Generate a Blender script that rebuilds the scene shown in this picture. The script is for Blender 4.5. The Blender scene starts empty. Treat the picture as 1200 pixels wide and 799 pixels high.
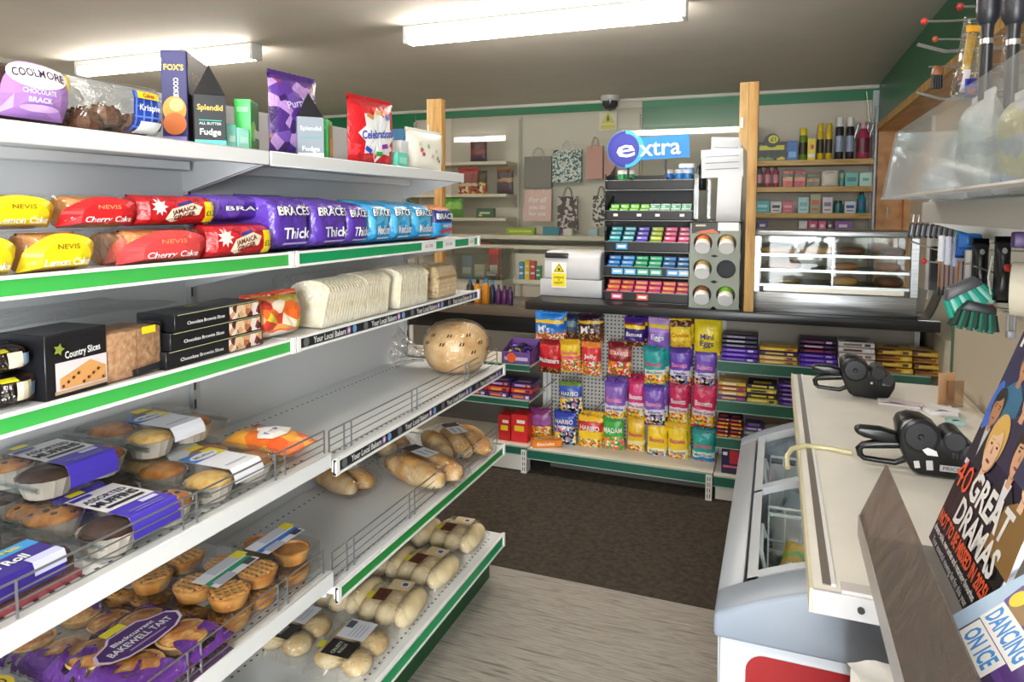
import bpy, bmesh, math, random
from mathutils import Vector, Matrix, noise as mnoise
random.seed(7)
S = bpy.context.scene
COL = S.collection
PI = math.pi
# ------------------------------------------------------------------ camera
CAMZ = 1.5
FPX, PCX, PCY = 805.24, 600.0, 300.0
def _basis(y, p, r):
    y, p, r = math.radians(y), math.radians(p), math.radians(r)
    f = Vector((math.sin(y)*math.cos(p), math.cos(y)*math.cos(p), -math.sin(p)))
    rt = f.cross(Vector((0, 0, 1))).normalized(); up = rt.cross(f)
    return math.cos(r)*rt + math.sin(r)*up, -math.sin(r)*rt + math.cos(r)*up, f
CR, CU, CF = _basis(-21.061, 3.821, 0.1545)
cam = bpy.data.cameras.new('camera'); camo = bpy.data.objects.new('camera', cam); COL.objects.link(camo)
camo.matrix_world = Matrix(((CR.x, CU.x, -CF.x, 0), (CR.y, CU.y, -CF.y, 0), (CR.z, CU.z, -CF.z, CAMZ), (0, 0, 0, 1)))
cam.sensor_width = 36; cam.lens = FPX/1200*36; cam.shift_y = -(399.5-PCY)/1200; cam.clip_start = .02
S.camera = camo
# ------------------------------------------------------------------ world, lights, exposure
w = bpy.data.worlds.new('world'); S.world = w; w.use_nodes = True
w.node_tree.nodes['Background'].inputs[0].default_value = (.9, .95, 1, 1)
w.node_tree.nodes['Background'].inputs[1].default_value = .35
S.view_settings.view_transform = 'Standard'; S.view_settings.look = 'None'
S.view_settings.exposure = 1.0; S.view_settings.gamma = 1.0
def area(name, loc, size, size_y, power, rot, col=(1, 1, 1)):
    l = bpy.data.lights.new(name, 'AREA'); l.shape = 'RECTANGLE'; l.size = size; l.size_y = size_y; l.energy = power; l.color = col
    o = bpy.data.objects.new(name, l); COL.objects.link(o); o.location = loc; o.rotation_euler = rot
    return o
# added fill light behind the camera, from no known source
area('front_fill', (.30, -1.85, 1.25), .75, 1.9, 85, (PI/2, 0, 0), (.93, .97, 1))
TUBE_STRENGTH = 23.0
S.cycles.transparent_max_bounces = 24; S.cycles.max_bounces = 8; S.cycles.diffuse_bounces = 4
S.cycles.caustics_reflective = False; S.cycles.caustics_refractive = False
# ------------------------------------------------------------------ pixel -> world
C0 = Vector((0, 0, CAMZ))
def ray(x, y): return CF + CR*((x-PCX)/FPX) - CU*((y-PCY)/FPX)
def atX(x, y, X): d = ray(x, y); return C0 + d*(X/d.x)
def atY(x, y, Y): d = ray(x, y); return C0 + d*(Y/d.y)
def atZ(x, y, z): d = ray(x, y); return C0 + d*((z-CAMZ)/d.z)
# ------------------------------------------------------------------ materials
def lin(h):
    h = h.lstrip('#'); o = []
    for i in (0, 2, 4):
        c = int(h[i:i+2], 16)/255
        o.append(c/12.92 if c <= .04045 else ((c+.055)/1.055)**2.4)
    return (*o, 1)
MC = {}
def newmat(name):
    m = bpy.data.materials.new(name); m.use_nodes = True
    return m, m.node_tree, m.node_tree.nodes['Principled BSDF']
def M(h, r=.5, m=0.0, spec=.5, var=0.0, scale=30.0, bump=0.0):
    k = (h, r, m, spec, var, scale, bump)
    if k in MC: return MC[k]
    mt, t, b = newmat('paint_'+h)
    b.inputs['Base Color'].default_value = lin(h); b.inputs['Roughness'].default_value = r
    b.inputs['Metallic'].default_value = m; b.inputs['Specular IOR Level'].default_value = spec
    if var or bump:
        tc = t.nodes.new('ShaderNodeTexCoord'); n = t.nodes.new('ShaderNodeTexNoise'); n.inputs['Scale'].default_value = scale
        n.inputs['Detail'].default_value = 4
        t.links.new(tc.outputs['Object'], n.inputs['Vector'])
        if var:
            mx = t.nodes.new('ShaderNodeMixRGB'); mx.blend_type = 'MIX'; c = lin(h)
            mx.inputs[1].default_value = tuple(v*(1-var) for v in c[:3])+(1,); mx.inputs[2].default_value = tuple(min(1, v*(1+var)) for v in c[:3])+(1,)
            rp = t.nodes.new('ShaderNodeMapRange'); rp.inputs[1].default_value = .35; rp.inputs[2].default_value = .65
            t.links.new(n.outputs['Fac'], rp.inputs[0]); t.links.new(rp.outputs[0], mx.inputs[0]); t.links.new(mx.outputs[0], b.inputs['Base Color'])
        if bump:
            bp = t.nodes.new('ShaderNodeBump'); bp.inputs['Strength'].default_value = bump; bp.inputs['Distance'].default_value = .004
            t.links.new(n.outputs['Fac'], bp.inputs['Height']); t.links.new(bp.outputs[0], b.inputs['Normal'])
    MC[k] = mt; return mt
def EM(h, s):
    k = ('em', h, s)
    if k in MC: return MC[k]
    mt, t, b = newmat('lamp_light'); b.inputs['Base Color'].default_value = lin(h)
    b.inputs['Emission Color'].default_value = lin(h); b.inputs['Emission Strength'].default_value = s
    MC[k] = mt; return mt
def FILM(op=.06, rough=.12, tint='ffffff', wr=.5, sc=14.0, g=1.0, fk=.4, dif=0.0):
    """clear packaging film or acrylic: mostly see-through with a fresnel gloss"""
    k = ('film', op, rough, tint, wr, sc, g, fk, dif)
    if k in MC: return MC[k]
    mt = bpy.data.materials.new('clear_film'); mt.use_nodes = True; t = mt.node_tree; t.nodes.clear()
    o = t.nodes.new('ShaderNodeOutputMaterial'); tr = t.nodes.new('ShaderNodeBsdfTransparent'); tr.inputs[0].default_value = lin(tint)
    gl = t.nodes.new('ShaderNodeBsdfGlossy'); gl.inputs['Roughness'].default_value = rough; gl.inputs[0].default_value = (g, g, g, 1)
    mx = t.nodes.new('ShaderNodeMixShader'); lw = t.nodes.new('ShaderNodeLayerWeight'); lw.inputs['Blend'].default_value = .5
    pw = t.nodes.new('ShaderNodeMath'); pw.operation = 'POWER'; pw.inputs[1].default_value = 3.5
    ad = t.nodes.new('ShaderNodeMath'); ad.operation = 'MULTIPLY_ADD'; ad.use_clamp = True; ad.inputs[1].default_value = fk; ad.inputs[2].default_value = op
    t.links.new(lw.outputs['Facing'], pw.inputs[0]); t.links.new(pw.outputs[0], ad.inputs[0]); t.links.new(ad.outputs[0], mx.inputs[0])
    base = tr.outputs[0]
    if dif:
        df = t.nodes.new('ShaderNodeBsdfDiffuse'); df.inputs[0].default_value = lin(tint); m2 = t.nodes.new('ShaderNodeMixShader'); m2.inputs[0].default_value = dif
        t.links.new(tr.outputs[0], m2.inputs[1]); t.links.new(df.outputs[0], m2.inputs[2]); base = m2.outputs[0]
    t.links.new(base, mx.inputs[1]); t.links.new(gl.outputs[0], mx.inputs[2]); t.links.new(mx.outputs[0], o.inputs[0])
    if wr:
        tc = t.nodes.new('ShaderNodeTexCoord'); n = t.nodes.new('ShaderNodeTexNoise'); n.inputs['Scale'].default_value = sc; n.inputs['Detail'].default_value = 3
        n.inputs['Distortion'].default_value = 1.5
        bp = t.nodes.new('ShaderNodeBump'); bp.inputs['Strength'].default_value = wr; bp.inputs['Distance'].default_value = .03
        t.links.new(tc.outputs['Object'], n.inputs['Vector']); t.links.new(n.outputs['Fac'], bp.inputs['Height'])
        t.links.new(bp.outputs[0], gl.inputs['Normal']); t.links.new(bp.outputs[0], lw.inputs['Normal'])
    MC[k] = mt; return mt
def ART(stops, spots=None, lo=0.0, hi=.45, sc=45.0, nz=.06, r=.32, axis=2):
    """printed packaging: colour bands up the pack, optionally a field of many-coloured sweets between lo and hi"""
    k = ('art', tuple(stops), tuple(spots or ()), lo, hi, sc, nz, r, axis)
    if k in MC: return MC[k]
    mt, t, b = newmat('printed_pack'); L = t.links.new
    tc = t.nodes.new('ShaderNodeTexCoord'); sp = t.nodes.new('ShaderNodeSeparateXYZ'); L(tc.outputs['Generated'], sp.inputs[0])
    n = t.nodes.new('ShaderNodeTexNoise'); n.inputs['Scale'].default_value = 22; L(tc.outputs['Object'], n.inputs['Vector'])
    ma = t.nodes.new('ShaderNodeMath'); ma.operation = 'MULTIPLY_ADD'; ma.inputs[1].default_value = nz*2; L(n.outputs['Fac'], ma.inputs[0])
    sb = t.nodes.new('ShaderNodeMath'); sb.operation = 'SUBTRACT'; sb.inputs[1].default_value = nz; L(sp.outputs[axis], sb.inputs[0]); L(sb.outputs[0], ma.inputs[2])
    cr = t.nodes.new('ShaderNodeValToRGB'); cr.color_ramp.interpolation = 'CONSTANT'; e = cr.color_ramp.elements
    while len(e) < len(stops): e.new(.5)
    for i, (p, h) in enumerate(stops): e[i].position = p; e[i].color = lin(h)
    L(ma.outputs[0], cr.inputs[0]); out = cr.outputs[0]
    if spots:
        v = t.nodes.new('ShaderNodeTexVoronoi'); v.inputs['Scale'].default_value = sc; L(tc.outputs['Object'], v.inputs['Vector'])
        sv = t.nodes.new('ShaderNodeSeparateXYZ'); L(v.outputs['Color'], sv.inputs[0])
        c2 = t.nodes.new('ShaderNodeValToRGB'); c2.color_ramp.interpolation = 'CONSTANT'; e = c2.color_ramp.elements
        while len(e) < len(spots): e.new(.5)
        for i, h in enumerate(spots): e[i].position = i/len(spots); e[i].color = lin(h)
        L(sv.outputs[0], c2.inputs[0])
        g = t.nodes.new('ShaderNodeMath'); g.operation = 'GREATER_THAN'; g.inputs[1].default_value = lo; L(ma.outputs[0], g.inputs[0])
        l = t.nodes.new('ShaderNodeMath'); l.operation = 'LESS_THAN'; l.inputs[1].default_value = hi; L(ma.outputs[0], l.inputs[0])
        mu = t.nodes.new('ShaderNodeMath'); mu.operation = 'MULTIPLY'; L(g.outputs[0], mu.inputs[0]); L(l.outputs[0], mu.inputs[1])
        mx = t.nodes.new('ShaderNodeMixRGB'); L(mu.outputs[0], mx.inputs[0]); L(out, mx.inputs[1]); L(c2.outputs[0], mx.inputs[2]); out = mx.outputs[0]
    L(out, b.inputs['Base Color']); b.inputs['Roughness'].default_value = r
    bn = t.nodes.new('ShaderNodeTexNoise'); bn.inputs['Scale'].default_value = 38; bn.inputs['Distortion'].default_value = 1.2; L(tc.outputs['Object'], bn.inputs['Vector'])
    bp = t.nodes.new('ShaderNodeBump'); bp.inputs['Strength'].default_value = .45; bp.inputs['Distance'].default_value = .008; L(bn.outputs['Fac'], bp.inputs['Height']); L(bp.outputs[0], b.inputs['Normal'])
    MC[k] = mt; return mt
def MIXN(name, cols, scale=(1, 1, 1), nscale=10.0, detail=5, r=.5, bump=0.0, m=0.0, dist=0.0, spec=.5):
    """noise ramp through cols, stretched by scale (wood, vinyl, crust, mat)"""
    k = (name,)
    if k in MC: return MC[k]
    mt, t, b = newmat(name); L = t.links.new
    tc = t.nodes.new('ShaderNodeTexCoord'); mp = t.nodes.new('ShaderNodeMapping'); mp.inputs['Scale'].default_value = scale
    n = t.nodes.new('ShaderNodeTexNoise'); n.inputs['Scale'].default_value = nscale; n.inputs['Detail'].default_value = detail; n.inputs['Distortion'].default_value = dist
    L(tc.outputs['Object'], mp.inputs[0]); L(mp.outputs[0], n.inputs['Vector'])
    cr = t.nodes.new('ShaderNodeValToRGB'); e = cr.color_ramp.elements
    while len(e) < len(cols): e.new(.5)
    for i, h in enumerate(cols): e[i].position = .3+.4*i/(len(cols)-1); e[i].color = lin(h)
    L(n.outputs['Fac'], cr.inputs[0]); L(cr.outputs[0], b.inputs['Base Color'])
    b.inputs['Roughness'].default_value = r; b.inputs['Metallic'].default_value = m; b.inputs['Specular IOR Level'].default_value = spec
    if bump:
        bp = t.nodes.new('ShaderNodeBump'); bp.inputs['Strength'].default_value = bump; bp.inputs['Distance'].default_value = .006
        L(n.outputs['Fac'], bp.inputs['Height']); L(bp.outputs[0], b.inputs['Normal'])
    MC[k] = mt; return mt
def PEG(h='d9d6cf', sc=40.0):
    k = ('peg', h, sc)
    if k in MC: return MC[k]
    mt, t, b = newmat('perforated_panel'); L = t.links.new
    tc = t.nodes.new('ShaderNodeTexCoord'); vm = t.nodes.new('ShaderNodeVectorMath'); vm.operation = 'SCALE'; vm.inputs['Scale'].default_value = sc
    L(tc.outputs['Object'], vm.inputs[0]); fr = t.nodes.new('ShaderNodeVectorMath'); fr.operation = 'FRACTION'; L(vm.outputs[0], fr.inputs[0])
    sx = t.nodes.new('ShaderNodeSeparateXYZ'); L(fr.outputs[0], sx.inputs[0])
    def d(s):
        a = t.nodes.new('ShaderNodeMath'); a.operation = 'SUBTRACT'; a.inputs[1].default_value = .5; L(s, a.inputs[0])
        m2 = t.nodes.new('ShaderNodeMath'); m2.operation = 'MULTIPLY'; L(a.outputs[0], m2.inputs[0]); L(a.outputs[0], m2.inputs[1]); return m2.outputs[0]
    ad = t.nodes.new('ShaderNodeMath'); L(d(sx.outputs[0]), ad.inputs[0]); L(d(sx.outputs[2]), ad.inputs[1])
    lt = t.nodes.new('ShaderNodeMath'); lt.operation = 'LESS_THAN'; lt.inputs[1].default_value = .055; L(ad.outputs[0], lt.inputs[0])
    mx = t.nodes.new('ShaderNodeMixRGB'); mx.inputs[1].default_value = lin(h); mx.inputs[2].default_value = lin('35322e'); L(lt.outputs[0], mx.inputs[0])
    L(mx.outputs[0], b.inputs['Base Color']); b.inputs['Roughness'].default_value = .45
    MC[k] = mt; return mt
WHITE = M('e9eaea', .35); SHELFW = M('dfe1e2', .38); CHROME = M('b8babd', .25, 1.0); STEEL = M('c3c5c8', .28, 1.0); BLACK = M('141416', .4)
WOOD = MIXN('pine_wood', ['a8793f', 'c79a5c', 'd3ab6e'], (6, 6, .7), 6, 4, .6, .05)
WOODX = MIXN('pine_shelf_wood', ['b08a50', 'cfae74', 'd8bd88'], (.7, 6, 6), 6, 4, .6, .05)
PLY = MIXN('orange_ply', ['c48a50', 'd8a066', 'e0b07c'], (3, .8, 3), 5, 4, .45, .02)
CLEAR = FILM(.05, .1); CLEARW = FILM(.05, .2, 'ffffff', .9, 22); ACRY = FILM(.02, .03, 'f6f8f8', 0)
# ------------------------------------------------------------------ meshes
class MB:
    def __init__(s): s.v = []; s.f = []; s.m = []
    def add(s, vs, fs, mi=0):
        o = len(s.v); s.v += [tuple(v) for v in vs]; s.f += [tuple(i+o for i in f) for f in fs]; s.m += [mi]*len(fs); return s
    def box(s, x0, x1, y0, y1, z0, z1, mi=0):
        return s.add([(x0, y0, z0), (x1, y0, z0), (x1, y1, z0), (x0, y1, z0), (x0, y0, z1), (x1, y0, z1), (x1, y1, z1), (x0, y1, z1)],
                     [(3, 2, 1, 0), (4, 5, 6, 7), (0, 1, 5, 4), (1, 2, 6, 5), (2, 3, 7, 6), (3, 0, 4, 7)], mi)
    def tube(s, pts, r, n=6, mi=0, cap=True, closed=False):
        pts = [Vector(p) for p in pts]; N = len(pts); vs = []; up = None
        for i, p in enumerate(pts):
            a = pts[i-1] if (i or closed) else p; b = pts[(i+1) % N] if (i < N-1 or closed) else p
            d = (b-a).normalized()
            if up is None:
                up = Vector((0, 0, 1)) if abs(d.z) < .9 else Vector((1, 0, 0))
            x = d.cross(up).normalized(); up = x.cross(d).normalized()
            rr = r[i] if isinstance(r, (list, tuple)) else r
            vs += [p + (x*math.cos(2*PI*k/n) + up*math.sin(2*PI*k/n))*rr for k in range(n)]
        fs = []
        for i in range(N if closed else N-1):
            j = (i+1) % N
            fs += [(i*n+k, i*n+(k+1) % n, j*n+(k+1) % n, j*n+k) for k in range(n)]
        if cap and not closed: fs += [tuple(range(n))[::-1], tuple((N-1)*n+k for k in range(n))]
        return s.add(vs, fs, mi)
    def lathe(s, prof, n=20, c=(0, 0, 0), mi=0, axis='z', cap=True):
        """prof: (radius, height) pairs"""
        vs = []; c = Vector(c)
        for r, h in prof:
            for k in range(n):
                a = 2*PI*k/n; p = (r*math.cos(a), r*math.sin(a), h)
                if axis == 'y': p = (p[0], -h, p[1])
                elif axis == 'x': p = (h, p[0], p[1])
                vs.append(c+Vector(p))
        fs = []
        for i in range(len(prof)-1):
            fs += [(i*n+k, i*n+(k+1) % n, (i+1)*n+(k+1) % n, (i+1)*n+k) for k in range(n)]
        if cap:
            if prof[0][0] > 1e-5: fs.append(tuple(range(n))[::-1])
            if prof[-1][0] > 1e-5: fs.append(tuple((len(prof)-1)*n+k for k in range(n)))
        return s.add(vs, fs, mi)
    def prism(s, poly, a, b, plane='xz', mi=0):
        """poly extruded from a to b along the remaining axis"""
        n = len(poly)
        def P(p, q): return {'xz': (p[0], q, p[1]), 'yz': (q, p[0], p[1]), 'xy': (p[0], p[1], q)}[plane]
        vs = [P(p, a) for p in poly] + [P(p, b) for p in poly]
        return s.add(vs, [tuple(range(n)), tuple(range(n, 2*n))[::-1]] + [(i, n+i, n+(i+1) % n, (i+1) % n) for i in range(n)], mi)
    def grid(s, fn, nu, nv, mi=0, wrap=False):
        vs = [fn(i/nu, j/nv) for j in range(nv+1) for i in range(nu+1)]
        return s.add(vs, [(j*(nu+1)+i, j*(nu+1)+i+1, (j+1)*(nu+1)+i+1, (j+1)*(nu+1)+i) for j in range(nv) for i in range(nu)], mi)
    def mesh(s, name, mats, smooth=False, bevel=0, seg=2):
        me = bpy.data.meshes.new(name); me.from_pydata(s.v, [], s.f)
        if not isinstance(mats, (list, tuple)): mats = [mats]
        for m in mats: me.materials.append(m)
        me.polygons.foreach_set('material_index', s.m)
        bm = bmesh.new(); bm.from_mesh(me); bmesh.ops.remove_doubles(bm, verts=bm.verts, dist=1e-6)
        bmesh.ops.recalc_face_normals(bm, faces=bm.faces)
        if bevel: bmesh.ops.bevel(bm, geom=[e for e in bm.edges if len(e.link_faces) == 2 and e.calc_face_angle(0) > .6], offset=bevel, segments=seg, affect='EDGES', profile=.5)
        bm.to_mesh(me); bm.free()
        if smooth or bevel:
            me.polygons.foreach_set('use_smooth', [True]*len(me.polygons))
            try: me.set_sharp_from_angle(angle=math.radians(smooth if smooth > 1 else 40))
            except Exception: pass
        me.update(); return me
    def build(s, name, mats, parent=None, loc=(0, 0, 0), rz=0, smooth=False, bevel=0, seg=2, rot=None):
        return link(name, s.mesh(name, mats, smooth, bevel, seg), parent, loc, rz, rot)
def link(name, me, parent=None, loc=(0, 0, 0), rz=0, rot=None):
    o = bpy.data.objects.new(name, me); COL.objects.link(o); o.location = loc
    o.rotation_euler = rot if rot else (0, 0, rz)
    if parent: o.parent = parent
    return o
LABELS = {}
def tag(o, label, cat, group=None):
    o['label'] = label; o['category'] = cat
    if group: o['group'] = group
    return o
def thing(name, label, cat, loc=(0, 0, 0), rz=0, group=None, rot=None):
    return tag(link(name, None, None, loc, rz, rot), label, cat, group)
def struct(o): o['kind'] = 'structure'; return o
def stuff(o): o['kind'] = 'stuff'; return o
def dup(o, loc=None, rz=None, label=None, parent=None, rot=None):
    c = o.copy(); COL.objects.link(c)
    if parent: c.parent = parent
    if loc is not None: c.location = loc
    if rot is not None: c.rotation_euler = rot
    elif rz is not None: c.rotation_euler = (0, 0, rz)
    if label: c['label'] = label
    for ch in list(o.children): dup(ch, parent=c)
    return c
# ------------------------------------------------------------------ flat print: shapes and lettering laid on a surface
TC = {}
def textmesh(s, bold):
    if (s, bold) in TC: return TC[(s, bold)]
    cu = bpy.data.curves.new('lettering', 'FONT'); cu.body = s; cu.size = 1; cu.resolution_u = 2; cu.offset = bold; cu.fill_mode = 'FRONT'
    ob = bpy.data.objects.new('lettering', cu); me = bpy.data.meshes.new_from_object(ob)
    vs = [(v.co.x, v.co.y) for v in me.vertices]; fs = [tuple(p.vertices) for p in me.polygons]
    bpy.data.objects.remove(ob); bpy.data.meshes.remove(me); bpy.data.curves.remove(cu)
    x0 = min(v[0] for v in vs); x1 = max(v[0] for v in vs)
    y0 = min(v[1] for v in vs); y1 = max(v[1] for v in vs)
    TC[(s, bold)] = (vs, fs, x0, x1, y0, y1); return TC[(s, bold)]
class Pr:
    """print on a surface; mp(u, v, lift) gives the point"""
    def __init__(s, mp, o=.0012, inc=.0003): s.inc = inc; s.mp = mp; s.v = []; s.f = []; s.m = []; s.mats = []; s.o = o
    def _mi(s, m):
        if m not in s.mats: s.mats.append(m)
        s.o += s.inc
        return s.mats.index(m)
    def _add(s, pts, fs, mat):
        mi = s._mi(mat); o = len(s.v); s.v += [tuple(s.mp(u, v, s.o)) for u, v in pts]
        s.f += [tuple(i+o for i in f) for f in fs]; s.m += [mi]*len(fs); return s
    def rect(s, cx, cz, w, h, mat, nu=6, nv=6, rot=0):
        c, q = math.cos(rot), math.sin(rot); pts = []
        for j in range(nv+1):
            for i in range(nu+1):
                x, z = (i/nu-.5)*w, (j/nv-.5)*h; pts.append((cx+c*x-q*z, cz+q*x+c*z))
        return s._add(pts, [(j*(nu+1)+i, j*(nu+1)+i+1, (j+1)*(nu+1)+i+1, (j+1)*(nu+1)+i) for j in range(nv) for i in range(nu)], mat)
    def fan(s, cx, cz, rim, mat, rings=3):
        n = len(rim); pts = [(cx, cz)]
        for k in range(1, rings+1): pts += [(cx+(x-cx)*k/rings, cz+(z-cz)*k/rings) for x, z in rim]
        fs = [(0, 1+i, 1+(i+1) % n) for i in range(n)]
        for k in range(rings-1): fs += [(1+k*n+i, 1+(k+1)*n+i, 1+(k+1)*n+(i+1) % n, 1+k*n+(i+1) % n) for i in range(n)]
        return s._add(pts, fs, mat)
    def ell(s, cx, cz, w, h, mat, n=20, rot=0):
        c, q = math.cos(rot), math.sin(rot); P = [(w/2*math.cos(2*PI*i/n), h/2*math.sin(2*PI*i/n)) for i in range(n)]
        return s.fan(cx, cz, [(cx+c*x-q*z, cz+q*x+c*z) for x, z in P], mat)
    def arch(s, cx, z0, w, h, mat, n=16, rnd=.35):
        rim = [(cx-w/2, z0), (cx+w/2, z0)] + [(cx+w/2*math.cos(PI*i/n), z0+h*rnd+h*(1-rnd)*math.sin(PI*i/n)) for i in range(n+1)]
        return s.fan(cx, z0+h*.4, rim, mat)
    def star(s, cx, cz, r, mat, n=9, k=.7, rot=0):
        return s.fan(cx, cz, [(cx+r*(1 if i % 2 == 0 else k)*math.cos(PI*i/n+rot), cz+r*(1 if i % 2 == 0 else k)*math.sin(PI*i/n+rot)) for i in range(2*n)], mat, 2)
    def poly(s, pts, mat):
        cx = sum(p[0] for p in pts)/len(pts); cz = sum(p[1] for p in pts)/len(pts); return s.fan(cx, cz, pts, mat, 2)
    def text(s, t, cx, cz, h, mat, w=None, rot=0, bold=.02, arc=0, shear=0):
        vs, fs, x0, x1, y0, y1 = textmesh(t, bold); k = h/.72; kx = w/(x1-x0) if w else k
        c, q = math.cos(rot), math.sin(rot); pts = []
        for x, y in vs:
            X = (x-(x0+x1)/2)*kx; Z = (y-.34)*k; X += shear*Z
            if arc: Z += arc*h*(1-(X/((x1-x0)*kx/2))**2)
            pts.append((cx+c*X-q*Z, cz+q*X+c*Z))
        return s._add(pts, fs, mat)
    def build(s, parent, name='print'):
        me = bpy.data.meshes.new(name); me.from_pydata(s.v, [], s.f)
        for m in s.mats: me.materials.append(m)
        me.polygons.foreach_set('material_index', s.m); me.update()
        o = bpy.data.objects.new(name, me); COL.objects.link(o)
        if parent: o.parent = parent
        return o
def front(f=0.0):
    if callable(f): return lambda u, v, o: (u, f(u, v)-o, v)
    return lambda u, v, o: (u, f-o, v)
def top(f=0.0):
    if callable(f): return lambda u, v, o: (u, v, f(u, v)+o)
    return lambda u, v, o: (u, v, f+o)
# ------------------------------------------------------------------ packs
def pillow(w, h, t, seed=0, wob=.12, a=2.6, b=3.2, nu=14, nv=16, crimp=.05, taper=0.0):
    """a filled bag standing on z=0, front at -y; returns MB and its front surface"""
    def prof(x, z):
        u = min(1, abs(2*x/w)); v = min(1, abs(2*(z/h)-1)/(1-crimp*.6))
        e = max(0, 1-u**a)**.55*max(0, 1-v**b)**.55
        k = 1+wob*mnoise.noise(Vector((x*25+seed*7.1, z*25, seed)))+.25*taper*(.5-z/h)
        return t/2*e*k
    f = lambda x, z: -prof(x, z)
    def P(sgn):
        def fn(i, j):
            v = 2*j-1; pin = 1-.05*(1-abs(v)**6) if True else 1
            x = (i-.5)*w*pin; z = j*h
            return (x, sgn*prof(x/pin, z), z)
        return fn
    m = MB(); m.grid(P(-1), nu, nv); m.grid(P(1), nu, nv)
    return m, f
def zig(mb, w, z0, z1, mi=0, n=10):
    """crimped end seal strip"""
    mb.grid(lambda i, j: ((i-.5)*w, .0022*(-1)**round(i*n*2), z0+j*(z1-z0)), n*2, 1, mi); return mb
def bag(name, label, cat, loc, rz, w, h, t, mat, group=None, seed=0, rot=None, crimp=True, **kw):
    m, f = pillow(w, h, t, seed, **kw)
    if crimp: zig(m, w*.97, h-.004, h+.010); zig(m, w*.97, -.004, .004)
    o = m.build(name, mat, None, loc, rz, smooth=60, rot=rot); tag(o, label, cat, group); return o, f
def carton(name, label, cat, loc, rz, w, d, h, mat, group=None, rot=None, bevel=.0012):
    """box with its front at -y*d/2, standing on z=0"""
    m = MB(); m.box(-w/2, w/2, -d/2, d/2, 0, h)
    m.box(-w/2+.002, w/2-.002, -d/2-.0006, -d/2+.001, h*.93, h*.985)   # lid flap edge
    o = m.build(name, mat, None, loc, rz, bevel=bevel, seg=1, rot=rot); tag(o, label, cat, group); return o
RL = PI/2          # things on the left shelving face +x
def LX(px0, px1, py, X):
    a, b = atX(px0, py, X), atX(px1, py, X); return (a.y+b.y)/2, b.y-a.y
def FY(x0, y0, x1, y1, Y):
    a, b = atY(x0, y1, Y), atY(x1, y0, Y); return (a.x+b.x)/2, b.x-a.x, a.z, b.z
# ================================================================== setting
CEIL = 2.49; BW = 6.15; RW = .72
def slab(name, x0, x1, y0, y1, z0, z1, mat, bevel=0):
    return struct(MB().box(x0, x1, y0, y1, z0, z1).build(name, mat, bevel=bevel))
VINYL = MIXN('grey_wood_vinyl', ['6d6862', '8d877f', 'a59f96', '8a847b', 'b3ada3'], (1.6, 26, 1), 3.2, 8, .42, .03, dist=.6)
slab('floor', -5.3, RW+.4, -2.1, BW+.1, -.06, 0, VINYL)
slab('ceiling', -5.3, RW+.4, -2.1, BW+.1, CEIL, CEIL+.06, M('d6d0c6', .7, var=.03, scale=3))
slab('wall_back', -5.3, RW+.4, BW, BW+.1, 0, CEIL, M('cfc9bb', .6))
slab('wall_left', -5.4, -5.3, -2.1, BW+.1, 0, CEIL, M('cfc9bb', .6))
slab('wall_front', -5.3, RW+.4, -2.2, -2.1, 0, CEIL, M('cfc9bb', .6))
o = MB().box(-.12, .70, -2.1, -2.06, 0, 2.25).build('added_door_1', M('d8dad8', .4)); struct(o)  # unseen door with its pane, added to go with the fill light
MB().box(-.04, .62, -2.06, -2.05, .3, 2.15).build('pane', M('e8eef0', .2), o)
GREEN = M('14794f', .35); GREENW = M('2a6a4b', .35)
# right wall: painted head over a plywood-lined window bay
o = MB().box(RW, RW+.4, -2.1, BW, 2.14, CEIL).build('wall_right', GREENW); struct(o)
MB().box(RW, RW+.4, 6.06, BW, 0, 2.14).build('jamb', PLY, o)
MB().box(RW-.012, RW+.24, -2.1, 6.06, 2.118, 2.145).build('soffit', PLY, o)
MB().box(RW-.03, RW-.002, -2.1, 6.1, 2.115, 2.16).build('lintel_trim', WOOD, o)
MB().box(RW+.18, RW+.4, 5.98, 6.058, 0, 2.118).build('jamb_lining', PLY, o)
MB().box(RW, RW+.4, -2.1, 6.06, 0, .92).build('sill_wall', M('d5cfc0', .6), o)
o = MB().box(RW+.22, RW+.25, -2.1, 5.98, .92, 2.118).build('window_1', M('dfe3dd', .3)); struct(o)
for y in (1.2, 2.2, 3.2, 4.2, 5.2): MB().box(RW+.2, RW+.22, y-.025, y+.025, .92, 2.118).build('window_bar', WHITE, o)
slab('trim_1', -3.4, -1.40, BW-.012, BW, 2.395, 2.462, GREEN)
slab('trim_2', -5.3, RW, BW-.02, BW, 2.466, CEIL, M('d8d5cc', .5))
slab('trim_3', -5.3, -3.41, BW-.012, BW, 1.5, 2.462, GREEN)
slab('trim_4', -1.137, -.22, BW-.012, BW, 2.18, 2.462, M('3b8a68', .35))
slab('trim_5', -.21, RW, BW-.012, BW, 2.375, 2.462, GREEN)
slab('trim_6', RW-.045, RW-.002, 6.085, 6.13, 2.12, 2.44, M('c9d3d6', .3))
# dark entrance matting in front of the counter
matm = MIXN('dark_coir_mat', ['2b251e', '3a3228', '463d31'], (1, 1, 1), 40, 6, .95, .3)
o = MB().box(-2.7, .05, 2.60, 4.35, 0, .006).build('floor_mat', matm)
tag(o, 'large dark brown carpet mat on the floor in front of the sweet display', 'mat')
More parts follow.
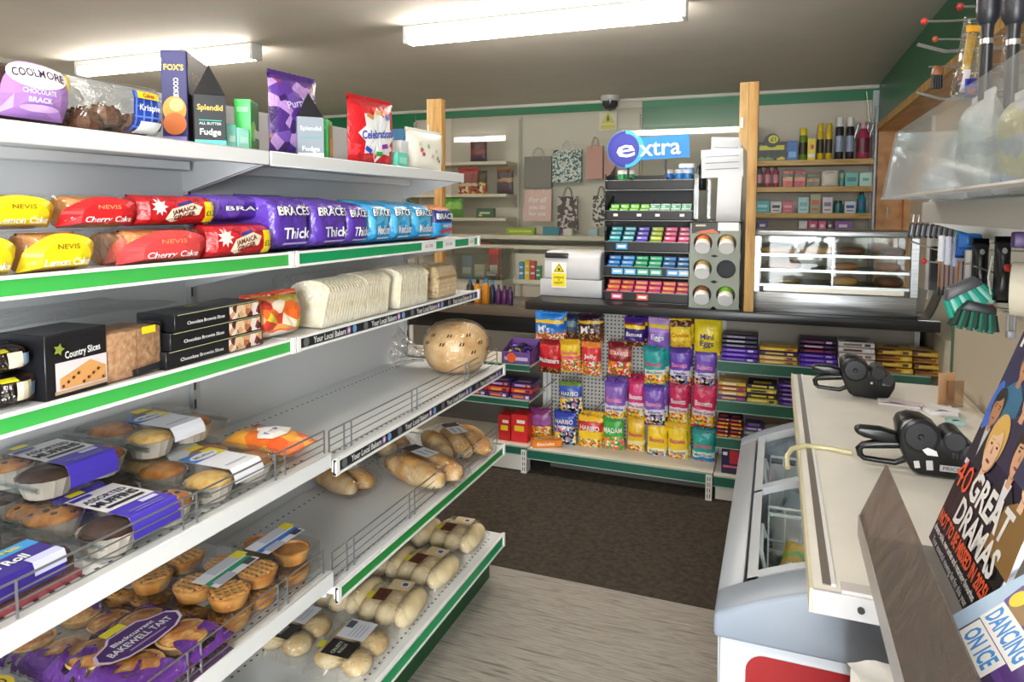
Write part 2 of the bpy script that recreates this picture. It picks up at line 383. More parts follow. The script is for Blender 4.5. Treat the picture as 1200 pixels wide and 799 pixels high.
# ------------------------------------------------------------------ ceiling lights
def fitting(x, y, label, L=1.49):
    t = thing('ceiling_light', label, 'light', (x, y, CEIL), 0, None)
    m = MB(); m.box(-L/2, L/2, -.045, .045, -.04, 0); m.build('housing', WHITE, t, bevel=.004)
    m = MB(); m.prism([(-.042, -.04), (.042, -.04), (.042, -.075), (.028, -.092), (-.028, -.092), (-.042, -.075)], -L/2+.02, L/2-.02, 'yz')
    m.build('diffuser', EM('fff6ea', TUBE_STRENGTH), t)
    for s in (-1, 1): MB().box(s*(L/2-.01)-.012, s*(L/2-.01)+.012, -.046, .046, -.095, -.0).build('end_cap', WHITE, t, bevel=.004)
    return t
fitting(-1.165, 3.36, 'long white fluorescent ceiling light over the aisle in front of the counter')
fitting(-3.68, 3.36, 'white fluorescent ceiling light showing above the tall purple biscuit box')
fitting(-1.05, .2, 'white fluorescent ceiling light above the shop entrance, out of the frame')
fitting(-4.0, .2, 'white fluorescent ceiling light over the aisle behind the shelving')
t = thing('dome_camera', 'small dark dome security camera on the ceiling by the back wall', 'camera', (-1.38, 5.95, CEIL))
MB().lathe([(.085, 0), (.085, -.03), (.075, -.045)], 20).build('housing', M('b9b9b9', .4), t, smooth=50)
MB().lathe([(.07, -.045), (.066, -.085), (.045, -.115), (.001, -.128)], 20).build('dome', M('3c3b3d', .2), t, smooth=80)
# ================================================================== left bread and cake shelving
GB = -1.447                      # face of the back panel
S1, S2X, S4X = -1.17, -1.11, -1.0
GRN = M('3fae4e', .4); TEAL = M('0f9a5e', .35); DGRN = M('1e4d2c', .5); STRIPW = M('f2f3f2', .3); STRIPB = M('23242a', .35)
HOLE = M('3b3b3a', .7)
def strip(parent, X, y0, y1, z0, z1, kind, tags=()):
    """ticket edge on a shelf lip: white rails, coloured insert"""
    m = MB(); zc = .004
    m.box(X, X+.004, y0, y1, z0, z1); m.box(X, X+.008, y0, y1, z0-.002, z0+zc); m.box(X, X+.008, y0, y1, z1-zc, z1+.002)
    m.box(X, X+.009, y0, y0+.014, z0-.003, z1+.003); m.box(X, X+.009, y1-.014, y1, z0-.003, z1+.003)
    t = m.build('ticket_strip', STRIPW, parent)
    mp = lambda u, v, o: (X+.004+o, u, v); P = Pr(mp, .0004); zm = (z0+z1)/2; h = z1-z0
    P.rect((y0+y1)/2, zm, y1-y0-.034, h-2*zc, {'g': GRN, 't': TEAL, 'b': STRIPB, 'd': M('1d8a3a', .4)}[kind], 1, 1)
    if kind == 'b':
        y = y0+.06; k = 0; n = 4; step = (y1-y0-.05)/n
        for i in range(n):
            P.ell(y0+.04+i*step, zm, .024, .024, M('6a6c70', .4)); 
            P.text('Your Local Bakers', y0+.065+i*step+.075, zm, .0165, WHITE, .142)
            P.ell(y0+.225+i*step, zm, .02, .022, M('a87bb2', .4)); P.ell(y0+.225+i*step, zm, .008, .012, WHITE)
            P.ell(y0+.252+i*step, zm, .02, .022, M('6f9fd0', .4))
    for a, b in tags:
        P.rect((a+b)/2, zm, b-a, h-.007, M('eef2f0', .4), 1, 1)
        P.text('£1.35', (a+b)/2, zm, .010, M('b0567a', .5), (b-a)*.5)
    P.build(t, 'strip_insert'); return t
def bracket(parent, y, X, z):
    m = MB(); m.prism([(GB, z), (X-.03, z), (X-.03, z-.012), (GB+.02, z-.075), (GB, z-.075)], y-.002, y+.002, 'xz')
    return m.build('bracket', M('c9cbcc', .4), parent)
def shelf(parent, y0, y1, X, zt, lip, holes=False):
    m = MB(); m.box(GB, X-.004, y0+.004, y1-.004, zt-.02, zt); m.box(X-.008, X, y0+.003, y1-.003, zt-lip, zt+.003)
    m.box(GB+.01, GB+.05, y0+.03, y1-.03, zt-.045, zt-.02)
    o = m.build('shelf', SHELFW, parent, bevel=.0025, seg=1)
    bracket(o, y0+.008, X, zt-.02); bracket(o, y1-.008, X, zt-.02)
    if holes:
        h = MB()
        for xx in (GB+.06, X-.035):
            n = int((y1-y0-.06)/.025)
            for i in range(n):
                y = y0+.03+i*.025; h.add([(xx-.003, y-.004, zt+.0006), (xx+.003, y-.004, zt+.0006), (xx+.003, y+.004, zt+.0006), (xx-.003, y+.004, zt+.0006)], [(0, 1, 2, 3)])
        stuff(h.build('punched_hole', HOLE, o))
    return o
def gondola(y0, y1, label, right):
    t = thing('shelving_unit', label, 'shelving', (0, 0, 0))
    m = MB(); m.box(GB-.012, GB, y0+.007, y1-.007, .1, 1.79)
    m.build('back_panel', M('d3d6d9', .4), t)
    m = MB(); m.box(GB-.03, GB+.012, y0-.006, y0+.006, 0, 1.8)
    p = m.build('upright', M('b9bbbc', .4), t)
    s = MB()
    for i in range(34): s.box(GB+.0122, GB+.0126, y0-.003, y0+.003, .12+i*.05, .145+i*.05)
    stuff(s.build('upright_slot', HOLE, p))
    if right:
        dup(p, parent=t).location = (0, y1-y0, 0)
    o = MB().box(-1.075, -1.06, y0+.004, y1-.004, 0, .15).build('kick_plate', DGRN, t)
    MB().box(GB, -1.076, y0+.004, y1-.004, .02, .14).build('base', M('8f9092', .5), t)
    a, b = y0+.002, y1-.002
    shelf(t, y0, y1, S1, 1.642, .034)
    s = shelf(t, y0, y1, S2X, 1.392, .028); strip(s, S2X, a, b, 1.361, 1.395, 't' if right else 'g', [(2.03, 2.135), (2.185, 2.285), (2.40, 2.455)] if right else ())
    s = shelf(t, y0, y1, S2X, 1.178, .026); strip(s, S2X, a, b, 1.149, 1.182, 'b' if right else 'g')
    if right:
        s = shelf(t, y0, y1, S4X, .884, .03, True); strip(s, S4X, a, b, .850, .886, 'b')
        s = shelf(t, y0, y1, S4X, .561, .03, True); strip(s, S4X, a, b, .526, .562, 'd')
    else:
        shelf(t, y0, y1, S4X, .906, .036, True); shelf(t, y0, y1, S4X, .608, .04, True)
    s = shelf(t, y0, y1, S4X, .197, .03, True); strip(s, S4X, a, b, .150, .198, 't')
    return t
YB = 1.379; YE = 2.508; Y00 = .25
gondola(Y00, YB, 'white shop shelving bay with plain green price strips, nearest the camera', False)
gondola(YB, YE, 'white shop shelving bay with black bakers strips, beside the counter aisle', True)
# wire fronts
def riser(name, y0, y1, X, z, h, label, gaps):
    m = MB(); r = .0016
    for k, q in enumerate((.14, .42, .7, 1.0)):
        m.tube([(X, y0, z+h*q), (X, y1, z+h*q)], r if k < 3 else .0022, 5)
    m.tube([(X, y0, z), (X, y0, z+h)], .0022, 5); m.tube([(X, y1, z), (X, y1, z+h)], .0022, 5)
    for g in gaps: 
        for d in (-.016, .016): m.tube([(X+.003, g+d, z), (X+.003, g+d, z+h*1.05)], .0022, 5)
    o = m.build(name, M('9b9da0', .3, .8), smooth=60); tag(o, label, 'wire guard')
riser('wire_riser', .3, 1.362, S4X-.012, .909, .056, 'wire front guard in front of the muffin packs', (.62, .95, 1.2))
riser('wire_riser', 1.395, 2.49, S4X-.022, .887, .066, 'wire front guard on the nearly empty shelf with the round loaf', (1.47, 1.82, 2.2))
riser('wire_riser', .3, 1.352, S4X-.012, .612, .058, 'wire front guard in front of the tarts and pies', (.62, .95, 1.2))
riser('wire_riser', 1.40, 2.49, S4X-.022, .564, .075, 'wire front guard on the low shelf of bread sticks', (1.475, 1.80, 2.15))
# ================================================================== counter and sweet display
CT = 1.0
t = thing('shop_counter', 'long black topped counter carrying the till, gum rack and pie warmer', 'counter', (0, 0, 0))
MB().box(-1.29, .70, 3.55, 4.28, .953, CT).build('worktop', M('1b1b1d', .32), t, bevel=.004)
MB().box(-1.285, .70, 4.02, 4.26, 0, .953).build('carcass', M('5a554e', .6), t)
t = thing('side_counter', 'low brown side counter between the bread shelving and the black counter', 'counter', (0, 0, 0))
MB().box(-2.75, -1.30, 4.05, 4.62, .825, .88).build('worktop', M('5a4e43', .25), t, bevel=.003); MB().box(-2.75, -1.31, 4.3, 4.6, 0, .825).build('carcass', M('2b2825', .6), t)
SG = M('1f5b49', .4); SW = M('e2dccf', .45)
def bshelf(parent, x0, x1, yf, zt, zb, back=3.96):
    m = MB(); m.box(x0, x1, yf+.004, back, zt-.018, zt-.002)
    o = m.build('shelf', SW, parent)
    s = MB(); s.box(x0, x1, yf, yf+.006, zb, zt); s.build('ticket_strip', SG, o)
    s = MB(); s.box(x0, x1, yf-.002, yf, zt-.005, zt); s.box(x0, x1, yf-.002, yf, zb, zb+.004); s.build('strip_edge', M('9dbcae', .4), o)
    return o
def bbay(x0, x1, label, shelves, base, kick, pm, ph=.94):
    t = thing('sweet_shelving', label, 'shelving')
    MB().box(x0+.004, x1-.004, 3.97, 3.985, .02, ph).build('back_panel', pm, t)
    for x in (x0+.012, x1-.012):
        u = MB().box(x-.012, x+.012, 3.955, 3.97, .02, ph).build('upright', M('d5d5d2', .4), t)
    if base: bshelf(t, x0, x1, 3.6, base[0], base[1])
    if kick: MB().box(x0+.01, x1-.01, 3.615, 3.63, .012, kick).build('kick_plate', M('cfccc6', .45), t)
    for yf, zt, zb in shelves: bshelf(t, x0+.006, x1-.006, yf, zt, zb)
    return t
lb = bbay(-2.25, -1.292, 'sweet shelving bay half hidden behind the end of the bread shelving', [(3.66, .615, .575), (3.64, .412, .372)], (.155, .105), .105, M('5a5650', .5), .74)
mb = bbay(-1.288, -.276, 'pegboard sweet bay hung with bags under the counter', [], (.147, .09), None, PEG('bcbab5', 44))
rb = bbay(-.272, .69, 'chocolate bar shelving bay under the pie warmer', [(3.63, .735, .675), (3.63, .530, .468), (3.63, .336, .278)], (.139, .082), .08, M('a59d90', .5))
MB().box(-1.2, -.3, 3.75, 3.765, .006, .05).build('kick_plate', M('55524d', .6), mb)
for x, p in ((-1.309, lb), (-.293, mb)):
    f = MB().box(x-.016, x+.016, 3.592, 3.66, .006, .14).build('foot', M('d9d6cf', .45), p)
    s = MB()
    for i in range(4):
        for dx in (-.006, .006): s.box(x+dx-.002, x+dx+.002, 3.5908, 3.592, .02+i*.03, .04+i*.03)
    stuff(s.build('slot', HOLE, f))
# ------------------------------------------------------------------ timber posts and clear screen
def post(x, y, z0, z1, label, w=.088, notch=1):
    t = thing('timber_post', label, 'post', (x, y, z0)); h = z1-z0
    MB().box(-.002, w/2, -.03, .03, 0, h).build('stud', WOOD, t, bevel=.002)
    m = MB(); m.prism([(-w/2, h), (-.003, h), (-.003, h-.34), (-w/2+.012, h-.30), (-w/2, h-.26)] if notch > 0 else [(-w/2, h), (-.003, h), (-.003, 0), (-w/2, 0)], -.03, .03)
    m.build('cleat', MIXN('pine_pale', ['b98c50', 'd2ab6e', 'dcbc86'], (6, 6, .7), 6, 4, .6, .05), t)
    m = MB(); m.box(-w/2+.006, -w/2+.018, -.034, -.03, h-.22, h-.17); m.build('fixing', WHITE, t)
post(-.142, 3.61, CT, 2.126, 'pine timber post standing on the counter beside the pie warmer')
post(-2.16, 4.18, .88, 2.24, 'pine timber post standing behind the white end of the top shelf', .11)
t = thing('clear_screen', 'clear acrylic safety screen over the counter behind the gum rack', 'screen', (0, 0, 0))
MB().box(-2.08, -.17, 4.245, 4.25, 1.0, 2.13).build('pane', FILM(.035, .02, 'f2f4f2', 0, fk=.2), t)
# ------------------------------------------------------------------ till
t = thing('till', 'grey till with a yellow hot surface notice on the counter', 'till', (-1.105, 3.98, CT))
GR = M('b4b5b8', .4)
MB().box(-.186, .186, -.17, .17, 0, .10).build('drawer_unit', GR, t, bevel=.006)
m = MB(); m.prism([(-.16, .102), (-.165, .18), (-.15, .235), (-.11, .262), (.15, .262), (.15, .102)], -.165, .172, 'yz'); m.build('hood', M('c2c3c5', .35), t, bevel=.012, seg=3)
m = MB(); m.box(-.158, -.02, -.168, -.135, .222, .252); m.build('display', M('2b2b2d', .25), t, bevel=.006)
P = Pr(front(-.172), .002); P.rect(-.068, .125, .088, .148, WHITE, 1, 1)
P.rect(-.068, .097, .08, .078, M('f0d90f', .5), 1, 1)
P.poly([(-.104, .142), (-.032, .142), (-.068, .196)], M('f0d90f', .5)); P.poly([(-.098, .145), (-.038, .145), (-.068, .190)], M('16160f', .5)); P.poly([(-.091, .149), (-.045, .149), (-.068, .183)], M('f0d90f', .5))
P.star(-.068, .159, .011, M('16160f', .5), 6, .5)
P.text('SURFACE', -.068, .112, .012, M('33330f', .5), .06); P.text('IS', -.068, .098, .010, M('33330f', .5)); P.text('HOT', -.068, .08, .014, M('33330f', .5), .05)
P.build(t, 'warning_notice')
P = Pr(top(.262), .001); P.rect(.05, -.07, .07, .03, M('f2de2a', .5), 1, 1); P.build(t, 'sticker')
# ------------------------------------------------------------------ gum rack
RX, RY = -.655, 3.73
t = thing('gum_rack', 'tall black chewing gum rack on the counter with a blue header sign', 'rack', (RX, RY, CT))
BK = M('1c1c1f', .35)
W = .235
tiers = [.612, .445, .275, .138, .0]      # bottom of each front edge
for k, z in enumerate(tiers):
    dep = .16+.04*k; y1 = .27; y0 = .27-dep if k < 4 else 0.0; y0 = [.05, .035, .015, .005, 0][k]
    m = MB(); m.box(-W, W, y0, y0+.006, z, z+.055); m.prism([(y0, z), (y0+.17, z+.055), (y0+.17, z+.061), (y0, z+.006)], -W, W, 'yz')
    for s in (-1, 1): m.prism([(y0, z), (y0+.2, z+.055), (y0+.2, z+.14), (y0, z+.055)], s*W-.003, s*W+.003, 'yz')
    o = m.build('tray', BK, t)
    for x in ([] if k == 0 else [-.12, 0, .12] if k < 2 else [-.085, .07]): MB().prism([(y0+.006, z+.03), (y0+.17, z+.06), (y0+.17, z+.115), (y0+.006, z+.058)], x-.0015, x+.0015, 'yz').build('divider', M('8d8f92', .3), o)
    m = MB(); m.box(-W-.003, W+.003, y0-.003, y0, z+.052, z+.056); m.box(-W-.003, W+.003, y0-.003, y0, z-.002, z+.002); m.build('chrome_edge', M('8f8f90', .25, .8), o)
MB().box(-W, W, .24, .25, 0, .70).build('back_panel', M('2a2a2e', .5), t)
for s in (-1, 1): MB().box(s*(W+.004)-.002, s*(W+.004)+.002, .03, .25, 0, .70).build('side_panel', FILM(.1, .1, '9a9a9a', 0), t)
# header sign
s = thing('header_sign', 'blue extra sign with a round dark blue badge on top of the gum rack', 'sign', (RX, 3.70, 1.728))
for x in (-.1, .1):
    m = MB(); m.box(x-.006, x+.006, -.003, .004, -.06, .04); m.box(x-.006, x+.006, .003, .10, -.06, -.05); m.build('stem', BK, s)
m = MB(); m.prism([(-.1, .038), (.222, .05), (.218, .17), (-.08, .158)], -.006, .006); m.build('panel', M('1583cf', .3), s)
m = MB(); m.lathe([(.100, -.008), (.100, .008)], 36, (-.115, 0, .10), 0, 'y'); m.build('badge', M('3fa9ea', .3), s)
P = Pr(front(-.0085), .0005)
P.fan(-.115, .10, [(-.115+.098*math.cos(a), .10+.098*math.sin(a)) for a in [PI*.5+PI*i/16 for i in range(17)]], M('2a2f86', .3))
P.fan(-.115, .10, [(-.115+.098*math.cos(a), .10+.098*math.sin(a)) for a in [-PI*.5+PI*i/16 for i in range(17)]], M('3fa9ea', .3))
P.ell(-.115, .10, .15, .165, M('31379a', .3)); P.text('e', -.115, .105, .098, WHITE, .10, .12, .012)
P.text('xtra', .068, .108, .09, WHITE, .215, .04, .012); P.star(-.052, .178, .018, WHITE, 4, .35)
P.build(s, 'print')
# gum on the rack
def gum(x, k, row, mats, w, h, d, label, cat='chewing gum', grp=None, name='gum_packet', z0=None):
    y0 = [.05, .035, .015, .005, 0][k]
    z = CT+tiers[k]+.038+(.024*row) if z0 is None else z0; y = RY+y0+.02+row*.032
    m = MB(); m.box(-w/2, w/2, 0, d, 0, h)
    o = m.build(name, mats[0], None, (RX+x, y, z), 0, bevel=.0015, seg=1)
    P = Pr(front(0), .0006); P.rect(0, h*.5, w*.84, h*.55, mats[1], 1, 1); P.rect(-w*.2, h*.5, w*.3, h*.3, mats[2], 1, 1); P.build(o)
    tag(o, label, cat, grp)
W_ = WHITE; ORD4 = ['lowest', 'second lowest', 'third', 'topmost']
cols3 = [('1f8d98', '7fd6dc', 'teal'), ('2a7f8e', '9adfe0', 'blue-green'), ('4c3fa0', '8f80dc', 'violet'), ('8aa52f', 'd5d65a', 'olive yellow'), ('c23a64', 'ef7d9d', 'pink'), ('c83f6b', 'f390ae', 'rose')]
for i, (a, b, n) in enumerate(cols3):
    for r in range(4): gum(-.19+i*.076, 2, r, (M(a, .3), M(b, .3), W_), .064, .024, .03, f'{ORD4[r]} {n} gum packet on the third tier of the gum rack', grp=f'{n} gum packets on the gum rack')
cols4 = [('1f6fc0', '6fb4ea', 'bright blue'), ('2f86cf', '8fc8f2', 'sky blue'), ('1fa06b', '79d8a6', 'mint green'), ('25b07a', '86dfb4', 'light mint'), ('145b9a', '5fa2da', 'navy blue'), ('1c4f86', '72b0e0', 'steel blue')]
for i, (a, b, n) in enumerate(cols4):
    for r in range(3): gum(-.19+i*.076, 3, r, (M(a, .3), M(b, .3), W_), .068, .024, .03, f'{ORD4[r]} {n} gum packet on the fourth tier of the gum rack', grp=f'{n} gum packets on the gum rack')
cols5 = [('d8456a', 'f5a04a', 'pink and orange'), ('c23560', 'f08a50', 'crimson'), ('d63a86', 'ffb07a', 'magenta'), ('cf2f62', 'f58a9a', 'raspberry'), ('d83f6f', 'f7b25a', 'coral pink'), ('b93468', 'e98a60', 'deep rose')]
for i, (a, b, n) in enumerate(cols5):
    for r in range(3): gum(-.19+i*.076, 4, r, (M(a, .3), M(b, .3), M('ffd24a', .4)), .07, .026, .03, f'{ORD4[r]} {n} sweet roll on the lowest tier of the gum rack', 'sweets', f'{n} sweet rolls on the gum rack', 'sweet_roll')
for i in range(8):
    g = i < 4; n = 'green' if g else 'white and green'
    for r in range(2): gum(-.195+i*.056, 1, r, (M('5fb53a' if g else 'cfe6d6', .3), M('b5e08a' if g else '57b08a', .3), W_), .05, .03, .03, f'{["lower", "upper"][r]} {n} mint packet, {["first", "second", "third", "fourth"][i % 4]} of its colour, on the second tier', 'mints', f'{n} mint packets on the gum rack', 'mint_packet')
for j, (x, c, n) in enumerate(((-.155, '2f9a52', 'left green'), (-.11, '2f9a52', 'right green'), (.10, '2a7ad0', 'lone'), (.155, '2f86d6', 'left front'), (.20, '2f86d6', 'right front'), (.172, '3c90dc', 'left back raised'), (.207, '3c90dc', 'right back raised'))):
    up = j > 4
    t2 = thing('gum_tub', f'white lidded gum tub with coloured base, {n} tub of the rack top tier', 'chewing gum', (RX+x, RY+(.075 if not up else .12), CT+tiers[0]+(.058 if not up else .09)), 0, None)
    MB().lathe([(.024, 0), (.025, .03)], 14).build('base', M(c, .35), t2, smooth=40); MB().lathe([(.0255, .03), (.0255, .047), (.021, .052)], 14).build('lid', WHITE, t2, smooth=40)
for x, c, z, k in ((-.14, '3aa0e0', .275, 2), (-.16, '62bdf0', .138, 3), (-.09, '62bdf0', .138, 3), (-.02, '3fb6a0', .138, 3), (.05, '3fb6a0', .138, 3), (.14, '4aa0e4', .138, 3), (.20, '8cc4e4', .138, 3), (-.16, 'e0457a', 0, 4), (-.02, 'e0554a', 0, 4)):
    P = Pr(lambda u, v, o, k=k: (u, [.05, .035, .015, .005, 0][k]-.001-o, v), .001); P.rect(x, z+.028, .062, .032, M(c, .35), 1, 1); P.rect(x, z+.028, .045, .014, WHITE, 1, 1); P.build(t, 'price_ticket')
P = Pr(lambda u, v, o: (u, .033-o, v), .001)
for x in (-.18, -.05, .05, .18): P.rect(x, .475, .024, .014, WHITE, 1, 1)
P.build(t, 'price_ticket')
# ------------------------------------------------------------------ instant drink tin dispenser
t = thing('tin_dispenser', 'grey-green dispenser with six round holes for drink tins, right of the gum rack', 'dispenser', (-.292, 3.62, CT))
DG = M('8d9488', .5); w2 = .127; cells = [(-.058, .335), (.058, .335), (-.058, .205), (.058, .205), (-.058, .072), (.058, .072)]
m = MB(); R = .047; n = 24
# front panel with real round openings
edgeX = [-w2, 0, w2]; edgeZ = [0, .139, .27, .40]
for (cx, cz) in cells:
    xa, xb = (-w2, 0) if cx < 0 else (0, w2); za, zb = [(0, .139), (.139, .27), (.27, .40)][[.072, .205, .335].index(cz)]
    inner = []; outer = []
    for i in range(n):
        a = 2*PI*i/n; c, s_ = math.cos(a), math.sin(a); inner.append((cx+R*c, 0, cz+R*s_))
        kx = ((xb-cx) if c > 0 else (cx-xa))/max(abs(c), 1e-6); kz = ((zb-cz) if s_ > 0 else (cz-za))/max(abs(s_), 1e-6); k = min(kx, kz)
        outer.append((cx+k*c, 0, cz+k*s_))
    back = [(x, .012, z) for x, y, z in inner]
    m.add(inner+outer+back, [(i, (i+1) % n, n+(i+1) % n, n+i) for i in range(n)]+[(i, 2*n+i, 2*n+(i+1) % n, (i+1) % n) for i in range(n)])
m.box(-w2, w2, 0, .01, .40, .445); m.box(-w2, -w2+.004, 0, .2, 0, .445); m.box(w2-.004, w2, 0, .2, 0, .445); m.box(-w2, w2, 0, .2, .437, .445); m.box(-w2, w2, .19, .2, 0, .445)
m.build('casing', DG, t)
MB().box(-w2+.005, w2-.005, .05, .19, .005, .43).build('inner_box', M('2b2f33', .6), t)
P = Pr(front(0), .001); P.rect(-.045, .413, .14, .055, M('22201e', .4), 1, 1); P.rect(.064, .42, .10, .042, WHITE, 1, 1)
P.poly([(-.10, .387), (.02, .387), (-.01, .408), (-.07, .397)], M('d8602a', .4)); P.rect(-.07, .425, .05, .01, M('cfc6a8', .4), 1, 1); P.build(t, 'topic_card')
for i, (cx, cz) in enumerate(cells):
    if i == 3: continue
    c = ['d0743a', 'c9a878', 'b8a070', None, '8a5a3a', '7ab23a'][i]
    nm = ['orange', 'tan', 'cream', None, 'brown', 'green and pink'][i]
    j = thing('drink_tin', f'{nm} drink tin with white lid lying in the dispenser', 'tin', (-.292+cx, 3.617, CT+cz-.004), 0, None, rot=(-.95, 0, 0))
    MB().lathe([(.036, -.03), (.036, .055)], 20, (0, 0, .0), 0, 'z').build('body', ART([(0, 'e8e0d0'), (.25, c), (.75, 'e6d8c0')], nz=.1), j, smooth=40)
    MB().lathe([(.037, -.042), (.038, -.03), (.038, -.024)], 20).build('lid', WHITE, j, smooth=40)
    j.location.z += .004; j.location.y += .012
# ------------------------------------------------------------------ pie warmer
t = thing('pie_warmer', 'stainless steel glass-fronted pie warmer on the counter', 'food warmer', (.255, 3.62, CT))
HW = .36
BR = MIXN('brushed_steel', ['77797b', '97999b', 'a8aaac'], (.6, 12, 30), 6, 3, .3, .02, 1.0)
MB().box(-HW, HW, 0, .40, 0, .10).build('base', BR, t, bevel=.004)
MB().box(-HW, HW, 0, .40, .375, .405).build('roof', BR, t, bevel=.004)
for x in (-HW, HW-.03):
    for y in (0, .37): MB().box(x, x+.03, y, y+.03, .10, .375).build('corner_post', BR, t)
MB().box(-HW+.03, HW-.03, .395, .40, .10, .375).build('back_glass', FILM(.06, .05, 'd9dcda', 0), t)
MB().box(-HW+.03, HW-.03, .006, .010, .13, .375).build('front_glass', FILM(.01, .02, 'f6f8f6', 0, fk=.1), t)
MB().box(-.004, .004, .002, .012, .13, .375).build('door_edge', M('9a9c9e', .3, .9), t)
MB().box(-HW+.05, HW-.05, .03, .035, .102, .13).build('heater_panel', M('d8d2c4', .35, .4), t)
PIEZ = [.135, .21, .285]
for z in PIEZ:
    o = MB().box(-HW+.032, HW-.032, .02, .37, z-.006, z).build('rack_shelf', M('5c5650', .4, .5), t)
    MB().box(-HW+.032, HW-.032, .018, .022, z-.008, z+.004).build('rack_edge', STEEL, o)
CRUST = MIXN('pie_crust', ['7a4318', 'a8692c', 'c48a44'], (1, 1, 1), 28, 5, .5, .3)
CRUSTD = MIXN('dark_crust', ['3f2210', '6b3a18', '8a5226'], (1, 1, 1), 28, 5, .5, .3)
CRUSTP = MIXN('pale_pastry', ['b07a3c', 'd0a05c', 'dcb678'], (1, 1, 1), 28, 5, .5, .3)
def pie(x, y, z, rx, ry, h, mat, label, name='pie'):
    m = MB(); m.lathe([(.001, 0), (.8, 0), (.97, .25), (1, .5), (.9, .8), (.55, .97), (.001, 1)], 18)
    o = m.build(name, mat, None, (.255+x, 3.62+y, CT+z), 0, smooth=70); o.scale = (rx, ry, h); tag(o, label, 'pastry')
pie(-.24, .12, PIEZ[2]+.0005, .09, .06, .035, CRUSTP, 'long pale pasty at the left of the warmer top rack', 'pasty')
pie(-.06, .12, PIEZ[2]+.0005, .085, .06, .04, CRUSTP, 'pale pasty in the middle of the warmer top rack', 'pasty')
pie(.09, .12, PIEZ[2]+.0005, .06, .055, .04, CRUSTD, 'dark baked roll right of the middle on the warmer top rack', 'pasty')
pie(.27, .12, PIEZ[2]+.0005, .055, .055, .04, CRUSTD, 'dark brown pie at the right end of the warmer top rack')
pie(-.22, .12, PIEZ[1]+.0005, .085, .06, .045, CRUST, 'big golden pasty on the left of the warmer middle rack', 'pasty')
pie(.06, .12, PIEZ[1]+.0005, .065, .06, .036, CRUST, 'flat round pie right of centre on the warmer middle rack')
pie(.25, .12, PIEZ[1]+.0005, .058, .058, .04, CRUST, 'round pie at the right end of the warmer middle rack')
pie(-.21, .12, PIEZ[0]+.0005, .075, .055, .028, M('8a7a3c', .5, var=.2), 'greenish flat pasty on the left of the warmer bottom rack', 'pasty')
pie(.06, .12, PIEZ[0]+.0005, .062, .06, .046, CRUSTP, 'pale round pie right of centre on the warmer bottom rack')
pie(.255, .12, PIEZ[0]+.0005, .065, .058, .05, CRUSTD, 'very dark pie at the right end of the warmer bottom rack')
# ------------------------------------------------------------------ papers on the screen
for i, (a, b, c, d, lab, tl) in enumerate(((832, 160, 868, 186, 'short white note taped at the top of the screen by the post', .05), (822, 174, 872, 208, 'wide white price list taped to the screen beside the post', -.03), (838, 204, 868, 292, 'long white paper hanging on the screen beside the post', .02))):
    x, w_, z0, z1 = FY(a, b, c, d, 4.20); m = MB(); h = z1-z0
    m.grid(lambda u, v: ((u-.5)*w_, .01*math.sin(v*5+i)-.004*i, v*h), 2, 8)
    o = m.build('paper_notice', M('eceef2', .6), None, (x, 4.215-.012*i, z0), smooth=60, rot=(0, tl, 0)); tag(o, lab, 'paper')
    P = Pr(lambda u, v, q: (u, .01*math.sin(v/h*5+i)-.004*i-q, v), .0006)
    for k in range(3 if i else 2): P.rect(0, h*(.3+.22*k), w_*.8, h*.03, M('9aa0b0', .6), 1, 1)
    if i < 2: P.build(o, 'ruled_line')
# ------------------------------------------------------------------ back wall display
t = thing('wall_shelving', 'cream wall shelving with slotted posts behind the counter', 'shelving')
CRM = M('d0cabd', .45); CRM2 = M('dcd5c4', .4)
for a, b in ((-3.39, -2.275), (-2.275, -1.137)):
    MB().box(a+.006, b-.006, 6.125, 6.14, .3, 2.36).build('back_panel', CRM, t)
for x in (-3.39, -2.275, -1.145):
    p = MB().box(x-.015, x+.015, 6.105, 6.125, .3, 2.37).build('upright', M('c4bfb3', .45), t); s = MB()
    for i in range(56): s.box(x-.004, x+.004, 6.1042, 6.105, .95+i*.025, .965+i*.025)
    stuff(s.build('slot', HOLE, p))
def wshelf(x0, x1, yf, zt, th=.03, brk=True):
    o = MB().box(x0, x1, yf, 6.105, zt-th, zt).build('shelf', CRM2, t, bevel=.003, seg=1)
    if brk:
        for x in (x0+.004, x1-.004): MB().prism([(yf+.04, zt-th), (6.105, zt-th), (6.105, zt-th-.1)], x-.003, x+.003, 'yz').build('bracket', CRM, o)
for y in (190, 228, 256): wshelf(-3.35, -2.30, 5.82, atY(565, y-1, 5.82).z)
wshelf(-3.35, -1.145, 5.62, atY(640, 276, 5.62).z, .04); wshelf(-3.35, -1.145, 5.6, atY(640, 288, 5.6).z, .035)
zl = atY(610, 327.5, 5.0).z; 
t3 = thing('small_shelf', 'white shelf holding small bright cartons beside the till', 'shelf', (0, 0, 0))
MB().box(-2.05, -1.55, 5.0, 5.3, zl-.035, zl).build('board', CRM2, t3, bevel=.003, seg=1)
MB().box(-2.05, -1.55, 5.3, 5.315, .9, atY(610, 297, 5.3).z).build('back_panel', CRM, t3)
for x in (-2.03, -1.57): MB().box(x-.015, x+.015, 5.28, 5.3, 0, atY(610, 297, 5.3).z).build('upright', M('bdbab2', .45), t3)

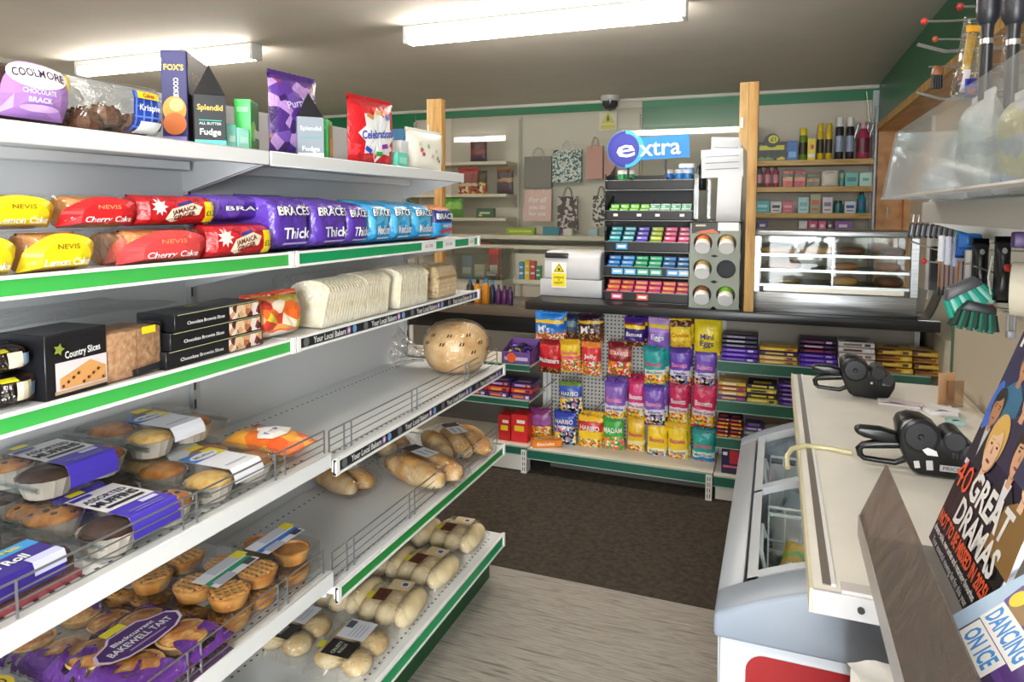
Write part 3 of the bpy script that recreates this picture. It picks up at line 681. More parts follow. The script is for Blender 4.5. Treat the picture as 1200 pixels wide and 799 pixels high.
x, w_, z0, z1 = FY(702, 130, 723, 153, 6.09)
t = thing('warning_sign', 'white notice with a yellow warning triangle high on the cream wall', 'sign', (x, 6.095, z0)); h = z1-z0
MB().box(-w_/2, w_/2, -.002, .004, 0, h).build('plate', M('e6e0cc', .5), t)
P = Pr(front(-.002), .001); P.poly([(-w_*.4, h*.38), (w_*.4, h*.38), (0, h*.95)], M('d8cf4a', .5)); P.poly([(-w_*.07, h*.5), (w_*.07, h*.5), (w_*.03, h*.78), (-w_*.03, h*.78)], M('4a4a2a', .5)); P.rect(0, h*.18, w_*.8, h*.22, M('d8cf4a', .5), 1, 1); P.build(t)
# ================================================================== goods behind the counter
def wbag(px, Y, label, mat, z=None, t=.05, txt=None, cat='snack', name='snack_bag', hang=None, group=None, seed=0, rot=None, **kw):
    x, w_, z0, z1 = FY(*px, Y); z0 = z if z is not None else z0
    o, f = bag(name, label, cat, (x, Y, z0), 0, w_, max(.03, z1-z0), t, mat, group, seed, rot, **kw)
    if txt:
        P = Pr(front(f), .0035); h = z1-z0
        for (s, cx, cz, hh, ww, col) in txt: P.text(s, cx*w_, cz*h, hh*h, col, ww*w_)
        P.build(o, 'print')
    return o, f, w_, z1-z0
def wbox(px, Y, label, mat, z=None, d=.06, cat='box', name='carton', deco=None, group=None):
    x, w_, z0, z1 = FY(*px, Y); z0 = z if z is not None else z0; h = max(.01, z1-z0)
    o = carton(name, label, cat, (x, Y+d/2, z0), 0, w_, d, h, mat, group)
    if deco:
        P = Pr(front(-d/2), .001)
        for q in deco:
            if isinstance(q[0], str): P.text(q[0], q[1]*w_, q[2]*h, q[3]*h, q[5], q[4]*w_)
            else: P.rect(q[0]*w_, q[1]*h, q[2]*w_, q[3]*h, q[4], 1, 1)
        P.build(o)
    return o
def wbottle(px, Y, label, body, capm, z, cat='bottle', name='bottle', shape='aerosol', band=None):
    x, w_, z0, z1 = FY(*px, Y); h = z1-z; r = w_/2
    t = thing(name, label, cat, (x, Y+r, z))
    if shape == 'aerosol':
        MB().lathe([(r*.94, 0), (r, .01*h), (r, .74*h), (r*.8, .8*h)], 16).build('body', body, t, smooth=40)
        MB().lathe([(r*.86, .78*h), (r*.86, .97*h), (r*.78, h)], 16).build('cap', capm, t, smooth=40)
    elif shape == 'wine':
        MB().lathe([(r*.95, 0), (r, .02*h), (r, .6*h), (r*.35, .75*h), (r*.33, .9*h)], 16).build('body', body, t, smooth=50)
        MB().lathe([(r*.38, .86*h), (r*.38, h)], 16).build('cap', capm, t, smooth=40)
    else:
        m = MB(); m.lathe([(r*.9, 0), (r, .03*h), (r, .66*h), (r*.55, .8*h), (r*.4, .84*h)], 16); o = m.build('body', body, t, smooth=50)
        MB().lathe([(r*.45, .82*h), (r*.45, h)], 16).build('cap', capm, t, smooth=40)
    if band:
        MB().lathe([(r*1.015, .18*h), (r*1.015, .56*h)], 16, cap=False).build('wrap_label', band, t, smooth=40)
    return t
z1, z2, z3 = [atY(565, y-1, 5.82).z for y in (190, 228, 256)]
zl1 = atY(640, 276, 5.62).z
SPK = ['c83a2a', 'e8c25a', '3a1d18', 'f0e2c8', '8a3a24']
wbag((551, 160, 571, 186), 5.9, 'dark purple snack bag alone on the top wall shelf', ART([(0, '4a2342'), (.3, '8a2a3a'), (.5, '5a2a3a'), (.8, '3a2030')], nz=.2), z1)
wbag((537, 197, 561, 227), 5.9, 'red snack bag at the left of the middle wall shelf', ART([(0, '7a1f1c'), (.3, 'd8c0a0'), (.42, '8f2420'), (.75, 'b02c24')], SPK, 0, .3, nz=.1), z2)
wbag((560, 201, 571, 227), 5.92, 'narrow brown snack bag against the red bag on the middle wall shelf', ART([(0, '8a5a30'), (.5, '3a3226'), (.7, '5a4a34')], SPK, 0, .5, nz=.1), z2)
wbag((582, 197, 602, 227), 5.9, 'plum coloured snack bag on the right of the middle wall shelf', ART([(0, '3d2340'), (.45, 'b08a60'), (.6, '4a2a3a'), (.85, '8a5a30')], nz=.12), z2)
wbag((517, 231, 543, 255), 5.86, 'bright green snack pack on the lowest wall shelf beside the bread', ART([(0, '4f9a2a'), (.4, '8fd04a'), (.7, '4fa02f')], nz=.2), z3)
wbox((558, 244, 578, 255), 5.86, 'flat dark green box on the lowest wall shelf', M('1f5a3c', .4), z3, deco=[(0, .5, .6, .2, M('c8d8c0', .5)), (-.25, .25, .2, .2, M('d8c04a', .5))])
def giftbag(px, label, mat, handle, txt=None, extra=None):
    x, w_, z0, z1 = FY(*px, 6.02); h = z1-z0
    t = thing('gift_bag', label, 'gift bag', (x, 6.02, z0))
    m = MB(); m.prism([(-.028, 0), (.028, 0), (.018, h), (-.018, h)], -w_/2, w_/2, 'yz'); m.build('body', mat, t)
    hd = MB()
    for y in (-.02, .02): hd.tube([(w_*.22*math.cos(a), y, h-.03+.11*math.sin(a)) for a in [PI*i/10 for i in range(11)]], .003, 5)
    hd.build('handle', handle, t, smooth=60)
    MB().tube([(0, -.05, h+.075), (0, .09, h+.075)], .003, 6).build('hook', CHROME, t)
    if txt:
        P = Pr(lambda u, v, o: (u, -.028+.01*v/h-o, v), .001)
        for s, cz, hh in txt: P.text(s, 0, cz*h, hh*h, WHITE, w_*.62, 0, .03, 0, .2)
        P.build(t, 'print')
    if extra: MB().box(-w_*.36, w_*.36, -.035, -.02, -.035, .0).build('tissue', extra, t)
    return t
giftbag((615, 183, 647, 220), 'plain grey gift bag hanging on the cream wall', M('7b7873', .5), M('b9b6b0', .5))
def LEO(a, b, sc):
    return ART([(0, a), (1, a)], [a, b, a, b, '1d2a2c', a], -1, 2, sc, .02, .4)
giftbag((648, 175, 682, 214), 'teal and black spotted gift bag hanging on the cream wall', LEO('cfd8d4', '2a6a74', 75), WHITE)
giftbag((688, 171, 707, 210), 'dusty pink gift bag hanging left of the round blue badge', M('c9948c', .5), M('c9948c', .5))
giftbag((709, 177, 722, 211), 'second dusty pink gift bag half hidden by the gum rack', M('cc9a92', .5), M('c9948c', .5))
giftbag((615, 222, 647, 259), 'pale pink gift bag with white script lettering', M('dfb9b2', .5), WHITE, [('For all', .68, .16), ('you do', .45, .14), ('for me', .24, .12)])
giftbag((654, 230, 677, 269), 'dark floral gift bag with magenta tissue below', LEO('33262f', 'c9b8bc', 40), M('33262f', .5), None, M('a83a7a', .5))
giftbag((695, 229, 714, 266), 'black and white floral gift bag hanging beside the gum rack', LEO('d8d2cc', '3a2c34', 55), BLACK)
wbox((593, 267, 626, 276), 5.75, 'long bright green carton lying on the cream ledge', M('8fae2a', .5), zl1, deco=[(0, .5, .8, .3, M('d5d84a', .5))])
wbox((636, 266, 655, 276), 5.75, 'teal box on the cream ledge', M('2a8296', .4), zl1)
wbox((660, 268, 670, 276), 5.75, 'small white carton on the cream ledge', M('d8d8d2', .4), zl1)
wbox((690, 268, 700, 276), 5.75, 'small pale blue carton at the right of the cream ledge', M('9fc0cc', .4), zl1)
zz = atY(565, 291, 5.62).z
for a, b, c, n in ((545, 560, '7a2f3a', 'maroon'), (561, 575, '8a3038', 'dark red')):
    wbox((a, 284, b, 292), 5.61, f'small {n} packet on the lower cream ledge beside the bread shelf', M(c, .4), atY(565, 288, 5.6).z, .05)
# clear bins and bottles on the side counter
t = thing('clear_bin', 'clear plastic bin of small packets on the side counter', 'bin', (0, 0, 0))
x, w_, z0, z1b = FY(536, 292, 592, 327, 4.42); zc = 1.02
m = MB()
for a in (x-w_/2, x+w_/2): m.box(a-.0015, a+.0015, 4.35, 4.58, zc, z1b)
m.box(x-w_/2, x+w_/2, 4.35, 4.353, zc, z1b-.03); m.box(x-w_/2, x+w_/2, 4.58, 4.583, zc, z1b); m.box(x-w_/2, x+w_/2, 4.35, 4.58, zc, zc+.004)
m.build('tub', FILM(.08, .08, 'e8eae8', .2), t)
MB().box(x-w_/2, x+w_/2, 4.36, 4.57, .945, zc-.001).build('stand', M('c9c2b4', .5), t)
MB().box(x-w_/2+.02, x+w_/2-.02, 4.5, 4.55, .8801, .945).build('stand_foot', M('6a655c', .5), t)
for a, b, c0, c1, col, n in ((573, 584, 292, 305, 'c8303a', 'red fronted'), (541, 553, 300, 318, '8fa2b8', 'pale blue'), (556, 568, 310, 320, 'd8cdb8', 'cream'), (569, 582, 311, 321, '9a8468', 'brown')):
    wbox((a, c0, b, c1), 4.45, f'{col and n} packet in the clear bin on the side counter', M(col, .4), zc+.005, .04, 'packet', 'packet', [(0, .3, .8, .3, WHITE)])
for i, (a, b, y, c, cap, n) in enumerate(((545, 553, 326, '2a2a22', '1f6f9a', 'dark brown'), (554, 562, 328, 'd08a1c', '1a1a1a', 'amber'), (563, 572, 327, 'b8781a', '2a7ab0', 'golden'), (573, 579, 329, '1a2a4a', '2a86c0', 'navy'), (580, 586, 334, '4a1f52', '3a163f', 'plum'), (587, 593, 335, '5a2560', '3a163f', 'purple'), (594, 600, 336, '40184a', '2a1030', 'dark purple'))):
    wbottle((a, y, b, 352), 4.16+.02*(i % 2), f'{n} small bottle on the side counter under the clear bin', M(c, .25), M(cap, .3), .8802, shape='bottle')
for a, b, y0, c, n in ((608, 613.5, 307, '3a8fc8', 'blue'), (614.5, 620.5, 305, 'e8c02a', 'yellow'), (621.5, 627, 306, 'd83a4a', 'red'), (628, 633, 312, '2a8a5a', 'green')):
    wbox((a, y0, b, 328), 5.02, f'small {n} carton on the white shelf left of the till', M(c, .4), zl+.0005, .05, deco=[(0, .35, .8, .12, WHITE), (0, .7, .7, .1, WHITE)])
# cabinet, bottle and dispenser seen between the gum rack and the papers
zb = atY(822, 223, 5.72).z
o = MB().box(-1.0, -.36, 5.70, 6.12, 0, zb).build('back_cabinet', M('9f9d98', .5), bevel=.003); tag(o, 'grey cabinet behind the screen between the gum rack and the papers', 'cabinet')
wbottle((816, 180, 828, 223), 5.74, 'tall dark glass bottle on the cabinet beside the gum rack', M('1f2422', .15), M('c8c8c0', .3), zb, shape='wine')
# ------------------------------------------------------------------ toiletry shelves
t = thing('toiletry_shelving', 'pine shelving of toiletries and sprays in the back corner', 'shelving')
zs = [atY(950, y, 5.9).z for y in (187, 218.5, 249.5, 270)]
for z in zs: MB().box(-.2, .675, 5.9, 6.14, z-.042, z).build('shelf', WOODX, t, bevel=.002)
for y in (5.92, 6.12): MB().box(.678, .693, y-.008, y+.008, 0, 2.3).build('upright', M('8e9094', .4, .6), t)
MB().box(-.2, -.18, 5.9, 6.14, 0, 2.2).build('side_board', WOOD, t)
W5 = 5.93
o = wbox((886, 166, 923, 187), W5, 'black counter display box of black capped sticks with a yellow round header', M('1d201a', .4), zs[0], deco=[(0, .7, .8, .25, M('c8c81f', .4)), (-.2, .12, .5, .16, M('5a8a2a', .4)), (.3, .12, .25, .16, M('d8c02a', .4))])
P = Pr(front(-.035), .001); P.ell(0, .16, .115, .11, M('1d201a', .4)); P.ell(.01, .17, .075, .065, M('d5cf1c', .4)); P.text('£1', .01, .17, .035, M('1d201a', .4)); 
for k in range(5): P.ell(-.1+.05*k, .05, .042, .06, M('060606', .4))
P.build(o, 'header_card')
wbox((922, 165, 935, 187), W5, 'blue carton between the black display and the yellow can', M('2f6ab8', .4), zs[0], deco=[(0, .3, .7, .3, M('6fb0e8', .4))])
wbottle((936, 150, 947, 187), W5, 'green and yellow spray can beside the blue carton', M('6a8a2a', .35), M('e0c81f', .35), zs[0], 'spray can', 'spray_can', band=M('2a2a1a', .4))
wbox((946, 162, 956, 187), W5-.02, 'bright yellow carton beside the green spray can', M('e8cf1f', .4), zs[0], deco=[(.1, .6, .4, .2, M('b83a2a', .4)), (0, .2, .8, .15, WHITE)])
for a, n in ((957, 'left'), (967, 'right')): wbottle((a, 144, a+9.5, 187), W5, f'{n} of two tall yellow spray cans with dark bands', M('d8b81f', .3), M('d0b01a', .3), zs[0], 'spray can', 'spray_can', band=M('3a3020', .4))
for a, n in ((978.5, 'left'), (991, 'right')): wbottle((a, 137, a+11.5, 187), W5, f'{n} of two white capped black spray cans', M('25222a', .35), WHITE, zs[0], 'spray can', 'spray_can', band=M('8fa0c0', .35))
wbottle((1004, 142, 1021, 187), W5, 'large pink bottle at the end of the top toiletry shelf', M('a83a5c', .25), M('d0a0b0', .3), zs[0], shape='bottle', band=M('6a2038', .35))
for a, n in ((886, 'left'), (895.5, 'middle'), (905, 'right')): wbottle((a, 193, a+8.5, 218), W5, f'{n} of three pink bottles with black caps', M('9a4a5c' if a > 890 else '5a5a68', .3), M('17161a', .35), zs[1], shape='bottle', band=M('c88a96', .4))
for a, b, y, c, c2, n in ((917, 929, 200, 'c8574a', 'e0a07a', 'orange red'), (930.5, 944, 200, 'b83a44', 'd88a6a', 'dark red'), (945, 961, 203, '6a6a4a', 'b88a5a', 'olive')):
    wbox((a, y, b, 218), W5, f'{n} printed tin on the second toiletry shelf', ART([(0, c), (.35, c2), (.6, '3a5a3a'), (.8, c)], nz=.1), zs[1], cat='tin', name='tin')
wbag((962, 201, 983, 218), W5+.02, 'white soft pack on the second toiletry shelf', M('d8d4ca', .4), zs[1], cat='pack', name='soft_pack')
wbox((984, 199, 989, 218), W5, 'slim green and blue carton on the second toiletry shelf', ART([(0, '2a8a8a'), (.5, '7ab05a'), (.8, '2a4a9a')]), zs[1])
wbox((990, 202, 1006, 218), W5, 'turquoise carton on the second toiletry shelf', M('6fb8b4', .4), zs[1], deco=[(0, .5, .7, .3, M('2f8a8a', .4))])
wbox((1007, 202, 1022, 218), W5, 'pale mint carton at the right end of the second toiletry shelf', M('b4dcd4', .4), zs[1], deco=[(0, .5, .5, .2, M('5fa8a0', .4))])
R3 = [(885, 902, 235, 'turquoise tissue pack', '4aa8b0', '9fdce0'), (903, 916, 236, 'white carton with black top', 'd8d8dc', '1c1c1e'), (917, 930, 236, 'pink carton', 'c8586a', 'e8a0ac'), (935, 948, 231, 'pale turquoise box', 'b0d4d8', '6ab8c0'), (949, 962, 227, 'tall green and orange box', 'a0a07a', 'c85a3a'), (963.5, 976, 231, 'white and purple box', 'd8d0d8', '8a7aa8'), (989.5, 1003, 236, 'blue and white box', 'c8d4e4', '2a4a9a')]
for a, b, y, n, c, c2 in R3: wbox((a, y, b, 249), W5, f'{n} on the third toiletry shelf', M(c, .4), zs[2], deco=[(0, .55, .7, .25, M(c2, .4)), (0, .2, .6, .08, M(c2, .4))])
wbottle((977, 235, 988, 249), W5, 'dark teal jar on the third toiletry shelf', M('1f6a70', .3), M('16464c', .3), zs[2], 'jar', 'jar')
wbottle((1004.5, 224, 1016, 249), W5, 'teal bottle with black cap at the end of the third toiletry shelf', M('1f8a9a', .25), BLACK, zs[2], shape='bottle', band=M('2f6a9a', .4))
for a, b, c, n in ((887, 900, '4a3a8a', 'violet'), (936, 946, 'd8d4dc', 'white'), (947, 958, 'c83a7a', 'magenta'), (959, 968, 'e0609a', 'pink'), (969, 976, '3a2a2a', 'dark brown'), (978, 998, '8a5ab0', 'purple')):
    wbox((a, 259, b, 270), W5, f'{n} small box on the bottom toiletry shelf above the pie warmer', M(c, .4), zs[3], deco=[(0, .5, .5, .3, M('e8dce8', .4))])
t = thing('broom_hook', 'bent silver wire rack end hanging in the corner by the white trim', 'wire', (.62, 6.0, 2.05))
MB().tube([(.0, 0, .37), (.02, 0, .2), (.05, 0, .0), (.05, 0, -.2)], .004, 6).build('wire', STEEL, t)
m = MB()
for k in range(4): m.tube([(-.08+.035*k, 0, .0), (-.05+.035*k, 0, .12)], .005, 5)
m.tube([(-.09, 0, .0), (.05, 0, .0)], .004, 5); m.tube([(-.06, 0, .12), (.08, 0, .12)], .004, 5); m.build('rack', STEEL, t)
# ================================================================== hanging sweets
CANDY = ['e8322a', 'f2c81f', '3aa03a', 'f07a1f', 'f4e8d8', 'c83a8a']; CHOC = ['5a2f1c', '8a5230', '3a1c10', 'c89a60', '6a3a22']
GUMS = ['f2c81f', 'd83a2a', '4aa83a', 'f0902a', 'e8e0d0']; BLK = ['141414', 'f2f0ea', 'e86a9a', 'f2c81f', '2a2a2a', '5a9ad0']
YH = 3.79
def T1(s, cz, h, w_, c=WHITE, cx=0): return (s, cx, cz, h, w_, c)
hang = [
 ((627, 368, 662, 397), 'wide bright blue sweet bag at the top left of the pegboard', ART([(0, '2f7ac8'), (.45, '1f6fd0'), (.62, 'f0c62a'), (.74, '2a86dc')], CANDY, .02, .3, 102), [T1("M's", .45, .26, .4, WHITE, -.15)]),
 ((663, 370, 676, 395), 'narrow blue and grey bag in the top row, second from the left', ART([(0, '4a5a6a'), (.5, '6f8a9a'), (.75, '24305a')], CHOC, 0, .25, 102), None),
 ((678, 370, 709, 398), 'dark brown sweet bag in the top row under the gum rack', ART([(0, '4a2a1c'), (.55, '3a1f1a'), (.66, 'e0b02a'), (.76, '2f1a2a')], CHOC, 0, .32, 102), [T1("M's", .46, .28, .5, WHITE, -.1)]),
 ((731, 374, 757, 404), 'dark purple chocolate bag with a yellow flash in the top row', ART([(0, '3a1f7a'), (.62, 'f0d02a'), (.74, '8a3a2a'), (.82, '4a2a8a')], CHOC, 0, .2, 102), [T1('Buttons', .45, .15, .7)]),
 ((758, 375, 784, 406), 'lilac chocolate bag with a yellow top in the top row', ART([(0, '8a62c0'), (.55, 'b08ad8'), (.68, 'f0d43a'), (.8, 'c8a8e0')], None), [T1('Eggs', .4, .18, .6)]),
 ((785, 376, 812, 407), 'yellow chocolate bag left of the mini eggs bag', ART([(0, 'd8b02a'), (.3, 'f0d23a'), (.8, '8a5a2a'), (.9, 'f0d23a')], CHOC, .75, .95, 70), [T1('Crunchie', .5, .14, .75, M('c85a1f', .4))]),
 ((813, 377, 845, 414), 'bright yellow mini eggs bag at the top right of the pegboard', ART([(0, 'e8cf2a'), (.4, 'f4dc2f')]), [T1('Mini', .56, .17, .5, M('3a2a6a', .4)), T1('Eggs', .36, .17, .5, M('3a2a6a', .4))]),
 ((631, 400, 658, 435), 'red chocolate ball bag in the second row, far left', ART([(0, 'b81c22'), (.5, 'd0242a'), (.85, '8a1418')], CHOC, 0, .18, 102), [T1('Maltesers', .42, .15, .85)]),
 ((657, 400, 682, 434), 'yellow and pink sweet bag in the second row', ART([(0, 'e0b81f'), (.42, 'e8607a'), (.52, 'f0cc2a'), (.85, 'e0a81f')], CANDY, .05, .4, 102), [T1('Squashies', .65, .13, .75, M('d83a7a', .4))]),
 ((681, 403, 705, 438), 'red sweet bag overlapping the yellow and pink one', ART([(0, 'c8282a'), (.5, 'd83030'), (.85, 'e8883a')], CANDY, .0, .45, 102), [T1('Jelly', .62, .13, .6)]),
 ((711, 403, 740, 438), 'dark red sweet bag hanging alone in the second row', ART([(0, '8a2a2a'), (.5, '9a2430'), (.62, 'c05a4a'), (.8, '7a1c24')], CANDY, .02, .45, 93), [T1('STRAWBS', .72, .13, .75, M('f0d8c8', .4))]),
 ((755, 407, 782, 450), 'tall teal sweet bag in the second row', ART([(0, '1f8f92'), (.28, 'e8e8e0'), (.42, '27a2a2'), (.85, '1a7f84')], GUMS, .05, .28, 93), [T1('Bassetts', .58, .12, .7, M('d83a5a', .4)), T1('Mint Gums', .36, .07, .7, M('1f6a70', .4))]),
 ((784, 409, 810, 450), 'purple sweet bag right of the teal one in the second row', ART([(0, '5a3aa0'), (.28, 'e0dcec'), (.42, '6f4ab8'), (.85, '4a2f8a')], BLK, .04, .28, 93), [T1('Bassetts', .58, .12, .7, M('f08ab0', .4)), T1('Vanilla', .36, .07, .6, M('4a2f8a', .4))]),
 ((812, 411, 839, 453), 'purple sweet bag at the right end of the second row', ART([(0, '5f40a8'), (.28, 'e4e0ee'), (.42, '7a55c0'), (.85, '5038a0')], BLK, .04, .28, 93), [T1('Bassetts', .58, .12, .7, M('f08ab0', .4)), T1('Allsorts', .36, .07, .6, M('4a2f8a', .4))]),
 ((656, 450, 684, 482), 'blue topped mixed sweet bag hanging alone on the left', ART([(0, 'a8a02a'), (.55, '2a4aa0'), (.72, '3a5ab8'), (.88, '6a8a3a')], BLK, .0, .52, 85), [T1('HARIBO', .68, .14, .7)]),
 ((708, 449, 734, 491), 'purple sweet bag at the left of the third row group', ART([(0, '6a4aa8'), (.25, 'e0dcec'), (.42, '8a62b8'), (.85, '6a48a8')], GUMS, .04, .25, 93), [T1('Bassetts', .58, .12, .7, M('f08ab0', .4)), T1('Jelly Babies', .34, .07, .8, M('4a2f8a', .4))]),
 ((734, 445, 756, 488), 'hot pink sweet bag behind the purple ones in the third row', ART([(0, 'b82a6a'), (.25, 'e8dce4'), (.42, 'd8387a'), (.85, 'b82058')], GUMS, .04, .25, 93), [T1('Bassetts', .58, .12, .7), T1('Wine Gums', .34, .07, .8, M('8a2050', .4))]),
 ((755, 454, 781, 496), 'front purple sweet bag in the middle of the third row', ART([(0, '5a40a0'), (.28, 'e0dcec'), (.42, '7f58b8'), (.85, '5a3aa0')], BLK, .04, .28, 93), [T1('Bassetts', .58, .12, .7, M('f0a0c0', .4)), T1('Allsorts', .36, .07, .6, M('4a2f8a', .4))]),
 ((783, 449, 808, 495), 'crimson sweet bag in the third row', ART([(0, 'a82050'), (.28, 'e8d8dc'), (.42, 'c82a5a'), (.85, 'a01c48')], GUMS, .04, .28, 93), [T1('Bassetts', .58, .12, .7), T1('Wine Gums', .36, .07, .8, M('8a2050', .4))]),
 ((809, 451, 839, 498), 'larger crimson sweet bag at the right end of the third row', ART([(0, 'b82454'), (.28, 'e8d8dc'), (.42, 'd8305f'), (.85, 'b01f4c')], GUMS, .04, .28, 93), [T1('Bassetts', .58, .12, .7), T1('Wine Gums', .36, .07, .8, M('8a2050', .4))]),
 ((623, 481, 648, 512), 'purple sweet bag at the bottom left of the pegboard', ART([(0, '8a3a7a'), (.5, '9a5a9a'), (.8, '7a2f6a')], GUMS, .05, .45, 93), None),
 ((649, 484, 676, 521), 'blue mixed sweet bag in the bottom row', ART([(0, '2a3a9a'), (.12, 'a89a2a'), (.6, '2a4ab0'), (.85, '2038a0')], BLK, .1, .58, 85), [T1('HARIBO', .76, .13, .75, M('f2e8d8', .4)), T1('Starmix', .62, .08, .6)]),
 ((676, 490, 706, 528), 'golden yellow sweet bag with a red band in the bottom row', ART([(0, 'e0b01f'), (.3, 'f0c82a'), (.62, 'c8302a'), (.86, 'f0c02a')], GUMS, .06, .42, 93), [T1('HARIBO', .73, .14, .75)]),
 ((708, 490, 733, 527), 'green sweet bag in the bottom row', ART([(0, '2f8a34'), (.4, '3fa83f'), (.85, '2f8a3a')], ['e8607a', 'f2e8d0', '3fa83f', 'f0a02a', '3fa83f'], .08, .45, 85), [T1('MAOAM', .66, .16, .85)]),
 ((734, 491, 757, 531), 'yellow and violet sweet bag right of the green one', ART([(0, '8a4aa0'), (.25, 'e8dc9a'), (.42, 'e0b82a'), (.85, 'd8a81f')], GUMS, .05, .3, 93), [T1('Bassetts', .6, .11, .7, M('c83a6a', .4))]),
 ((757, 495, 782, 540), 'yellow sweet bag with dark sweets near the base shelf', ART([(0, 'e0b81f'), (.25, 'ece4c0'), (.38, 'f0cc2a'), (.85, 'd8aa1c')], BLK, .05, .26, 85), [T1('Bassetts', .6, .11, .7, M('c83a6a', .4)), T1('Sherbets', .32, .07, .7, M('6a4a1a', .4))]),
 ((783, 497, 809, 542), 'yellow sweet bag beside the lowest teal bag', ART([(0, 'e0b81f'), (.25, 'ece4c0'), (.38, 'f0cc2a'), (.85, 'd8aa1c')], GUMS, .05, .26, 85), [T1('Bassetts', .6, .11, .7, M('c83a6a', .4)), T1('Sherbets', .32, .07, .7, M('6a4a1a', .4))]),
 ((810, 504, 839, 545), 'teal sweet bag at the bottom right of the pegboard', ART([(0, '1f8f92'), (.1, '2a86c8'), (.28, 'dce8e4'), (.42, '27a29a'), (.85, '1a8584')], GUMS, .0, .2, 93), [T1('Bassetts', .6, .12, .7, M('e8607a', .4)), T1('Mint Gums', .36, .07, .7, M('1f6a70', .4))]),
]
for i, (px, lab, mat, tx) in enumerate(hang):
    Y = YH + (.03 if i in (1, 16, 10, 24) else 0) - (.02 if i in (17, 20, 21) else 0)
    o, f, w_, h = wbag(px, Y, lab, mat, None, .05, tx, 'sweets', 'sweet_bag', seed=i, rot=(.04, .05*math.sin(i*2.1), 0), wob=.45)
    if i in (3, 4, 5, 6, 11, 12, 13, 15, 16, 17, 18, 19, 25, 26, 27, 7, 22, 0):     # more of the same bag behind it on the hook
        c = dup(o, (o.location.x+.006, o.location.y+.05, o.location.z+.012), label='rear bag behind the '+lab, rot=(.03, -.03*math.sin(i), 0))
    x = o.location.x; zt = o.location.z+h+.004
    MB().tube([(x, 3.965, zt+.012), (x, Y-.04, zt+.010), (x, Y-.055, zt+.02)], .0028, 5).build('peg_hook', STEEL, mb)
for px, py in ((708, 443), (641, 452), (640, 478), (700, 478)):
    p = atY(px, py, 3.8); MB().tube([(p.x, 3.965, p.z), (p.x, 3.76, p.z), (p.x, 3.74, p.z+.012)], .003, 5).build('peg_hook', M('6a6a6c', .3, .8), mb)
# ------------------------------------------------------------------ chocolate bars
ORD6 = ['lowest', 'second lowest', 'third', 'fourth', 'fifth', 'topmost']; SIDE2 = ['left column', 'right column']
def bars(px0, px1, py, zt, Y, n, hb, mats, lab, grp, d=.14, split=1, tilt=0.0):
    a, b = atY(px0, py, Y), atY(px1, py, Y); w_ = (b.x-a.x)/split
    for s in range(split):
        for k in range(n):
            m = mats[k % len(mats)]
            bm = MB(); bm.box(-w_/2+.001, w_/2-.001, 0, d, 0, hb*.92)
            o = bm.build('chocolate_bar', m[0], None, (a.x+w_*(s+.5)+random.uniform(-.003, .003), Y+.012*k*(1+tilt)+random.uniform(0, .004), zt+hb*k), 0, bevel=min(.003, hb*.3), seg=1)
            P = Pr(front(0), .0008); P.rect(-w_*.1, hb*.46, w_*.5, hb*.42, m[1], 1, 1); P.rect(w_*.3, hb*.46, w_*.16, hb*.5, m[2], 1, 1); P.build(o)
            P = Pr(top(hb*.92), .0008); P.rect(0, d*.3, w_*.6, d*.3, m[1], 1, 1); P.build(o)
            tag(o, (SIDE2[s]+' ' if split > 1 else '')+ORD6[k if n > k+1 or n < 4 else 5]+' '+lab, 'chocolate bar', grp)
def C3(a, b, c): return (M(a, .3), M(b, .35), M(c, .35))
YB2 = 3.645; SA, SB, SC = .7335, .5285, .3345
bars(845, 888, 415, SA, YB2, 6, .021, [C3('4a23a0', '7a4fd0', 'd8c8f0'), C3('5a2fb0', '8a62d8', '3a1a80'), C3('4a23a0', '9a78dc', 'd8c8f0'), C3('1d1830', '8a84a0', '3a2a5a'), C3('1d1830', 'b0aac0', '2a2040'), C3('15121f', '8a84a0', '3a2a5a')], 'bar in the purple and black pile, left end of the upper bar shelf', 'bars in the left pile of the upper shelf')
bars(890, 935, 415, SA, YB2, 4, .02, [C3('c8a05a', 'e8d08a', '8a5a2a'), C3('d8b46a', 'f0e0a8', '6a3a8a'), C3('3a2a6a', 'd8b84a', 'f0d86a'), C3('d8a82a', 'f0d05a', '8a5a1a')], 'gold bar in the second pile of the upper bar shelf', 'bars in the second pile of the upper shelf')
bars(937, 981, 415, SA, YB2, 6, .021, [C3('5a35c0', '8a68e0', 'b8a0f0'), C3('5a35c0', '9a7ae4', 'd0c0f4'), C3('4a28a8', '8a68e0', 'b8a0f0'), C3('3a1c30', 'a83a5a', '6a2a8a'), C3('2a1638', 'c8b8d8', '5a2a7a'), C3('301a4a', '8a4a6a', 'd8c0e0')], 'violet bar in the middle pile of the upper bar shelf', 'bars in the middle pile of the upper shelf')
bars(983, 1027, 415, SA, YB2, 5, .026, [C3('d8c8c0', 'b8845a', 'e8d8d0'), C3('e4dcdc', '8a4a30', 'f0e8e8'), C3('e0d8da', 'b05a34', '9a6a50'), C3('d8d4da', '5a3a2a', 'e8e4ea'), C3('d4d0d4', '7a6a5a', '3a2a24')], 'bar in the white pile on the upper bar shelf', 'bars in the white pile of the upper shelf')
YD = ART([(0, 'b8a02a'), (.2, 'd8b030'), (.9, 'c8961f')], ['d8b030', '5a2a14', 'e0bc3a', 'c8961f', '8a4a1c'], .22, 1.1, 22, .02, .35)
for s in range(2): bars(1029+43*s, 1071+43*s, 418, SA, YB2, 4, .027, [(YD, M('8a4a1c', .4), M('e8cf5a', .4)), (YD, M('e0c04a', .4), M('5a2a14', .4))], f'brown spotted yellow box, {"left" if s == 0 else "right end"} yellow pile, upper bar shelf', f'yellow boxes in the {"left" if s == 0 else "right"} yellow pile')
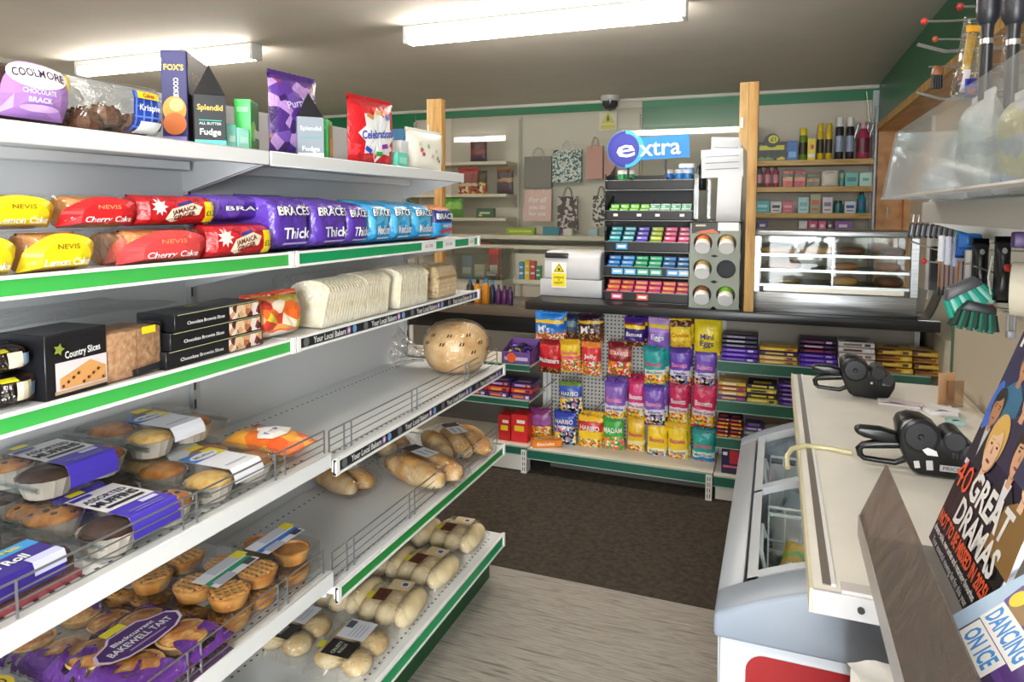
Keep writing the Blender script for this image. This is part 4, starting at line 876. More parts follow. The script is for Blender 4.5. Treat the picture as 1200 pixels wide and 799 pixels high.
bars(841, 874, 455, SB, YB2, 4, .022, [C3('6a4a90', 'd8b04a', 'c83a5a'), C3('c8a05a', 'e8e0d0', 'e0c02a'), C3('b85a3a', 'e8d8b0', '7a3a9a'), C3('d0b04a', 'e8e0c8', 'e0c02a')], 'caramel bar in the pile at the left of the second bar shelf', 'bars at the left of the second shelf')
bars(875, 911, 458, SB, YB2, 4, .022, [C3('c8b83a', 'e8dc8a', '2a2a3a'), C3('2f2a44', 'd8c83a', 'e0d04a'), C3('d0c04a', '3a3040', 'e8dc8a'), C3('2f2a44', 'd8c83a', 'e8e0a0')], 'yellow and black bar in its pile on the second bar shelf', 'bars in the middle of the second shelf')
bars(913, 948, 458, SB, YB2, 5, .02, [C3('4a2a8a', '8a6ac8', 'd8d0e8'), C3('5a35a0', 'b0a0dc', '2a1a50'), C3('30205a', 'a090c8', 'e0d8f0')], 'striped purple bar next to the freezer board, second bar shelf', 'purple bars on the second shelf')
bars(839, 870, 500, SC, YB2, 5, .017, [C3('8a2a24', 'e8a83a', 'e0c02a'), C3('2a2450', 'c84a3a', 'e8c83a'), C3('b8402a', 'e8b84a', 'd8c02a')], 'red and orange dotted bar on the third bar shelf', 'dotted bars on the third shelf', split=2)
bars(872, 895, 500, SC, YB2, 3, .02, [C3('5a4a9a', 'c8b8e0', 'e8e8f0'), C3('8a8a90', 'a8a8b0', '77777c')], 'lilac and grey bar on the third bar shelf', 'lilac bars on the third shelf')
bars(896, 930, 500, SC, YB2, 3, .018, [C3('d8c0b0', '8a3a2a', 'e8e0d8'), C3('3a2a2a', 'd8d0c8', 'b84a3a')], 'striped pale bar on the third bar shelf', 'striped bars on the third shelf')
for k, (a, b) in enumerate(((845, 867), (868, 888))):
    wbox((a, 524, b, 558), 3.66, f'dark blue and red gift chocolate box on the bottom bar shelf, {"left" if k == 0 else "right, beside the freezer"}', M('1f1f48', .35), .1375, .05, 'chocolate box', 'chocolate_box', [(.2, .62, .5, .5, M('b8283a', .35)), (0, .26, .8, .08, M('d8607a', .35)), (-.3, .72, .25, .12, WHITE)])
# left sweet bay
LBZ = [.6135, .4105, .1535]
x, w_, z0, zq = FY(588, 412, 622, 430, 3.67)
t = thing('sweet_tray', 'purple open tray of foil wrapped sweets at the end of the bread shelving', 'sweets', (x, 3.67, LBZ[0]))
m = MB(); m.box(-w_/2, w_/2, 0, .003, 0, .07); m.box(-w_/2, w_/2, .17, .173, 0, .12); m.prism([(0, 0), (.173, 0), (.173, .12), (0, .07)], -w_/2, -w_/2+.003, 'yz'); m.prism([(0, 0), (.173, 0), (.173, .12), (0, .07)], w_/2-.003, w_/2, 'yz'); m.box(-w_/2, w_/2, 0, .17, 0, .003)
m.build('tray', M('6a4a90', .4), t)
P = Pr(front(0), .001); P.rect(0, .03, w_*.8, .02, M('c8b8dc', .4), 1, 1); P.star(-.03, .035, .03, M('f0602a', .4), 10, .9); P.build(t, 'price_star')
for k in range(14):
    m, f = pillow(.05, .03, .028, k); c = ['4a2f8a', '2a2050', '6a48a8', '3a3a4a', 'c8b84a'][k % 5]; zig(m, .045, -.006, .002); zig(m, .045, .028, .036)
    o = m.build('wrapped_sweet', M(c, .2), None, (x-w_*.36+w_*.24*(k % 4), 3.70+.04*(k//4), LBZ[0]+.03+.012*(k//4)+random.uniform(0, .01)), 0, smooth=60, rot=(random.uniform(.6, 1.4), random.uniform(-.5, .5), random.uniform(-1, 1)))
    tag(o, f'{["purple", "navy", "violet", "grey", "olive"][k % 5]} foil wrapped sweet in the purple tray, {["front", "second", "third", "back"][k//4]} row, {["first", "second", "third", "fourth"][k % 4]} along', 'sweet', 'wrapped sweets in the purple tray')
for s in range(3): bars(545+26*s, 570+26*s, 470, LBZ[1], 3.66, 3, .03, [C3('4a2a6a', 'e8703a', 'd8c8e0'), C3('c83a2a', 'e8a04a', '3a2a6a'), C3('3a2a6a', 'c89ad0', 'e87a3a')], f'bar in the {["far left", "middle", "right"][s]} purple and orange pile under the sweet tray', f'{["far left", "middle", "right"][s]} purple and orange bars')
for k, (a, b, c, n) in enumerate(((584, 598, 'b81f24', 'dark'), (599, 618, 'd0282c', 'bright'))): wbox((a, 487, b, 522), 3.67, f'{n} red chocolate box standing low beside the bread sticks', M(c, .35), LBZ[2], .1, 'chocolate box', 'chocolate_box', [(0, .5, .6, .2, M('e8c02a', .4)), (.1, .75, .5, .12, M('f0e0d0', .4))])
p = atY(622, 520, 3.6); o = carton('chocolate_box', 'long orange chocolate box lying at the corner of the sweet display', 'chocolate box', (-1.21, 3.70, .1475), .5, .17, .08, .04, M('e8862a', .35))
P = Pr(top(.04), .001); P.rect(0, 0, .14, .04, M('e8c87a', .4), 1, 1); P.text('Biscuits', 0, 0, .02, M('8a3a1a', .4), .1); P.build(o); P = Pr(front(-.04), .001); P.text('Biscuits', -.01, .02, .018, M('fff0d0', .4), .1); P.build(o)
# ================================================================== goods on the left shelving
Z1, Z2, Z3, Z4R, Z4L, Z5R, Z5L, Z6 = 1.6425, 1.3925, 1.1785, .8845, .9065, .5615, .6085, .1975
def sponge(c1, c2, c3, n): return MIXN('cake_'+n, [c1, c2, c3], (1, 1, 1), 45, 5, .75, .4)
CHOCC = sponge('2a160d', '3d2214', '51301d', 'chocolate'); GOLDC = sponge('9a5a22', 'c07a34', 'd39248', 'golden'); GING = sponge('6a3a1a', '8a5026', 'a06632', 'ginger')
GRAN = MIXN('granola', ['5a3420', '8f6644', 'b98f68', 'cfae8c'], (1, 1, 1), 70, 6, .7, .6)
PALEB = MIXN('bread_white', ['e6dab8', 'f0e6cc', 'f6f0de'], (1, 1, 1), 30, 5, .8, .2)
ROLL = MIXN('soft_roll', ['c9ab78', 'dcc79a', 'e8dab8'], (1, 1, 1), 12, 4, .7, .1)
LOAF = MIXN('loaf_crust', ['b98d58', 'd2ac78', 'dfc197'], (1, 1, 1), 14, 5, .85, .25, spec=.2)
BAG = MIXN('baguette_crust', ['b87a3c', 'd0a060', 'e8d0a4'], (1, 1, 1), 12, 4, .7, .2, spec=.25)
NEVF = FILM(.07, .1, 'ffffff', .9, 18)
def wrapped(label, cat, Xf, yc, w_, h, d, z, cake, pr, film=CLEAR, name='cake_pack', rz=RL, group=None, a=5, b=4, seed=0, rnd=.012, fl=1.06):
    """a cake in clear film standing face out to the aisle; pr(P, f) draws the printed label on the film"""
    t = thing(name, label, cat, (Xf-d/2, yc, z), rz, group)
    if cake:
        m, _f = pillow(w_*(.96 if film is not NEVF else .8), h*.93, d*.86, seed, .03, a+1, b+1, 18, 14); m.build('cake', cake, t, smooth=70)
    m, f = pillow(w_*fl, h, d*1.02, seed, .05, a, b, 26, 16)
    m.build('wrapper', film, t, smooth=60)
    P = Pr(front(f), .005, .0007); pr(P, f)
    if P.v: P.build(t, 'label')
    return t
# ---- top shelf
yc, w_ = LX(-34, 90, 110, -1.19)
def _p(P, f):
    P.arch(.012, .012, .125, .098, M('b98adb', .4)); P.ell(.012, .083, .108, .045, M('f0e8f4', .4)); P.text('COOLMORE', .012, .083, .014, M('2f1f3a', .4), .09, 0, .01, .35)
    P.text('CHOCOLATE', .012, .056, .0085, WHITE, .06); P.text('BRACK', .012, .042, .0085, WHITE, .04); P.ell(.012, .028, .07, .012, M('d8b0e8', .4)); P.ell(.082, .085, .022, .03, M('f0d83a', .4))
wrapped('clear pack of dark chocolate cake with a purple arched label on the top shelf', 'cake', -1.185, yc, w_, .118, .16, Z1, CHOCC, _p, name='cake_pack')
yc, w_ = LX(92, 203, 120, -1.19)
def _p(P, f):
    P.rect(.03, .047, .06, .085, M('2a4ab0', .4)); 
    for k in range(4): P.rect(.006+.016*k, .05, .004, .075, M('6a8ad8', .4)); P.rect(.03, .02+.02*k, .06, .003, M('6a8ad8', .4))
    P.rect(.03, .082, .052, .014, M('f0d02a', .4)); P.text('Cakes', .03, .082, .008, M('b02a2a', .4)); P.rect(.036, .02, .05, .022, WHITE); P.text('Krispie', .03, .058, .012, WHITE, .046)
t = wrapped('clear domed pack of crunchy chocolate clusters with a blue tartan label', 'cake', -1.185, yc, w_, .115, .16, Z1, None, _p, FILM(.12, .15, 'f4f4f2', .8, 20), seed=3)
for i in range(7):
    m = MB(); m.lathe([(.001, 0), (.03, .004), (.034, .018), (.026, .036), (.001, .044)], 10)
    for k in range(14):
        an = random.uniform(0, 2*PI); r = random.uniform(.008, .03); zz_ = .04-r*.6+random.uniform(0, .006); m.tube([(r*math.cos(an), r*math.sin(an), zz_), (r*math.cos(an)+random.uniform(-.012, .012), r*math.sin(an)+random.uniform(-.012, .012), zz_+.004)], .004, 5)
    m.build('cluster', M('5f3d28', .6, var=.3, scale=120), t, (-.068+.045*(i % 4), -.035+.06*(i//4), .004+.012*(i % 2)), i)
yc, w_ = LX(187, 218, 140, -1.185); 
o = carton('biscuit_box', 'tall purple biscuit box standing on the top shelf', 'biscuits', (-1.315, (yc+.092)*1.056, Z1), .52, .055, .158, .214, M('30306a', .35))
P = Pr(front(-.079), .001); P.rect(0, .13, .05, .16, M('2a2a62', .4)); P.text('FOX\'S', 0, .176, .013, M('f0c83a', .4), .042, -PI/2*0); P.text('COOKIES', .004, .128, .011, WHITE, .05, -PI/2); P.ell(0, .082, .05, .06, M('e8a04a', .4)); P.ell(0, .05, .05, .05, M('c8703a', .4)); P.ell(.004, .092, .03, .03, M('f4c88a', .4)); P.rect(0, .012, .05, .02, M('8a7ac0', .4)); P.build(o)
P = Pr(lambda u, v, q: (.0275+q, u, v), .001); P.rect(0, .107, .154, .21, M('3d342f', .4), 1, 1); P.text('FOX\'S', 0, .16, .025, M('8a6a2a', .4)); P.ell(.01, .09, .09, .09, M('5a4232', .5)); P.build(o)
def gable(label, px0, px1, py, ztop, X, body, foot, txt):
    yc, w_ = LX(px0, px1, py, X); w_ = w_*.74; t = thing('fudge_box', label, 'sweets', (X-.033, yc+.03, Z1), .82); h = ztop-Z1; hb = h*.62
    m = MB(); m.box(-w_/2, w_/2, -.03, .03, 0, hb); m.build('carton', body, t, bevel=.001, seg=1)
    m = MB(); m.add([(-w_/2, -.03, hb), (w_/2, -.03, hb), (w_/2, .03, hb), (-w_/2, .03, hb), (0, -.004, h), (0, .004, h)], [(0, 1, 4), (1, 2, 5, 4), (2, 3, 5), (3, 0, 4, 5)]); m.build('pointed_top', M('17171c', .35), t)
    P = Pr(front(-.03), .001)
    if foot: P.rect(0, hb*.06, w_*.98, hb*.12, foot, 1, 1)
    for s, cz, hh, ww, col in txt: P.text(s, 0, cz*hb, hh*hb, col, ww*w_)
    P.rect(0, hb*.5, w_*.7, .0015, M('3fc0b0', .4), 1, 1); P.build(t, 'label'); return t
gable('black pointed fudge box with a teal foot on the top shelf', 228, 264, 120, 1.829, -1.19, M('23262c', .35), M('5fd8d0', .35), [('Splendid', .75, .11, .8, M('d8b85a', .4)), ('ALL BUTTER', .44, .05, .7, M('b8c8c8', .4)), ('Fudge', .28, .12, .66, WHITE)])
gable('silver grey pointed box standing in front of the purple snack bag', 352, 378, 150, 1.822, -1.19, M('8f98a4', .3), M('d8dce0', .35), [('Splendid', .72, .11, .8, M('d0d8dc', .4)), ('Fudge', .22, .12, .66, WHITE)])
def lcarton(label, px0, px1, py, ztop, X, mat, d, deco=None, z=None, cat='box', name='carton', rz=RL):
    yc, w_ = LX(px0, px1, py, X); z = Z1 if z is None else z
    o = carton(name, label, cat, (X-d/2, yc, z), rz, w_, d, ztop-z, mat)
    if deco:
        P = Pr(front(-d/2), .001); h = ztop-z
        for q in deco:
            if isinstance(q[0], str): P.text(q[0], q[1]*w_, q[2]*h, q[3]*h, q[5], q[4]*w_)
            else: P.rect(q[0]*w_, q[1]*h, q[2]*w_, q[3]*h, q[4], 1, 1)
        P.build(o)
    return o
TQ = M('8fe4d4', .4)
lcarton('small turquoise box beside the black pointed box', 266, 277, 160, 1.70, -1.20, TQ, .05, [(0, .4, .6, .25, M('d8f0ea', .4))])
lcarton('second small turquoise box left of the green box', 279, 292, 160, 1.694, -1.20, M('a4ead8', .4), .05, [(0, .45, .7, .3, M('c8f2e6', .4))])
o = lcarton('tall bright green box on the top shelf near the turquoise boxes', 291, 304, 145, 1.768, -1.20, M('4fd86a', .4), .08, [(0, .8, .7, .1, M('8ff0a0', .4))], rz=.5)
o.location.y += .02; gx = max(v.co.x for v in o.data.vertices); P = Pr(lambda u, v, q: (gx+q, u, v), .001); P.rect(0, .06, .075, .12, M('4f8a2a', .4), 4, 4); P.ell(-.02, .05, .05, .05, M('a8d85a', .4)); P.rect(.01, .045, .05, .02, M('d8e8d0', .4)); P.build(o)
yc, w_ = LX(336, 386, 140, -1.215)
o, f = bag('snack_bag', 'tall purple crisp bag leaning on the top shelf behind the silver box', 'snack', (-1.265, yc-.005, Z1), RL-.1, w_, .222, .055, ART([(0, '4a2a7a'), (.3, '5a3a92'), (.55, '6a3a7a'), (.8, '4a2a78')], ['4a2a7a', '6a4aa0', '3a1f60', 'b08ac8', '8a3a5a', '5a3490'], -.1, .9, 32), seed=5)
P = Pr(front(f), .0045); P.text('Purple', -.01, .15, .02, M('d8c8f0', .4), .08, .3); P.ell(.035, .05, .05, .06, M('8a2a34', .4)); P.text('Puffs', .02, .19, .02, M('c8a0d8', .4), .06, -.3); P.build(o)
o = lcarton('narrow bright green box right of the purple crisp bag', 384, 395, 155, 1.757, -1.20, M('4fd87a', .4), .07, [(0, .8, .7, .08, M('9ff0b0', .4))], rz=.45)
gx2 = max(v.co.x for v in o.data.vertices); P = Pr(lambda u, v, q: (gx2+q, u, v), .001); P.rect(0, .05, .06, .10, M('8a9a4a', .4), 4, 4); P.rect(.01, .04, .05, .05, M('d8a05a', .4), 3, 3); P.build(o)
yc, w_ = LX(420, 465, 155, -1.195)
o, f = bag('sweet_bag', 'shiny red sharing bag of sweets standing near the end of the top shelf', 'sweets', (-1.225, yc, Z1), RL-.12, w_, .205, .06, ART([(0, 'c81c24'), (.5, 'd8202a'), (.85, 'c01820')], ['d8202a', 'c01820', 'e04048', 'd8202a'], .0, .3, 50), seed=9)
P = Pr(front(f), .004, .001); P.star(0, .095, .088, WHITE, 8, .72); P.text('Celebrations', 0, .098, .026, M('3a4ab0', .4), .15, .12, .03)
for a, b, c in ((-.04, .15, 'c88a4a'), (0, .165, 'e8b04a'), (.045, .155, '2a5ab0'), (-.05, .045, '2a4ab8'), (.0, .035, '2f9a3a'), (.045, .05, 'e8e0d0'), (.02, .06, '8a2aa0')): P.rect(a, b, .028, .014, M(c, .35), 2, 2, a*9)
P.build(o, 'print')
lcarton('small turquoise carton right of the red sweet bag', 466, 478, 187, 1.695, -1.20, M('6fdac0', .4), .05, [(0, .5, .7, .4, M('a0ecd8', .4))])
lcarton('white carton between the turquoise carton and the flowered pouch', 470, 489, 180, 1.745, -1.24, M('e4e6ea', .4), .06, [(0, .4, .6, .2, M('c8ccd8', .4))])
lcarton('blue and red box lying high behind the white carton', 472, 488, 158, 1.80, -1.30, M('4a86b8', .4), .06, [(.2, .3, .4, .12, M('c83a4a', .4))])
yc, w_ = LX(488, 524, 180, -1.20)
o, f = bag('gift_pouch', 'cream flowered pouch at the far end of the top shelf', 'gift bag', (-1.235, yc, Z1), RL-.1, w_, .145, .06, M('efece0', .45), seed=4, nu=10)
P = Pr(front(f), .0045)
for a, b, c, s in ((-.06, .075, 'c85a6a', .02), (-.05, .06, 'b84a5a', .018), (-.02, .09, '9ab88a', .02), (.03, .075, 'd8c0b0', .02), (.04, .05, '8a9a6a', .018), (.05, .04, '5a5a5a', .014), (.0, .055, 'e0b8b0', .02), (-.07, .095, 'd0d8b8', .02)): P.star(a, b, s/1.6, M(c, .5), 5, .5, a*20)
P.build(o, 'flower_print')
# ---- second shelf: wrapped cakes two high
YEL = M('f2d81a', .35); RED = M('d8242a', .35); CAKEP = MIXN('cherry_cake', ['a8682a', 'b97a36', 'c98c48'], (1, 1, 1), 30, 4, .7, .3)
def nevis(label, px0, px1, py, X, z, h, col, word, dim=False, cut=0):
    yc, w_ = LX(px0, px1, py, X)
    def pr(P, f):
        lw = w_*.94
        P.arch(0, h*.04, lw, h*.88, col, 18, .42)
        P.text('NEVIS', 0, h*.62, h*.12, M('8a6a1a', .4) if col is YEL else M('e8a070', .4), lw*.3, 0, .01)
        P.text(word, 0, h*.26, h*.17, WHITE, lw*.62, 0, .015)
    return wrapped(label, 'cake', X, yc, w_*.97, h, .10, z, CAKEP, pr, NEVF, rz=RL, rnd=.02, fl=1.04)
nevis('yellow labelled lemon cake on the upper row of the second shelf', -28, 73, 240, -1.15, Z2+.073, .062, YEL, 'Lemon Cake')
nevis('yellow labelled lemon cake cut off by the left edge of the frame', -70, 29, 300, -1.12, Z2, .072, YEL, 'Lemon Cake')
nevis('yellow labelled lemon cake in the lower row beside the cherry cake', 30, 120, 290, -1.12, Z2, .072, YEL, 'Lemon Cake')
nevis('red labelled cherry cake on the upper row of the second shelf', 76, 170, 245, -1.15, Z2+.073, .062, RED, 'Cherry Cake')
nevis('red labelled cherry cake in the lower row of the second shelf', 146, 250, 285, -1.12, Z2, .072, M('e0484a', .35), 'Cherry Cake')
nevis('cherry cake tucked half behind the lower front cherry cake', 134, 170, 285, -1.16, Z2, .068, M('e0583f', .35), 'Cherry')
def ginger(label, px0, px1, py, X, z, h):
    yc, w_ = LX(px0, px1, py, X)
    def pr(P, f):
        P.rect(0, h*.5, w_*.98, h*.86, ART([(0, 'b8181f'), (.5, 'c8202a'), (.9, '8a1018')], ['c8202a', 'a8141c', 'd83a3a'], .5, 1, 60), 12, 6)
        P.star(-w_*.3, h*.62, h*.3, M('f0dcd8', .4), 9, .55)
        P.poly([(-w_*.24, h*.22), (-w_*.16, h*.55), (w_*.12, h*.75), (w_*.26, h*.62), (w_*.2, h*.36), (-w_*.14, h*.12)], M('f2e4cc', .4))
        P.text('JAMAICA', .0, h*.52, h*.15, M('6a1a14', .4), w_*.33, .22, .03); P.text('GINGER', .0, h*.33, h*.15, M('6a1a14', .4), w_*.28, .22, .03)
        P.rect(.0, h*.74, w_*.2, h*.09, M('2a3a8a', .4), 2, 2, .22)
        P.rect(w_*.38, h*.45, w_*.2, h*.7, YEL, 4, 4); P.text('£1.25', w_*.38, h*.4, h*.18, M('3a3a2a', .4), w_*.17)
    return wrapped(label, 'cake', X, yc, w_, h, .085, z, GING, pr, M('a8181f', .3), a=8, b=4, rz=RL, rnd=.015, fl=1.02)
ginger('red ginger cake on the upper row beside the lying purple loaf', 166, 254, 245, -1.15, Z2+.074, .062)
ginger('red ginger cake with a big yellow price in the lower row', 247, 320, 280, -1.12, Z2, .075)
PUR = ART([(0, '4f2f9a'), (.5, '5a37a8'), (.85, '4a2a92')], ['5a37a8', '4f2f9a', '6a48b8', '5a37a8'], -1, 2, 22, .02, .25)
BLU = ART([(0, '1f8ac8'), (.45, '37a4dc'), (.8, '5ab8e4')], ['2f9ad4', '48aee0', '2590cc', '5ab8e4'], -1, 2, 20, .02, .25)
def loafbag(label, px0, px1, py, X, z, h, d, mat, word, wd='Thick', ks=1.0, tz=0.0, seed=0):
    yc, w_ = LX(px0, px1, py, X)
    t = thing('bread_loaf', label, 'bread', (X-d/2, yc, z), RL)
    m, f = pillow(w_*1.04, h, d, seed, .05, 8, 5, 30, 16); m.build('wrapper', mat, t, smooth=60)
    m = MB(); m.grid(lambda i, j: ((i-.5)*w_*.9, d*.42+.05*j, h*.55+.012*math.sin(i*9)*(1-j)+.02*j), 8, 3); m.build('bag_tail', mat, t, smooth=60)
    P = Pr(front(f), .0045)
    P.o = .006; P.text('BRACES', 0, h*(.72 if word else .5), h*.15, M('1f1a3a', .4), w_*.76, 0, .05); P.text('BRACES', 0, h*(.72 if word else .5), h*.15, WHITE, w_*.74, 0, .015)
    if word: P.text(wd, w_*.04, h*.34, h*.19, WHITE, w_*.6, 0, .02); P.rect(w_*.06, h*.16, w_*.55, h*.035, M('b8a8d8' if mat is PUR else 'c8e4f2', .4), 2, 2)
    P.build(t, 'print'); return t
loafbag('purple bread loaf lying on top of the red ginger cake', 251, 335, 240, -1.17, Z2+.077, .066, .14, PUR, None, seed=1)
loafbag('first purple thick bread loaf from the left on the second shelf', 318, 368, 250, -1.12, Z2, .145, .22, PUR, 1, seed=2)
loafbag('second purple thick bread loaf on the second shelf', 367, 411, 250, -1.12, Z2, .142, .22, PUR, 1, seed=3)
loafbag('third purple thick bread loaf, next to the blue loaves', 407, 434, 250, -1.12, Z2, .135, .22, PUR, 1, seed=4)
loafbag('first blue medium bread loaf, next to the purple loaves', 434, 460, 255, -1.12, Z2, .138, .22, BLU, 1, 'Medium', seed=5)
loafbag('second blue medium bread loaf on the second shelf', 459, 485, 255, -1.12, Z2, .138, .22, BLU, 1, 'Medium', seed=6)
loafbag('third blue medium bread loaf on the second shelf', 484, 510, 255, -1.12, Z2, .135, .22, BLU, 1, 'Medium', seed=7)
yc, w_ = LX(510, 534, 255, -1.12)
t = thing('bread_loaf', 'small orange and navy banded bread pack at the far end of the second shelf', 'bread', (-1.20, yc, Z2), RL)
m, f = pillow(w_, .125, .16, 8, .04, 8, 6); m.build('wrapper', ART([(0, 'd8602a'), (.08, '2f9ad4'), (.5, '24307a'), (.86, 'e8862a')], nz=.01), t, smooth=60)
P = Pr(front(f), .0045); P.text('BRACES', 0, .085, .02, WHITE, w_*.8, 0, .03); P.text('WHITE', 0, .05, .012, WHITE, w_*.4); P.rect(0, .033, w_*.6, .012, M('c83a3a', .4), 2, 2, .1); P.build(t, 'print')
# ---- third shelf
BLKP = M('1a1a1e', .3)
for k, (z, h, w0) in enumerate(((Z3, .055, 60), (Z3+.056, .045, 50))):
    yc, w_ = LX(-40, w0, 430, -1.13); t = thing('cake_pack', f'dark film wrapped cake pack at the left edge of the third shelf, {"lower" if k == 0 else "upper"} one', 'cake', (-1.14-.06, yc, z), RL)
    MB().box(-w_/2+.01, w_/2-.01, -.05, .05, .003, h*.9).build('cake', CHOCC, t, bevel=.008)
    m, f = pillow(w_, h, .12, k, .2, 5, 4); m.build('wrapper', FILM(.12, .12, 'c8ccd8', .9, 18), t, smooth=60)
    P = Pr(front(f), .0045); P.rect(w_*.18, h*.5, w_*.2, h*.55, M('d8d0b8', .4), 3, 3); P.rect(w_*.02, h*.85, w_*.2, h*.1, M('d8d02a', .4), 2, 2); P.rect(w_*.34, h*.4, w_*.14, h*.6, M('8fa8d0', .4), 3, 3); P.build(t, 'label')
yc, w_ = LX(-30, 222, 355, -1.16)
t = thing('film_wrap', 'loose sheet of crumpled clear film lying over the cake packs under the green strip', 'film', (-1.30, yc, Z3+.112), RL)
MB().grid(lambda i, j: ((i-.5)*w_, (j-.5)*.22, .012+.012*mnoise.noise(Vector((i*3, j*2, 2)))), 30, 12).build('film', FILM(.12, .2, 'd8d8d8', .9, 7), t, smooth=80)
yc, w_ = LX(52, 130, 415, -1.12)
o = carton('cake_box', 'black box of country slices with a cake picture on its face', 'cake', (-1.13-.05, yc, Z3), RL+.08, w_, .10, .112, BLKP)
P = Pr(front(-.05), .001); h = .112
P.rect(w_*.06, h*.32, w_*.84, h*.46, M('e8d8dc', .4), 1, 1); P.poly([(-w_*.3, h*.14), (w_*.46, h*.14), (w_*.46, h*.36), (w_*.2, h*.5), (-w_*.3, h*.3)], M('d8a060', .4))
for a in range(9): P.ell(-w_*.25+w_*.08*a, h*(.18+.05*(a % 4)), .006, .006, M('6a2f1a', .4), 8)
P.rect(w_*.03, h*.1, w_*.86, h*.05, M('c8a88a', .4), 1, 1); P.text('Country Slices', w_*.06, h*.67, h*.11, WHITE, w_*.58, .06); P.star(-w_*.32, h*.76, h*.1, M('8a9a3a', .4), 5, .5); P.build(o)
yc, w_ = LX(124, 198, 410, -1.12)
t = thing('flapjack_pack', 'brown granola slice in clear film with a yellow sticker', 'cake', (-1.14-.05, yc+.004, Z3), RL+.06)
MB().box(-w_/2+.004, w_/2-.004, -.05, .05, .002, .092).build('flapjack', MIXN('oat_slice', ['a5744e', 'bd906a', 'cfa67f'], (1, 1, 1), 80, 6, .7, .5), t, bevel=.004)
MB().box(-w_/2+.002, w_/2-.002, -.053, .052, 0, .10).build('wrapper', FILM(.05, .1, 'ffffff', .5, 20), t, bevel=.006)
P = Pr(front(-.054), .001); P.rect(w_*.22, .088, w_*.24, .014, M('f0dc1f', .4), 1, 1); P.rect(w_*.18, .012, w_*.52, .013, M('22232a', .4), 1, 1, .04); P.rect(w_*.0, .05, .0015, .085, M('8a5a3a', .5), 1, 1); P.build(t, 'label')
for k in range(3):
    yc, w_ = LX(196+4*k, 316-3*k, 390, -1.12)
    o = carton('cake_box', f'black chocolate brownie slice box, {["bottom", "middle", "top"][k]} of the stack of three', 'cake', (-1.135-.05, yc+.004*k, Z3+.0362*k), RL+.05, w_, .10, .0357, BLKP)
    P = Pr(front(-.05), .001); P.rect(w_*.29, .017, w_*.38, .029, ART([(0, 'd8a878'), (1, 'd8a878')], ['d8a878', '8a3f4a', 'e8c8a0', '5a2a2a', 'f0e0d8', 'b86a4a'], -1, 2, 60, .02), 2, 2); P.text('Chocolate Brownie Slices', -w_*.17, .015, .007, WHITE, w_*.42); P.rect(0, .0345, w_*.96, .0016, M('b8b88a', .4), 1, 1); P.build(o)
    P = Pr(top(.0357), .0008); P.rect(0, 0, w_*.5, .05, M('2a2b30', .35), 1, 1); P.rect(-w_*.05, .02, .03, .02, M('a8a83a', .4), 1, 1); P.build(o)
yc, w_ = LX(306, 368, 370, -1.13)
o, f = bag('crumpet_pack', 'orange and red bag of buns right of the black boxes', 'bread', (-1.19, yc, Z3), RL-.05, w_, .105, .10, ART([(0, 'e8dcd0'), (.2, 'e86a2a'), (.55, 'd8b48a'), (.8, 'd84a34')], ['e86a2a', 'e8c89a', 'd89a5a', 'c83a2a', 'f0e0c8', 'd8c83a'], .25, .95, 30, .1), seed=11, wob=.3)
# sliced white loaves in clear bags
def slice_mesh():
    P = []
    for x, z in ((-.055, .0), (.055, .0), (.058, .09)): P.append((x, z))
    P += [(.058*math.cos(a)*1.06, .092+.028*math.sin(a)) for a in [PI*i/8 for i in range(9)]] + [(-.058, .09)]
    return MB().prism(P, -.0062, .0062, 'xz').mesh('slice', PALEB, bevel=.0015, seg=1)
SLICE = slice_mesh()
def sliced(label, y0, y1, X, z, s=1.0, lean=.25, film=CLEARW, mat=None, open_end=True):
    t = thing('sliced_loaf', label, 'bread', (X, (y0+y1)/2, z), 0); L = y1-y0; n = int(L/.0135)
    for i in range(n):
        o = link('slice', SLICE, t, (0, -L/2+.01+i*.0135, .002), 0, (lean if i < n*.6 else lean*.4, 0, 0)); o.scale = (s, 1, s*.98)
        if mat: o.data = mat
    m = MB()
    def fn(i, j):
        a = 2*PI*i; yy = -L/2-.05+j*(L+.07); k = 1 if .1 < j < .93 else (.35 if j <= .1 else .8)
        wv = 1+.05*mnoise.noise(Vector((i*9, j*11, 1)))
        x = .066*s*k*wv*max(-1, min(1, 1.35*math.cos(a))); zz_ = .064*s+.066*s*k*wv*max(-.96, min(1, 1.3*math.sin(a)))+(.0 if k == 1 else -.02)
        return (x, yy-.03*(zz_/.12), max(.0012, zz_))
    m.grid(fn, 28, 16); m.build('clear_bag', film, t, smooth=70)
    return t
sliced('long sliced white loaf in a clear bag, leaning stack at the left', 1.52, 1.87, -1.195, Z3, 1.10, -.3)
sliced('sliced white loaf in a clear bag in the middle of the third shelf', 1.92, 2.11, -1.19, Z3, 1.10, -.1)
SEED = MB().prism([(-.052, 0), (.052, 0), (.056, .08), (.04, .115), (0, .125), (-.04, .115), (-.056, .08)], -.0062, .0062).mesh('slice', MIXN('seeded_bread', ['8a6440', 'd0b486', 'e0cba4'], (1, 1, 1), 60, 5, .8, .3), bevel=.0015, seg=1)
sliced('seeded sliced loaf in a clear bag at the far end of the third shelf', 2.20, 2.36, -1.185, Z3, .98, -.05, CLEARW, SEED)
